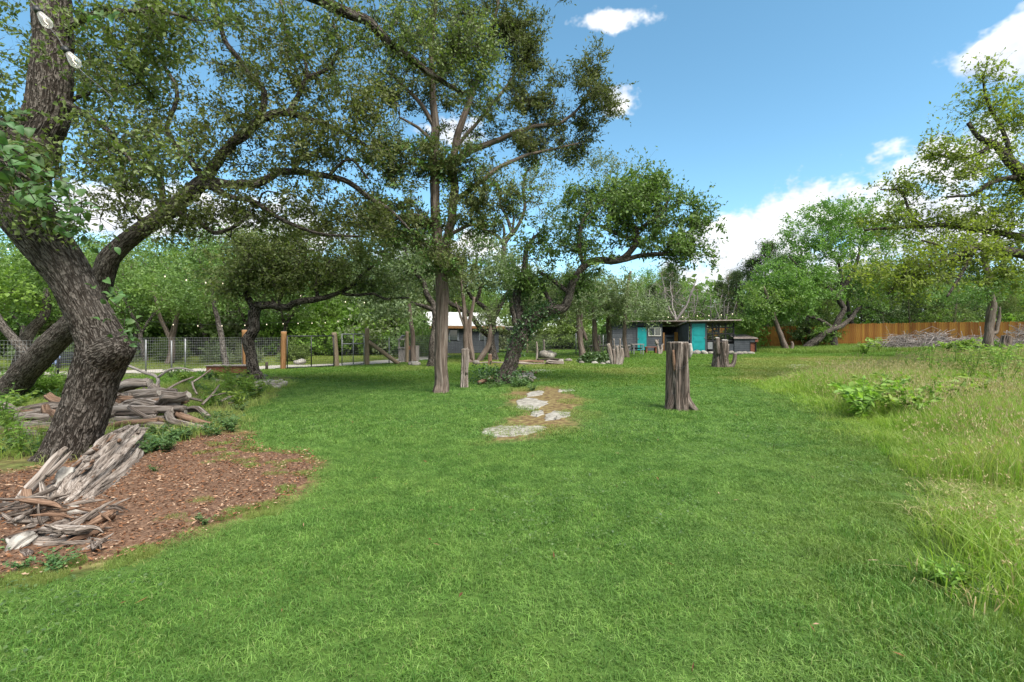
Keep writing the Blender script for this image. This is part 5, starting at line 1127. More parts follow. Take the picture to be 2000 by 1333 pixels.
def hutch():
    Y = 25.6; base = GY(790, Y); r = empty('hutch', base, 'weathered grey open wood hutch with terracotta tray near the shed', 'hutch'); x = lambda p: X_(p, Y) - base[0]; z = lambda p: Z_(p, Y) - base[2]
    for p in (778, 790, 797.5, 809): lb(r, 'post', 'twig_grey', x(p), x(p) + .07, 0, .07, 0, z(663) if p < 795 else z(675))
    lb(r, 'panel', 'twig_grey', x(779.5), x(790), .01, .04, .02, z(682)); lb(r, 'shelf', 'twig_grey', x(777), x(791), -.05, .5, z(681), z(679)); lb(r, 'top', 'twig_grey', x(776), x(793), -.06, .5, z(664), z(662))
    lb(r, 'tray', 'terracotta', x(798), x(808), -.04, .4, z(683), z(677)); lb(r, 'rail', 'twig_grey', x(791), x(810), 0, .05, z(692), z(690)); lb(r, 'rail', 'twig_grey', x(791), x(810), 0, .05, z(700), z(698)); lb(r, 'back_board', 'twig_grey', x(778), x(810), .5, .54, 0, z(684))
    V = np.array([[x(780), -.1, z(662)], [x(785), -.1, z(655)], [x(786.5), .5, z(655)], [x(781.5), .5, z(662)]]); V = np.vstack([V, V + [.03, 0, -.03]]); add_obj('lid', MB().add(V, BOXF).mesh('lid', 'metal_grey'), r)
    lb(r, 'side_box', 'twig_grey', x(811), x(816), .0, .4, 0, z(676))
hutch()
def picnic():
    Y = 33.0; b = GY(1246, Y); r = empty('picnic_table', b, 'low grey trestle table on the grass before the teal door', 'table'); x = lambda p: X_(p, Y) - b[0]
    for k in range(4): lb(r, 'plank', 'twig_grey', x(1232), x(1256), -.35 + k * .18, -.19 + k * .18, .68, .72)
    for p in (1235, 1253): 
        for y in (-.3, .3): lb(r, 'leg', 'metal_grey', x(p), x(p) + .06, y - .03, y + .03, 0, .68)
    lb(r, 'brace', 'dark', x(1235), x(1254), -.02, .02, .38, .46)
    b = GY(1270, 35.0); r = empty('bench', b, 'red brown wooden bench under the white window', 'bench'); x = lambda p: X_(p, 35.) - b[0]
    for k in range(3): lb(r, 'plank', 'red_wood', x(1259), x(1283), -.2 + k * .15, -.07 + k * .15, .42, .47)
    for p in (1261, 1279): lb(r, 'leg', 'red_wood', x(p), x(p) + .09, -.16, .2, 0, .42)
    b = GY(1215, 31.5); r = empty('rail_fence', b, 'rough pole rail on short posts left of the trestle table', 'rail'); x = lambda p: X_(p, 31.5) - b[0]
    lt(r, 'pole', 'twig_grey', [[x(1150), 0, .62], [x(1190), .0, .66], [x(1232), .05, .64]], [.05, .06, .055], 8)
    for p in (1155, 1196, 1228): lt(r, 'post', 'twig_grey', [[x(p), .08, -.05], [x(p) + .02, .08, .72]], .05, 8)
picnic()

# cedar board fence
def cedar_fence():
    r = empty('cedar_fence', GY(1760, 38.5), 'tall orange stained cedar board fence behind the brush pile', 'fence'); rl = np.array(r.location)
    W, Hh = .138, 1.83; V = boxv(-W / 2, W / 2, -.009, .009, 0, Hh); V[4:, :] += [[.0, 0, 0]] * 4
    q = np.array([[-W / 2, 0], [W / 2, 0], [W / 2, Hh - .05], [W / 2 - .045, Hh], [-W / 2 + .045, Hh], [-W / 2, Hh - .05]]); n = 6
    V = np.vstack([np.c_[q[:, 0], np.full(n, -.009), q[:, 1]], np.c_[q[:, 0], np.full(n, .009), q[:, 1]]]); j = np.arange(n); k = (j + 1) % n
    mb = MB().add(V, [np.arange(n)[None], np.arange(2 * n - 1, n - 1, -1)[None], np.stack([k, j, j + n, k + n], 1)]); me = mb.mesh('picket', 'cedar')
    path = spline(np.array([[X_(1300, 43.6), 43.6, 0], [X_(1478, 43.4), 43.4, 0], [X_(1700, 39.8), 39.8, 0], [X_(1850, 36.4), 36.4, 0], [X_(2040, 32.6), 32.6, 0]]), .05)[:, :2]
    s = np.r_[0, np.cumsum(np.linalg.norm(np.diff(path, axis=0), axis=1))]; rr = np.random.default_rng(4); N = int(s[-1] / .142); last = None
    for i in range(N):
        u = (i + .5) * .142; p = np.array([np.interp(u, s, path[:, 0]), np.interp(u, s, path[:, 1])]); p2 = np.array([np.interp(u + .1, s, path[:, 0]), np.interp(u + .1, s, path[:, 1])]) - p
        a = math.atan2(p2[1], p2[0]); g = float(gz(*p)) + .04 + .015 * rr.normal()
        o = add_obj('picket', me, r, np.array([*p, g]) - rl, (0, 0.004 * rr.normal(), a + .01 * rr.normal()))
        if i % 17 == 8:
            n2 = np.array([-math.sin(a), math.cos(a)]); c = p + n2 * .09; add_obj('post', bx(-.045, .045, -.045, .045, -.1, 1.78).mesh('post', 'postwood') if last is None else last, r, np.array([*c, g]) - rl, (0, 0, a)); last = last or bpy.data.objects[-1].data if False else last
    for h in (.35, 1.0, 1.6):
        q = path[::8]; z = gz(q[:, 0], q[:, 1]) + h; d = unit(np.gradient(q, axis=0)); q = q + np.c_[-d[:, 1], d[:, 0]] * .06; tb = tube(np.c_[q, z], .035, 4, True); MB().add(tb[0], tb[1], bk=tb[2]).build('rail', 'postwood', r)
    r = empty('low_cedar_fence', GY(1087, 44), 'short run of orange cedar boards seen through the wire behind the ivy oak', 'fence'); rl = np.array(r.location)
    for i in range(17): p = GY(1063 + i * 3.0, 44); add_obj('picket', me, r, p - rl, (0, 0, 0), (1, 1, .56))
    lb(r, 'rail', 'postwood', X_(1063, 44) - rl[0], X_(1112, 44) - rl[0], .015, .05, .7, .78)
cedar_fence()

# wire fences and gates
def mesh_wires(mb, a, b, h0, h1, sx, sz, rad=.0022):
    """welded wire between ground points a and b"""
    L = np.linalg.norm(b - a); n = max(2, int(L / sx)); t = np.linspace(0, 1, n + 1)
    x = a[0] + (b[0] - a[0]) * t; y = a[1] + (b[1] - a[1]) * t; g = gz(x, y)
    for i in range(n + 1): tb = tube([[x[i], y[i], g[i] + h0], [x[i], y[i], g[i] + h1]], rad, 3, False); mb.add(tb[0], tb[1])
    m = int(round((h1 - h0) / sz)); k = np.linspace(0, n, min(n + 1, 6)).astype(int)
    for j in range(m + 1): z = h0 + (h1 - h0) * j / m; tb = tube(np.c_[x[k], y[k], g[k] + z], rad * 1.25, 3, False); mb.add(tb[0], tb[1])
def wire_fence(name, label, pts, h, posts, sx=.075, sz=.1, pm='metal_grey', rad=.003):
    c = pts[len(pts) // 2]; r = empty(name, [c[0], c[1], float(gz(*c))], label, 'fence'); mb = MB()
    for a, b in zip(pts[:-1], pts[1:]): mesh_wires(mb, np.array(a), np.array(b), .03, h, sx, sz, rad)
    o = mb.build('wire_mesh', 'wire', r); o['kind'] = 'stuff'
    for (x, y, hh, rr, mat) in posts:
        g = float(gz(x, y)); tb = tube([[x, y, g - .1], [x, y, g + hh * .5], [x, y, g + hh]], rr, 8); MB().add(tb[0], tb[1], bk=tb[2]).build('post', mat, r, True)
    return r
F6 = FENCE_L[:6]
wire_fence('wire_fence', 'galvanised welded wire fence between the log pile and the gravel road', F6, 1.36,
           [(*P(113, 0, 14.2)[:2], 1.38, .028, 'black_metal'), (*P(285, 0, 18.0)[:2], 1.3, .025, 'metal_grey'), (*P(335, 0, 18.7)[:2], 1.25, .025, 'metal_grey'), (*P(362, 0, 19.2)[:2], 1.32, .028, 'metal_grey'), (*P(474, 0, 20.35)[:2], 1.25, .035, 'metal_grey'), (*P(-120, 0, 12.6)[:2], 1.38, .028, 'black_metal')])
wire_fence('wire_fence', 'welded wire fence panel between the two orange posts behind the twisted oak', [FENCE_L[5], FENCE_L[6]], 1.33, [(*P(521, 0, 20.4)[:2], .32, .06, 'char')])
back = [np.array(P(716, 0, 23.5)[:2]), np.array(P(795, 0, 25.2)[:2]), np.array(P(885, 0, 29.5)[:2]), np.array(P(1000, 0, 31)[:2]), np.array(P(1125, 0, 33.2)[:2]), np.array(P(1235, 0, 34.5)[:2])]
wire_fence('wire_fence', 'long wire fence running past the shed to the cedar grove', back, 1.35, [(*P(861, 0, 28.4)[:2], 1.4, .03, 'metal_grey'), (*P(947, 0, 30.3)[:2], 1.25, .03, 'metal_grey'), (*P(1125, 0, 33.2)[:2], 1.45, .04, 'metal_grey'), (*P(1178, 0, 33.9)[:2], 1.3, .03, 'metal_grey'), (*P(760, 0, 24.4)[:2], 1.3, .025, 'metal_grey')], .1, .1, rad=.003)
def round_post(px, Y, ytop, rpx, mat, label, tilt=0.0):
    b = GY(px, Y); h = Z_(ytop, Y) - b[2]; r = rpx / FPX * Y
    pts = spline(np.array([[b[0] - tilt * .0, b[1], b[2] - .15], [b[0] + tilt * .5, b[1], b[2] + h * .5], [b[0] + tilt, b[1], b[2] + h]]), .12)
    root = empty('wood_post', b, label, 'post', None); tb = tube(pts, r, 14, True, knobby(.03, 8, 1.2, px, .04)); MB().add(tb[0], tb[1], bk=tb[2]).build('pole', mat, root, True)
    tb = tube([pts[-1] + [0, 0, .001], pts[-1] + [0, 0, .012]], r * .93, 14, True); MB().add(tb[0], tb[1], bk=tb[2]).build('top', 'cutwood', root)
    return root
round_post(480, 20.3, 645, 5.0, 'postwood_orange', 'orange brown gate post next to the red planter box', -.05)
round_post(553, 20.6, 648, 5.2, 'postwood_orange', 'orange brown post carrying the black framed gate', .03)
round_post(658, 22.3, 650, 5.0, 'postwood', 'grey green leaning post at the latch side of the black gate', -.12)
round_post(717, 23.5, 642, 4.4, 'postwood', 'tall grey post braced by the diagonal pole')
round_post(795, 25.0, 648, 3.4, 'postwood', 'mossy slim post standing in front of the hutch')
a, b = P(720, 668, 23.5), P(779, 712, 23.9); r = empty('brace_pole', G(776, 712), 'diagonal brace pole leaning from the tall grey post to the ground', 'pole'); b[2] = float(gz(b[0], b[1]))
tb = tube(spline(np.array([a, (a + b) / 2, b]), .3), .095, 12, True, knobby(.03)); MB().add(tb[0], tb[1], bk=tb[2]).build('pole', 'postwood', r, True)
tb = tube([a, a + unit(a - b) * .012], .088, 12, True); MB().add(tb[0], tb[1]).build('cut_end', 'cutwood', r)
def gate(name, label, pa, pb, Ya, Yb, h, mat, sx, stile=True, mid=None):
    A = GY(pa, Ya); B = GY(pb, Yb); r = empty(name, (A + B) / 2, label, 'gate'); A = A + [0, 0, .06]; B = B + [0, 0, .06]; up = np.array([0, 0, h])
    for nm, p, q in [('frame_stile', A, A + up), ('frame_stile', B, B + up), ('frame_rail', A, B), ('frame_rail', A + up, B + up)] + ([('middle_stile', (A + B) / 2, (A + B) / 2 + up)] if stile else []) + ([('middle_rail', A + up * mid, B + up * mid)] if mid else []):
        tb = tube([p, q], .026, 8); MB().add(tb[0], tb[1]).build(nm, mat, r, True)
    mb = MB(); n = int(np.linalg.norm(B - A) / sx)
    for i in range(1, n): p = A + (B - A) * i / n; tb = tube([p, p + up], .003, 3, False); mb.add(tb[0], tb[1])
    for j in range(1, int(h / .1)): p = A + [0, 0, j * .1]; q = B + [0, 0, j * .1]; tb = tube([p, q], .0032, 3, False); mb.add(tb[0], tb[1])
    mb.build('wire_infill', mat, r)['kind'] = 'stuff'
gate('field_gate', 'wide black framed wire gate standing open between orange and grey posts', 561, 652, 20.5, 21.9, 1.34, 'black_metal', .075)
gate('walk_gate', 'narrow galvanised walk gate beside the tall braced post', 668, 711, 22.5, 23.3, 1.42, 'metal_grey', .09, True, .68)
def dark_bench():
    b = GY(95, 17.0); r = empty('garden_bench', b, 'dark metal garden bench with slatted back behind the wire fence', 'bench', rz=math.radians(-14)); 
    for s in (-.72, .72):
        lt(r, 'leg', 'black_metal', [[s, -.28, 0], [s, -.28, .45]], .028); lt(r, 'leg', 'black_metal', [[s, .25, 0], [s, .22, .45], [s, .34, .9]], .028); lt(r, 'armrest', 'black_metal', [[s, -.3, .45], [s, -.3, .66], [s, .3, .68]], .022)
    for k in range(6): lb(r, 'seat_slat', 'black_metal', -.75, .75, -.3 + k * .09, -.23 + k * .09, .44, .465)
    for k in range(6): lb(r, 'back_slat', 'black_metal', -.75, .75, .22 + k * .02, .24 + k * .02, .5 + k * .07, .555 + k * .07)
    b = GY(82, 16.9); c = empty('folded_cloth', b + [0, 0, .46], 'blue cloth thrown over the dark garden bench', 'cloth'); n = 16; X, Yg = np.meshgrid(np.linspace(-.35, .35, n), np.linspace(-.25, .35, n)); Z = .03 + .04 * np.sin(X * 9 + Yg * 5) + np.clip(Yg - .12, 0, 1) * 1.3
    i = np.arange(n - 1)[:, None] * n + np.arange(n - 1)[None]; i = i.ravel(); V = np.stack([X, Yg, Z], -1).reshape(-1, 3); m = MB().add(np.vstack([V, V - [0, .0, .025]]), [np.stack([i, i + 1, i + n + 1, i + n], 1), np.stack([i, i + n, i + n + 1, i + 1], 1) + n * n]); add_obj('cloth', m.mesh('cloth', 'blue_cloth', True), c)
dark_bench()
def planter():
    b = GY(450, 17.6); r = empty('planter_box', b, 'long reddish wood planter box on the stones by the orange post', 'planter'); z = .1
    for k in range(2): lb(r, 'side_board', 'red_wood', -.72, .72, -.25, -.22, z + k * .125, z + .12 + k * .125); lb(r, 'side_board', 'red_wood', -.72, .72, .22, .25, z + k * .125, z + .12 + k * .125)
    lb(r, 'end_board', 'red_wood', -.72, -.69, -.219, .219, z, z + .25); lb(r, 'end_board', 'red_wood', .69, .72, -.219, .219, z, z + .25); lb(r, 'rim', 'twig_grey', -.76, .76, -.29, -.2, z + .25, z + .28); lb(r, 'rim', 'twig_grey', -.76, .76, .2, .29, z + .25, z + .28); lb(r, 'soil', 'char', -.69, .69, -.219, .219, z, z + .2)
    for s in (-.5, .5): lb(r, 'foot', 'rock', s - .1, s + .1, -.2, .2, -.03, z)
planter()
# ------------------------------------------------------------------ stumps, logs, driftwood, brush, rocks
def woodpiece(pts, rad, sides=20, step=.08, seed=0, amp=.13, n=5, fine=.07):
    q = spline(np.c_[np.asarray(pts, float), np.broadcast_to(rad, (len(pts),))], step)
    return tube(q[:, :3], np.maximum(q[:, 3], .003), sides, True, flutes(n, amp, seed, fine))
def piece(name, mat, pts, rad, parent, sides=20, step=.08, seed=0, amp=.13, n=5, fine=.07, label=None):
    tb = woodpiece(pts, rad, sides, step, seed, amp, n, fine); o = MB().add(tb[0], tb[1], bk=tb[2]).build(name, mat, parent, True)
    if label: o['label'] = label
    return o
def cutface(parent, c, r, nrm=(0, 0, 1), mat='cutwood', seed=0, n=5, amp=.1):
    c = np.asarray(c, float); u = unit(np.asarray(nrm, float)); tb = tube([c, c + u * .012], r, 20, True, flutes(n, amp, seed, .03)); return MB().add(tb[0], tb[1], bk=tb[2]).build('cut_face', mat, parent)
def stump(name, label, px, py, ytop, rpx, seed, rb=1.25, lean=(0, 0), mat='stumpwood', n=7, amp=.14, face=True):
    b = G(px, py); Y = b[1]; h = Z_(ytop, Y) - b[2]; r = rpx / FPX * Y; root = empty(name, b, label, 'stump')
    pts = np.array([b - [0, 0, .08], b + [0, 0, h * .12], b + [lean[0] * .5, lean[1] * .5, h * .5], b + [lean[0], lean[1], h]]); rad = [r * rb * 1.12, r * rb, r * 1.02, r]
    piece('trunk', mat, pts, rad, root, 96, .03, seed, amp, n, .07)
    if face: cutface(root, pts[-1] - [0, 0, .004], r * .93, (lean[0] * .3, lean[1] * .3, 1), 'cutwood', seed, n, amp * .8)
    return root
s = stump('tree_stump', 'tall fluted grey cedar stump with flat sawn top alone on the lawn', 1325, 801, 669, 20, 3, 1.08, (.0, 0), 'stumpwood', 7, .17)
bl = np.array(s.location); piece('buttress_root', 'stumpwood', [bl + [.08, -.05, .3], bl + [.19, -.08, .1], bl + [.33, -.1, -.03]], [.1, .09, .05], s, 16, .05, 5); piece('buttress_root', 'stumpwood', [bl + [-.1, -.05, .3], bl + [-.18, -.08, .1], bl + [-.24, -.1, -.03]], [.09, .08, .04], s, 16, .05, 6)
piece('split_slab', 'bone', [bl + [.2, -.05, 1.02], bl + [.22, -.06, 1.16], bl + [.215, -.05, 1.33]], [.015, .05, .03], s, 12, .05, 8, .1, 3, .05, 'pale broken slab at the rim'); piece('bark_strip', 'deadwood_red', [bl + [-.13, -.155, .78], bl + [-.145, -.165, .98], bl + [-.15, -.15, 1.2]], [.012, .03, .02], s, 8, .06, 9)
q = spline(np.array([bl + [-.19, -.12, 1.0], bl + [-.08, -.225, .86], bl + [.05, -.23, .9], bl + [.17, -.17, 1.02]]), .04); tb = tube(q, .0035, 5); MB().add(tb[0], tb[1]).build('wire_wrap', 'black_metal', s)
q = spline(np.array([bl + [-.19, -.12, .93], bl + [-.05, -.23, .82], bl + [.1, -.21, .94]]), .04); tb = tube(q, .0035, 5); MB().add(tb[0], tb[1]).build('wire_wrap', 'black_metal', s)
s = stump('tree_stump', 'brown knobbly stump with pale sawn knobs in front of the mesh run', 1408, 718, 668, 12, 13, 1.15, (.0, 0), 'stumpwood', 5, .2, False); b = np.array(s.location)
for i, (dx, dz, rr, tz) in enumerate(((-.2, .9, .11, 1.32), (.1, .85, .14, 1.22), (.2, .6, .09, 1.02))): piece('stub', 'stumpwood', [b + [dx * .7, -.1, dz - .3], b + [dx, -.14, dz], b + [dx * 1.1, -.16, tz]], [rr, rr, rr * .9], s, 18, .06, 20 + i, .12); cutface(s, b + [dx * 1.1, -.16, tz - .005], rr * .9, (0, -.2, 1), 'bone', 20 + i)
piece('side_shoot', 'stumpwood', [b + [.1, -.1, .05], b + [.42, -.1, .06], b + [.55, -.1, .3], b + [.6, -.1, .64]], [.1, .1, .085, .075], s, 14, .06, 31); cutface(s, b + [.6, -.1, .636], .07, (0, -.1, 1), 'bone', 31)
s = stump('post_stump', 'slim pale grey split stump standing like a post near the cedar trunk', 907, 758, 682, 7.2, 23, 1.12, (.03, 0), 'deadwood', 4, .2); b = np.array(s.location)
piece('splinter', 'deadwood', [b + [.06, -.06, .4], b + [.1, -.07, .9], b + [.1, -.06, 1.16]], [.05, .04, .012], s, 10, .08, 41)
s = stump('tree_stump', 'low reddish broken stump beside the curving oak boughs', 957, 713, 692, 4, 33, 1.1, (0, 0), 'deadwood_red', 4, .2)
s = empty('cluster_stump', G(1201, 713), 'pale many stemmed sawn stump at the end of the vine mound', 'stump'); b = np.array(s.location)
for i, (dx, tz, tx, rr) in enumerate(((-.05, 1.0, -.32, .1), (.0, .75, -.05, .1), (.08, .9, .1, .09), (.18, .8, .28, .1), (.1, 1.25, .22, .035))): piece('stem', 'deadwood' if i != 1 else 'stumpwood', [b + [dx, -.03 * i, -.05], b + [dx + tx * .5, -.03 * i, tz * .5], b + [tx, -.03 * i, tz]], [rr * 1.2, rr, rr * .85], s, 14, .07, 50 + i, .14); cutface(s, b + [tx, -.03 * i, tz - .004], rr * .8, (tx, 0, 1), 'cutwood', 50 + i)
s = empty('snag', G(1287, 692), 'small pale twisted two pronged snag before the white window coop', 'stump'); b = np.array(s.location)
for i, pts in enumerate(([[0, 0, -.05], [-.05, 0, .4], [-.12, 0, .75], [-.05, 0, 1.02]], [[.05, 0, -.05], [.18, -.02, .3], [.2, 0, .55], [.32, 0, .72]], [[-.1, 0, .7], [-.2, 0, .85], [-.22, 0, 1.0]])): piece('prong', 'deadwood', [b + np.array(p) for p in pts], [.13, .1, .07, .03][:len(pts)], s, 12, .06, 60 + i, .2)
s = stump('tree_stump', 'short wide sawn stump beside the flared grey cedar base', 1980, 699, 684, 9, 43, 1.1, (0, 0), 'deadwood', 5, .12)
s = stump('tree_stump', 'dark tilted stump leaning behind the grey cedar trunk', 1958, 693, 657, 8, 53, 1.05, (.35, .1), 'stumpwood', 6, .15)
s = stump('root_snag', 'dark rotten stump half sunk in the tall weeds', 1800, 722, 711, 9, 63, 1.3, (.2, 0), 'char', 5, .3, False); b = np.array(s.location); piece('root', 'char', [b + [.1, 0, .2], b + [.4, -.1, .22], b + [.62, -.1, .05]], [.1, .07, .03], s, 10, .08, 64)
for px, py, yt, rp, lb_ in ((1048, 704, 668, 2.0, 'thin grey stake next to the rock heap'), (1062, 692, 664, 2.2, 'thin crooked grey stake behind the rock heap'), (1170, 690, 655, 3.2, 'charred black stake beside the dark green shrub'), (1199, 704, 662, 1.4, 'thin grey stick stuck in the vine mound')):
    b = G(px, py); h = Z_(yt, b[1]) - b[2]; s = empty('stake', b, lb_, 'stake'); piece('pole', 'char' if 'black' in lb_ else 'deadwood', [b - [0, 0, .1], b + [.03, 0, h * .5], b + [.0, 0, h]], [rp / FPX * b[1] * 1.1, rp / FPX * b[1], rp / FPX * b[1] * .7], s, 10, .1, int(px))

# the log pile
def log(i, l, mat, label, group=None, name='log'):
    A = P(*l[0][:2], l[0][2]); B = P(*l[1][:2], l[1][2]); r = l[2] / FPX * (A[1] + B[1]) / 2; rg = np.random.default_rng(700 + i)
    for p in (A, B): p[2] = max(p[2], float(gz(p[0], p[1])) + r * .8)
    m = (A + B) / 2 + rg.normal(size=3) * np.array([.07, .07, .035]); q1 = (A * 2 + m) / 3 + rg.normal(size=3) * .045; base = np.array([m[0], m[1], min(A[2], B[2]) - r])
    root = empty(name, base, label, 'log', group); k = .75 + .3 * rg.random()
    piece('wood', mat, [A, q1, m, B], [r * k, r, r * 1.03, r * (.8 + .25 * rg.random())], root, 20, .07, 200 + i, .22, int(3 + rg.integers(4)), .14)
    if rg.random() < .35: cutface(root, B, r * .8, B - m, 'cutwood', 200 + i)
    return root
G1 = 'weathered grey cedar log in the stack behind the massive oak'; G2 = 'weathered grey branch wood in the low heap below the leaning oak'
logs = [((130, 842, 7.8), (330, 836, 7.8), 6.7), ((140, 826, 8.0), (322, 818, 8.0), 6.7), ((160, 808, 8.2), (338, 802, 8.1), 7.4), ((150, 822, 8.4), (300, 800, 8.5), 7.4), ((190, 800, 8.6), (350, 790, 8.3), 6.7), ((235, 792, 8.7), (365, 782, 8.5), 7.4), ((240, 800, 8.5), (360, 798, 8.1), 6.7),
        ((232, 782, 9.0), (345, 766, 8.9), 8.9), ((230, 776, 9.2), (305, 756, 9.0), 8.1), ((228, 768, 9.4), (292, 748, 9.2), 9.6), ((232, 760, 9.6), (288, 744, 9.4), 7.4), ((225, 790, 8.9), (310, 768, 8.6), 6.7), ((335, 800, 8.2), (412, 838, 7.7), 8.1), ((330, 810, 8.0), (402, 842, 7.6), 7.4), ((350, 790, 8.6), (405, 815, 8.2), 5.9),
        ((200, 850, 7.5), (340, 846, 7.6), 5.2), ((318, 792, 8.3), (368, 772, 8.2), 7.4), ((290, 792, 8.4), (330, 778, 8.2), 6.7)]
rq = np.random.default_rng(31)
for i in range(44):
    x = 150 + 210 * rq.random(); y = 770 + 65 * rq.random(); Yq = 8.9 - (y - 770) / 65 * 1.1; w = 25 + 45 * rq.random(); dy = rq.normal() * 9; logs.append(((x - w, y + dy, Yq + .1 * rq.normal()), (x + w, y - dy, Yq - .1), 2.6 + 4.6 * rq.random() ** 1.5))
for i, l in enumerate(logs): log(i, l, ['logwood', 'deadwood', 'logwood', 'stumpwood', 'logwood', 'deadwood_red', 'logwood'][i % 7], G1, 'logs stacked behind the massive oak')
logs2 = [((-60, 846, 7.7), (105, 800, 8.5), 8), ((-40, 838, 8.2), (60, 800, 8.8), 8), ((5, 858, 7.3), (118, 846, 7.3), 8), ((20, 850, 7.5), (120, 832, 7.6), 9), ((30, 826, 8.0), (125, 812, 8.1), 7), ((60, 806, 8.5), (140, 792, 8.6), 7), ((-80, 862, 7.2), (20, 848, 7.4), 7), ((45, 838, 7.8), (112, 822, 7.9), 8), ((0, 812, 8.8), (70, 800, 8.8), 6), ((40, 868, 7.0), (125, 862, 6.9), 7)]
for i in range(22):
    x = -20 + 140 * rq.random(); y = 800 + 55 * rq.random(); Yq = 8.7 - (y - 800) / 55 * 1.4; w = 20 + 35 * rq.random(); dy = rq.normal() * 9; logs2.append(((x - w, y + dy, Yq), (x + w, y - dy, Yq - .1), 2.5 + 3 * rq.random()))
for i, l in enumerate(logs2): log(40 + i, l, ['deadwood', 'logwood', 'deadwood_red', 'logwood'][i % 4], G2, 'branch wood heaped below the leaning oak')
log(60, ((88, 792, 8.3), (122, 826, 7.9), 7), 'deadwood_red', 'red brown split branch propped on the low heap')
def branch(i, chains, mat, label, name='fallen_branch'):
    root = empty(name, [*P(*chains[0][0][:3])[:2], 0.0], label, 'branch')
    for j, c in enumerate(chains): piece('limb' if j == 0 else 'twig', mat, [P(*k[:3]) for k in c], [k[3] / FPX * k[2] for k in c], root, 8, .1, 300 + i * 7 + j, .1, 3, .05)
branch(0, [[(250, 714, 9.2, 2.6), (280, 727, 9.2, 2.8), (308, 738, 9.2, 3.2), (305, 762, 9.2, 3.4)], [(308, 738, 9.2, 2.6), (332, 722, 9.2, 2.2), (360, 720, 9.2, 1.7), (384, 727, 9.2, 1)]], 'twig_grey', 'forked grey branch standing out of the top of the log stack')
branch(1, [[(322, 764, 9.3, 2.6), (350, 748, 9.5, 2.2), (378, 737, 9.8, 1.6)], [(375, 748, 9.6, 2), (395, 735, 9.8, 1.8), (412, 721, 10, 1.1)], [(375, 746, 9.6, 2), (378, 758, 9.4, 2), (385, 770, 9.2, 1.6)]], 'deadwood', 'grey forked stick reaching from the logs to the planter')
branch(2, [[(432, 784, 10.6, 2.8), (450, 776, 10.9, 2.6), (480, 770, 11.2, 2), (510, 758, 11.8, 1.6)], [(446, 788, 10.5, 2), (468, 783, 10.7, 1.8), (484, 780, 10.9, 1.2)]], 'deadwood', 'pale fallen pole lying in the weeds towards the twisted oak')
branch(3, [[(395, 790, 9.7, 2.5), (415, 770, 10.2, 2.2), (428, 752, 10.6, 1.4)], [(412, 774, 10.1, 1.6), (440, 768, 10.4, 1.2)]], 'deadwood', 'thin bleached branch in the weeds beside the log stack')
branch(4, [[(80, 808, 8.4, 3), (105, 796, 8.4, 4), (128, 800, 8.4, 3), (145, 797, 8.4, 2)], [(100, 798, 8.4, 2.4), (108, 812, 8.2, 2), (120, 815, 8.1, 1.5)]], 'deadwood', 'bleached looping branch lying on the low heap')

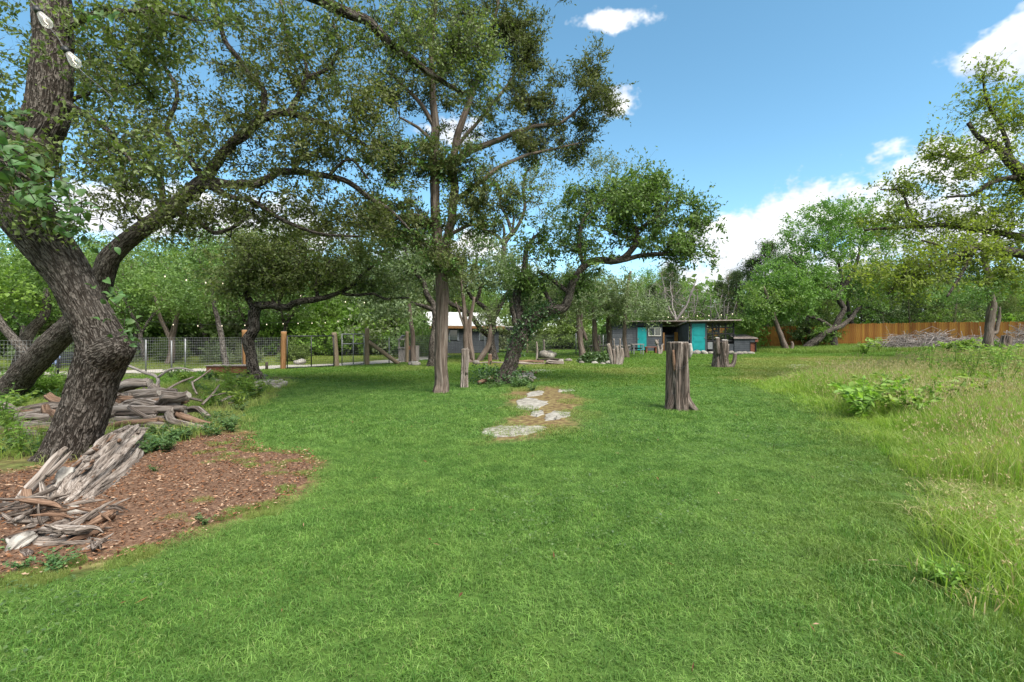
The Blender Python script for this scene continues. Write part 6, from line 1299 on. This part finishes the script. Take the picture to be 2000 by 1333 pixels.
# the big driftwood log in front
def driftwood():
    o = empty('driftwood_log', G(170, 1000), 'big bleached twisted cedar log with torn roots lying on the mulch', 'driftwood'); g = lambda px, py, Y: P(px, py, Y)
    ax = [g(262, 846, 6.45), g(240, 868, 6.1), g(205, 908, 5.45), g(165, 948, 4.9), g(135, 978, 4.5), g(112, 1002, 4.25)]
    piece('log_body', 'deadwood', ax, [.12, .175, .19, .195, .18, .10], o, 120, .02, 71, .17, 6, .15)
    R = [('deadwood', [(250, 850, 6.3, 12), (225, 868, 5.9, 14), (200, 892, 5.5, 13), (178, 915, 5.2, 8)]), ('deadwood', [(272, 862, 6.35, 8), (262, 895, 5.8, 11), (235, 940, 5.2, 13), (190, 985, 4.6, 14), (168, 1012, 4.35, 8)]), ('deadwood', [(215, 885, 5.5, 8), (180, 915, 5.05, 14), (140, 955, 4.6, 18), (100, 982, 4.3, 8)]),
         ('deadwood', [(130, 874, 4.7, 4), (108, 895, 4.62, 8), (80, 930, 4.5, 10), (50, 962, 4.4, 10), (30, 985, 4.3, 6)]), ('deadwood', [(140, 882, 4.7, 2.5), (118, 905, 4.6, 5), (92, 930, 4.5, 5)]), ('deadwood_red', [(48, 960, 4.4, 10), (52, 1000, 4.2, 12), (48, 1045, 4.0, 9)]), ('deadwood', [(52, 1000, 4.0, 5), (45, 1025, 3.95, 6), (38, 1046, 3.9, 4)]),
         ('bone', [(136, 915, 4.75, 9), (128, 930, 4.7, 13), (118, 955, 4.6, 8)]), ('deadwood', [(80, 942, 4.35, 3), (84, 962, 4.3, 5), (80, 990, 4.25, 7)]), ('deadwood', [(112, 1025, 4.1, 8), (150, 1015, 4.05, 9), (190, 1008, 4.0, 8), (228, 1003, 3.98, 5)]), ('bone', [(130, 1005, 4.05, 7), (150, 998, 4.05, 9), (175, 1003, 4.05, 5)]),
         ('deadwood', [(60, 1078, 3.5, 5), (85, 1058, 3.55, 9), (115, 1050, 3.6, 12), (150, 1062, 3.55, 9), (185, 1070, 3.5, 6), (232, 1070, 3.48, 3)]), ('deadwood', [(70, 1082, 3.45, 8), (110, 1074, 3.45, 8), (150, 1065, 3.5, 5)]), ('stumpwood', [(95, 1040, 3.7, 10), (120, 1035, 3.75, 13), (140, 1030, 3.8, 7)]), ('deadwood', [(40, 1090, 3.4, 5), (62, 1078, 3.42, 6), (80, 1060, 3.5, 7), (92, 1045, 3.6, 5)]),
         ('stumpwood', [(183, 1012, 4.0, 4), (190, 1030, 3.85, 4), (204, 1050, 3.75, 2)]), ('deadwood_red', [(90, 1000, 4.2, 14), (105, 1015, 4.0, 18), (120, 1030, 3.85, 12)]), ('char', [(-20, 1035, 4.1, 9), (5, 1022, 4.15, 10), (30, 1012, 4.2, 8), (50, 1000, 4.25, 5)]), ('stumpwood', [(-25, 1060, 3.9, 7), (8, 1050, 3.95, 8), (35, 1030, 4.05, 6), (60, 1020, 4.1, 4)]), ('char', [(-30, 1048, 4.2, 8), (10, 1036, 4.2, 6), (25, 1020, 4.25, 3)]), ('deadwood', [(10, 1000, 4.3, 4), (28, 1012, 4.15, 5), (40, 1040, 3.95, 3)]), ('deadwood', [(62, 992, 4.2, 2), (30, 995, 4.15, 2), (-15, 1004, 4.1, 1.2)]), ('deadwood', [(240, 905, 5.4, 3), (247, 925, 5.3, 3), (251, 945, 5.2, 1.5)]), ('deadwood', [(200, 985, 4.5, 2), (215, 992, 4.45, 1.6), (228, 998, 4.4, 1)]), ('deadwood', [(268, 862, 6.3, 3), (285, 866, 6.25, 2.5), (300, 866, 6.2, 1.5)]), ('deadwood', [(60, 1092, 3.4, 3), (62, 1100, 3.38, 2), (57, 1112, 3.36, 1)]),
         ('bone', [(150, 1055, 3.6, 3), (162, 1047, 3.65, 6), (172, 1038, 3.7, 3)]), ('deadwood', [(186, 965, 4.55, 5), (180, 985, 4.45, 6), (182, 1002, 4.35, 3)])]
    for i, (m, c) in enumerate(R):
        pts = [P(*k[:3]) for k in c]
        for p in pts: p[2] = max(p[2], float(gz(p[0], p[1])) + .02)
        piece('root' if i > 2 else 'split_ridge', m, pts, [k[3] / FPX * k[2] for k in c], o, 18, .03, 80 + i, .22, 4, .16)
    rg = np.random.default_rng(17); q = spline(np.c_[np.array(ax), [.12, .175, .19, .195, .18, .10]], .02)
    for i in range(46):
        k = int(rg.integers(4, len(q) - 14)); a = rg.normal() * .75; L = int(rg.integers(6, 22)); j = min(len(q) - 1, k + L); d = unit(q[j, :3] - q[k, :3]); u = unit(np.cross(d, [0, 0, 1])); w = np.cross(u, d); off = (w * math.cos(a) - u * math.sin(a) * 1.0); h0, h1 = (.96 + .1 * rg.random()), (.98 + .28 * rg.random())
        pts = [q[k, :3] + off * q[k, 3] * h0, (q[k, :3] + q[j, :3]) / 2 + off * q[k, 3] * 1.04, q[j, :3] + off * q[j, 3] * h1]; piece('splinter', 'deadwood' if i % 5 else 'deadwood_red', pts, [.006, .012 + .014 * rg.random(), .004], o, 7, .05, 400 + i, .15, 3, .1)
    for i in range(24):
        c = P(40 + 190 * rg.random(), 1000 + 85 * rg.random(), 3.6 + .5 * rg.random()); c[2] = float(gz(c[0], c[1])) + .03 + .1 * rg.random(); d = unit(rg.normal(size=3) * [1, .7, .35]) * (.05 + .14 * rg.random()); piece('splinter', ['deadwood', 'deadwood_red', 'stumpwood'][i % 3], [c - d, c + rg.normal(size=3) * .015, c + d], [.004, .008 + .014 * rg.random(), .003], o, 7, .04, 460 + i, .15, 3, .1)
    for i in range(28):
        c = P(12 + 185 * rg.random(), 985 + 100 * rg.random(), 4.2); t = (c[2] - 0) ; px = 12 + 190 * rg.random(); py = 988 + 95 * rg.random(); c = G(px, py + 10) + [0, 0, .03 + .16 * rg.random() ** 2]; a = rg.normal() * .6 + (.3 if rg.random() < .6 else 1.3); L = .07 + .2 * rg.random(); d = np.array([math.cos(a), math.sin(a), .3 * rg.normal()]) * L
        q3 = [c - d, c - d * .2 + rg.normal(size=3) * .014, c + d * .5 + rg.normal(size=3) * .014, c + d]
        for v in q3: v[2] = max(v[2], float(gz(v[0], v[1])) + .015)
        piece('root', ['deadwood', 'deadwood', 'logwood', 'stumpwood', 'deadwood', 'deadwood_red', 'logwood'][i % 7], q3, [.004, .01 + .02 * rg.random(), .008 + .016 * rg.random(), .003], o, 14, .03, 500 + i, .28, 3, .2)
    # the torn white chunk with two hollows at the root end
    c = empty('bleached_knot', P(35, 1092, 3.35), 'bleached white pointed knot with hollows at the root end of the driftwood', 'driftwood')
    piece('knot', 'bone', [P(6, 1092, 3.3), P(24, 1076, 3.33), P(45, 1060, 3.4), P(68, 1046, 3.48)], [.008, .03, .05, .026], c, 40, .008, 91, .42, 3, .3); piece('horn', 'bone', [P(36, 1062, 3.38), P(20, 1060, 3.36), P(12, 1052, 3.35)], [.03, .018, .005], c, 10, .02, 92); piece('lower_jut', 'bone', [P(10, 1096, 3.3), P(35, 1092, 3.3), P(58, 1082, 3.36)], [.012, .03, .03], c, 14, .02, 93)
driftwood()

# rocks
def rock_mesh(seed, mat='rock'):
    r = np.random.default_rng(seed); n, m = 12, 8; a = np.linspace(0, 2 * np.pi, n, endpoint=False); b = np.linspace(-1.45, 1.45, m)
    A, B = np.meshgrid(a, b); V = np.stack([np.cos(A) * np.cos(B), np.sin(A) * np.cos(B), np.sin(B)], -1).reshape(-1, 3)
    V = V * (.72 + .65 * fbm(V * 1.6 + seed, 3))[:, None]; V = np.sign(V) * np.abs(V) ** .85; V[:, 2] *= .68
    i = np.arange(m - 1)[:, None] * n; j = np.arange(n)[None]; k = (j + 1) % n; F = np.stack([i + j, i + k, i + n + k, i + n + j], -1).reshape(-1, 4)
    return MB().add(V, [F, np.arange(n)[::-1][None], (np.arange(n) + (m - 1) * n)[None]]).mesh('rock', mat, True)
ROCK = [rock_mesh(i, 'limestone' if i % 2 else 'rock') for i in range(6)]
def rocks(pos, label, group, seed, s0=.1, s1=.24, lift=.4):
    r = np.random.default_rng(seed)
    for k, (px, py) in enumerate(pos):
        b = G(px, py); s = s0 + (s1 - s0) * r.random(); o = add_obj('rock', ROCK[int(r.integers(6))], None, b + [0, 0, s * .68 * lift], (r.normal() * .2, r.normal() * .2, r.random() * 6), (s * (1 + .5 * r.random()), s, s * (.8 + .4 * r.random()))); tag(o, label, 'rock', group)
rr = np.random.default_rng(8)
rocks([(525 + rr.normal() * 12, 752 + rr.normal() * 5) for _ in range(16)] + [(546, 748), (540, 760), (551, 756), (510, 762)], 'pale limestone rock piled round the foot of the twisted oak', 'rocks round the twisted oak', 1, .07, .17, .7)
rocks([(430 + 15 * k + rr.normal() * 5, 745 + rr.normal() * 3) for k in range(6)], 'grey rock edging the weeds below the planter box', 'rocks below the planter box', 2, .1, .2)
rocks([(1055 + rr.random() * 34, 697 + rr.random() * 6) for _ in range(9)], 'dark weathered rock in the heap beyond the fallen pole', 'rocks in the heap beyond the fallen pole', 3, .18, .36, .8)
rocks([(1005 + rr.random() * 38, 735 + rr.random() * 10) for _ in range(14)], 'grey rock scattered at the foot of the ivy oak', 'rocks at the foot of the ivy oak', 4, .08, .18)
rocks([(1135 + rr.random() * 60, 708 + rr.random() * 5) for _ in range(10)], 'pale rock edging the vine covered mound', 'rocks edging the vine mound', 5, .08, .18)
rocks([(1376, 692), (1390, 692), (1424, 693), (1455, 692), (1466, 692), (1443, 693), (1360, 692)], 'rounded pale boulder along the front of the mesh run', 'boulders before the mesh run', 6, .16, .3)
rocks([(588, 712), (582, 713)], 'small brown stone on the verge behind the black gate', 'stones behind the black gate', 9, .1, .2, .9)
rocks([(805, 713), (812, 714), (930, 712), (1095, 707), (1110, 706)], 'small pale stone lying in the yellowish turf', 'stones in the yellowish turf', 7, .12, .25)
log(81, ((1004, 713, 23.2), (1072, 714, 23.2), 2.6), 'deadwood', 'long pale fallen pole behind the ivy oak'); log(82, ((1070, 714, 23.1), (1100, 713, 23.1), 4), 'deadwood', 'short pale log at the end of the fallen pole'); log(83, ((1008, 706, 24.5), (1062, 708, 24.5), 3), 'deadwood_red', 'reddish fallen log behind the long pale pole'); log(84, ((934, 748, 14.6), (966, 735, 15.4), 4), 'deadwood_red', 'reddish plank like log leaning to the foot of the ivy oak')
log(85, ((1000, 728, 17.5), (1048, 728, 17.3), 2.6), 'deadwood_red', 'brown log lying behind the ivy oak trunk'); log(86, ((1012, 738, 15.8), (1040, 744, 15.2), 3), 'logwood', 'grey root like log beside the rocks of the ivy oak'); log(87, ((902, 713, 24.0), (1000, 712, 24.0), 1.6), 'deadwood', 'thin pale pole lying in the grass before the curving oak')
log(88, ((1050, 702, 26.2), (1100, 703, 26.0), 2.6), 'char', 'dark charred log in front of the rock heap')

# brush heaps
def brush(label, blobs, seed, mat):
    r = np.random.default_rng(seed); mb = MB(); cs = []
    for px, py, Y, rx, ry, rd, n in blobs:
        g = float(gz(X_(px, Y), Y))
        for _ in range(n):
            u = unit(r.normal(size=3)) * r.random() ** .4; c = np.array([X_(px + rx * u[0], Y), Y + rd * u[1], max(g + .05, Z_(py - ry * u[2], Y))])
            d = unit(r.normal(size=3) * np.array([1, .7, .35])); L = .4 + 1.6 * r.random() ** 2; w = .007 + .026 * r.random() ** 4
            q = np.array([c - d * L * .5, c + r.normal(size=3) * .08 * L, c + d * L * .5 + [0, 0, -.1 * L]]); q[:, 2] = np.maximum(q[:, 2], g + .02); tb = tube(q, [w, w * .8, w * .35], 3, False); mb.add(tb[0], tb[1], bk=tb[2])
    tag(mb.build('brush_pile', mat), label, 'brush pile', kind='stuff')
brush('long heap of cut grey brush in front of the cedar fence', [(1755, 675, 34.5, 45, 10, 1.4, 420), (1762, 662, 34.6, 20, 9, .8, 150), (1810, 674, 34, 60, 12, 1.6, 560), (1826, 660, 34.2, 26, 11, .9, 220), (1875, 676, 33, 50, 9, 1.4, 340), (1892, 664, 32.8, 22, 10, .9, 130), (1920, 677, 32, 40, 8, 1.2, 200), (1710, 680, 35, 26, 5, 1.0, 110)], 5, 'twig_grey')
brush('reddish heap of dry brush behind the tilted stump', [(1985, 672, 30, 40, 13, 1.6, 420), (2020, 652, 30, 35, 15, 1.2, 260), (1960, 680, 30, 30, 8, 1.2, 140)], 6, 'twig_grey')

# weeds, vines and low plants
def gen_weed(seed, leaf, n, L, W, h, w, stalks=5):
    r = np.random.default_rng(seed); mb = MB(); st = MB()
    for k in range(stalks):
        a = r.random() * 6.28; e = np.array([np.cos(a) * w * r.random() ** .5, np.sin(a) * w * r.random() ** .5, h * (.6 + .4 * r.random())]); q = spline(np.array([[0, 0, -.02], e * [.35, .35, .55], e]), h / 5); tb = tube(q, np.linspace(.006, .002, len(q)), 4, False); st.add(tb[0], tb[1])
        m = n // stalks; t = .15 + .85 * r.random(m); pos = np.stack([np.interp(t * (len(q) - 1), np.arange(len(q)), q[:, c]) for c in range(3)], 1); d = unit(r.normal(size=(m, 3)) * [1, 1, .35] + [0, 0, .15]); leafquads(mb, pos, d, L * (.6 + .7 * r.random(m)), W * (.6 + .7 * r.random(m)), r, 1.1, .1, droop=.15)
    return [('stem', st.mesh('stem', leaf)), ('foliage', mb.mesh('foliage', leaf))]
WD = [gen_weed(1, 'leaf_weed', 120, .09, .05, .42, .28, 8), gen_weed(2, 'leaf_weed_cool', 110, .07, .03, .28, .25, 8), gen_weed(3, 'leaf_weed', 90, .13, .022, .6, .2, 6), gen_weed(4, 'leaf_weed_cool', 90, .06, .04, .22, .22, 8), gen_weed(5, 'leaf_weed', 130, .07, .02, .85, .22, 6)]
def weeds(spots, k, label, group, seed, s0=.7, s1=1.2, name='weed_plant', jit=(0, 0), rep=1):
    r = np.random.default_rng(seed)
    for (px, py) in spots:
        for _ in range(rep):
            kk = k[int(r.integers(len(k)))]; plant(WD[kk], name, G(px + r.normal() * jit[0], py + r.normal() * jit[1]), s0 + (s1 - s0) * r.random(), r.random() * 6.28, label, 'plant', group)
weeds([(1670, 806), (1700, 800), (1725, 812), (1755, 806), (1790, 810), (1820, 815), (1850, 812), (1880, 800), (1920, 790), (1950, 805), (1985, 785), (1900, 770), (1690, 822), (1740, 826), (1780, 830), (1720, 790), (1760, 788), (1800, 792)], [0], 'bright broad leaved weed in the clump at the edge of the unmown grass', 'broad leaved weeds in the grass', 1, 1.35, 1.9, jit=(10, 4), rep=2)
weeds([(1880 + 18 * i, 735 + (i * 37) % 70) for i in range(14)] + [(1800 + 22 * i, 738 + (i * 13) % 22) for i in range(9)], [2, 4, 4], 'tall leafy weed standing in the unmown grass near the grey cedar', 'tall weeds near the grey cedar', 2, 1.1, 1.7, jit=(10, 8), rep=3)
weeds([(1860, 1160), (1880, 1150), (1825, 1148)], [0], 'flat broad leaved weed at the lawn edge beside the dry straw', 'flat weeds beside the dry straw', 3, .3, .42)
weeds([(100, 870), (60, 880), (30, 870), (10, 890), (85, 885), (230, 885), (215, 890), (250, 880)], [1, 2, 3], 'small green weed at the foot of the massive oak', 'weeds at the foot of the massive oak', 4, .6, 1.0, jit=(14, 6), rep=2)
weeds([(300, 885), (290, 895), (320, 870), (345, 868), (370, 862), (395, 850), (420, 848), (440, 842), (330, 880), (410, 835), (430, 830), (455, 835), (310, 860)], [1, 3], 'low dark leaved weed along the front of the log stack', 'weeds along the log stack', 5, .7, 1.1, jit=(8, 5), rep=2)
weeds([(400 + 16 * i, 765 + (i * 29) % 40) for i in range(8)] + [(415, 745), (440, 750), (465, 752), (480, 765), (500, 775), (380, 760), (360, 750), (345, 742)], [0, 1, 2], 'bright leafy weed between the log stack and the planter', 'weeds by the planter', 6, .8, 1.3, jit=(8, 5), rep=3)
weeds([(50 + 22 * i, 770 + (i * 31) % 30) for i in range(6)] + [(30, 800), (5, 815), (20, 840), (130, 770), (150, 760), (120, 780)], [0, 2, 1], 'light green weed growing against the wire fence behind the oaks', 'weeds against the wire fence', 7, .8, 1.4, jit=(12, 6), rep=3)
weeds([(300, 1095 - 15 * i) for i in range(0)] + [(110, 1120), (95, 1110), (305, 925), (400, 1025), (20, 1080), (45, 1115)], [3, 1], 'single small seedling in the bare mulch', 'seedlings in the mulch', 8, .35, .6)
weeds([(960, 752), (970, 756), (1000, 757), (1020, 760), (1035, 764), (1015, 752)], [3, 1], 'low weed at the foot of the ivy oak', 'weeds at the ivy oak', 9, .8, 1.3, jit=(6, 3), rep=2)
weeds([(1395 + 8 * i, 717) for i in range(4)], [3], 'low weed at the foot of the knobbly stump', 'weeds at the knobbly stump', 10, .8, 1.2)
weeds([(1690, 690), (1715, 688), (1705, 684), (1860, 690), (1880, 688), (1895, 690), (1910, 712), (1895, 714), (1985, 705), (1960, 712), (1995, 715), (1975, 718), (1945, 690), (2000, 696)], [0], 'leafy green weed growing out of the brush and roots', 'weeds by the brush pile', 11, 1.6, 2.6, jit=(6, 2), rep=2)
for i, (px, py, s, lb_) in enumerate([(1155, 690, .95, 'dense dark green shrub between the pale cedar trunks'), (60, 780, .6, 'loose shrub of light leaves before the wire fence'), (1050, 690, .7, 'small green shrub behind the ivy oak')]): plant(SHR[3 if i != 1 else 0], 'garden_shrub', G(px, py), s, i, lb_, 'shrub')
def vine_mound():
    b = G(1165, 709); r = np.random.default_rng(3); o = empty('vine_mound', b, 'low mound covered in dark green vine leaves by the pale sawn stump', 'vine'); n = 2600; u = unit(r.normal(size=(n, 3))); u[:, 2] = np.abs(u[:, 2]); pos = b + u * np.array([.92, .8, .52]) * (.75 + .3 * r.random((n, 1))); mb = MB(); leafquads(mb, pos, r.normal(size=(n, 3)) + [0, 0, -.2], .13, .1, r, .6); mb.build('foliage', 'leaf_ivy', o)
    a = np.linspace(0, 6.28, 25)[:-1]; V = [b + [0, 0, .4]]; 
    for s, h in ((.5, .36), (.85, .2), (1.0, -.05)): V += [b + [np.cos(t) * .85 * s, np.sin(t) * .7 * s, h] for t in a]
    F = [np.array([[0, 1 + i, 1 + (i + 1) % 24] for i in range(24)])]
    for k in range(2): F.append(np.array([[1 + k * 24 + i, 1 + (k + 1) * 24 + i, 1 + (k + 1) * 24 + (i + 1) % 24, 1 + k * 24 + (i + 1) % 24] for i in range(24)]))
    MB().add(np.array(V), F).build('earth', 'char', o, True)
vine_mound()

# string lights
def string_light(label, pts, bulbs, size, mat, drop=.05, wr=.0028):
    q = spline(np.array([P(*p) for p in pts]), .1); o = empty('string_light', q[0], label, 'string light'); tb = tube(q, wr, 4, True); MB().add(tb[0], tb[1]).build('wire', 'black_metal', o)
    s = np.r_[0, np.cumsum(np.linalg.norm(np.diff(q, axis=0), axis=1))]; z = np.array([0, .08, .25, .5, .75, .92, 1.]); rr = np.array([.13, .15, .2, .27, .30, .2, .02]); me = sk = None
    for u in bulbs:
        c = np.array([np.interp(u * s[-1], s, q[:, k]) for k in range(3)])
        if size > .1: tilt = (0.25, -.55, 0.)
        else: tilt = (0, 0, 0)
        if me is None:
            tb = tube(np.c_[0 * z, 0 * z, -drop - z * size], rr * size, 10, True); me = MB().add(tb[0], tb[1]).mesh('bulb', mat, True); tb = tube([[0, 0, -drop - .12 * size], [.05 * size, 0, -drop - .4 * size], [-.05 * size, 0, -drop - .6 * size], [0, 0, -drop - .78 * size]], .03 * size, 5, True); fm = MB().add(tb[0], tb[1]).mesh('filament', 'bulb_lit', True); tb = tube([[0, 0, 0.004], [0, 0, -drop - .1 * size]], .19 * size, 8, True); sk = MB().add(tb[0], tb[1]).mesh('socket', 'black_metal', True)
        k = add_obj('bulb', me, o, c - q[0], tilt); add_obj('socket', sk, k)
        if size > .1: add_obj('filament', fm, k)
string_light('string of two clear filament bulbs hanging before the massive oak', [(30, -30, 4.3), (62, 4, 4.3), (84, 40, 4.3), (112, 72, 4.3), (150, 130, 4.35), (220, 190, 4.4)], [.22, .56], .15, 'bulb_glass', .03)
string_light('string of small lit bulbs over the wire fence behind the log stack', [(285, 528, 14.5), (340, 540, 14.5), (415, 550, 14.5), (470, 548, 14.4)], [.2, .42, .62, .8], .05, 'bulb_lit', .03)
string_light('string of small lit bulbs running past the orange posts', [(290, 628, 18.5), (380, 634, 19), (480, 633, 20), (560, 630, 21), (640, 628, 22.5), (690, 620, 23.5)], [.1, .2, .3, .4, .5, .58, .66, .74, .82, .9, .97], .05, 'bulb_lit', .03)
string_light('string of small lit bulbs below the long limb of the twisted oak', [(570, 572, 17), (630, 582, 17.2), (690, 588, 17.5), (740, 588, 18)], [.1, .36, .6, .82, .97], .05, 'bulb_lit', .03)
string_light('string of small lit bulbs above the roof of the mesh run', [(1250, 612, 37), (1300, 618, 36.6), (1350, 616, 36.2), (1400, 614, 36), (1436, 611, 36)], [.1, .3, .45, .6, .72, .85, .97], .085, 'bulb_lit', .03)
string_light('string of small lit bulbs among the leaves beyond the leaning oak', [(-20, 478, 13), (15, 483, 13), (45, 490, 13), (90, 520, 13)], [.3, .55, .85], .05, 'bulb_lit', .03)
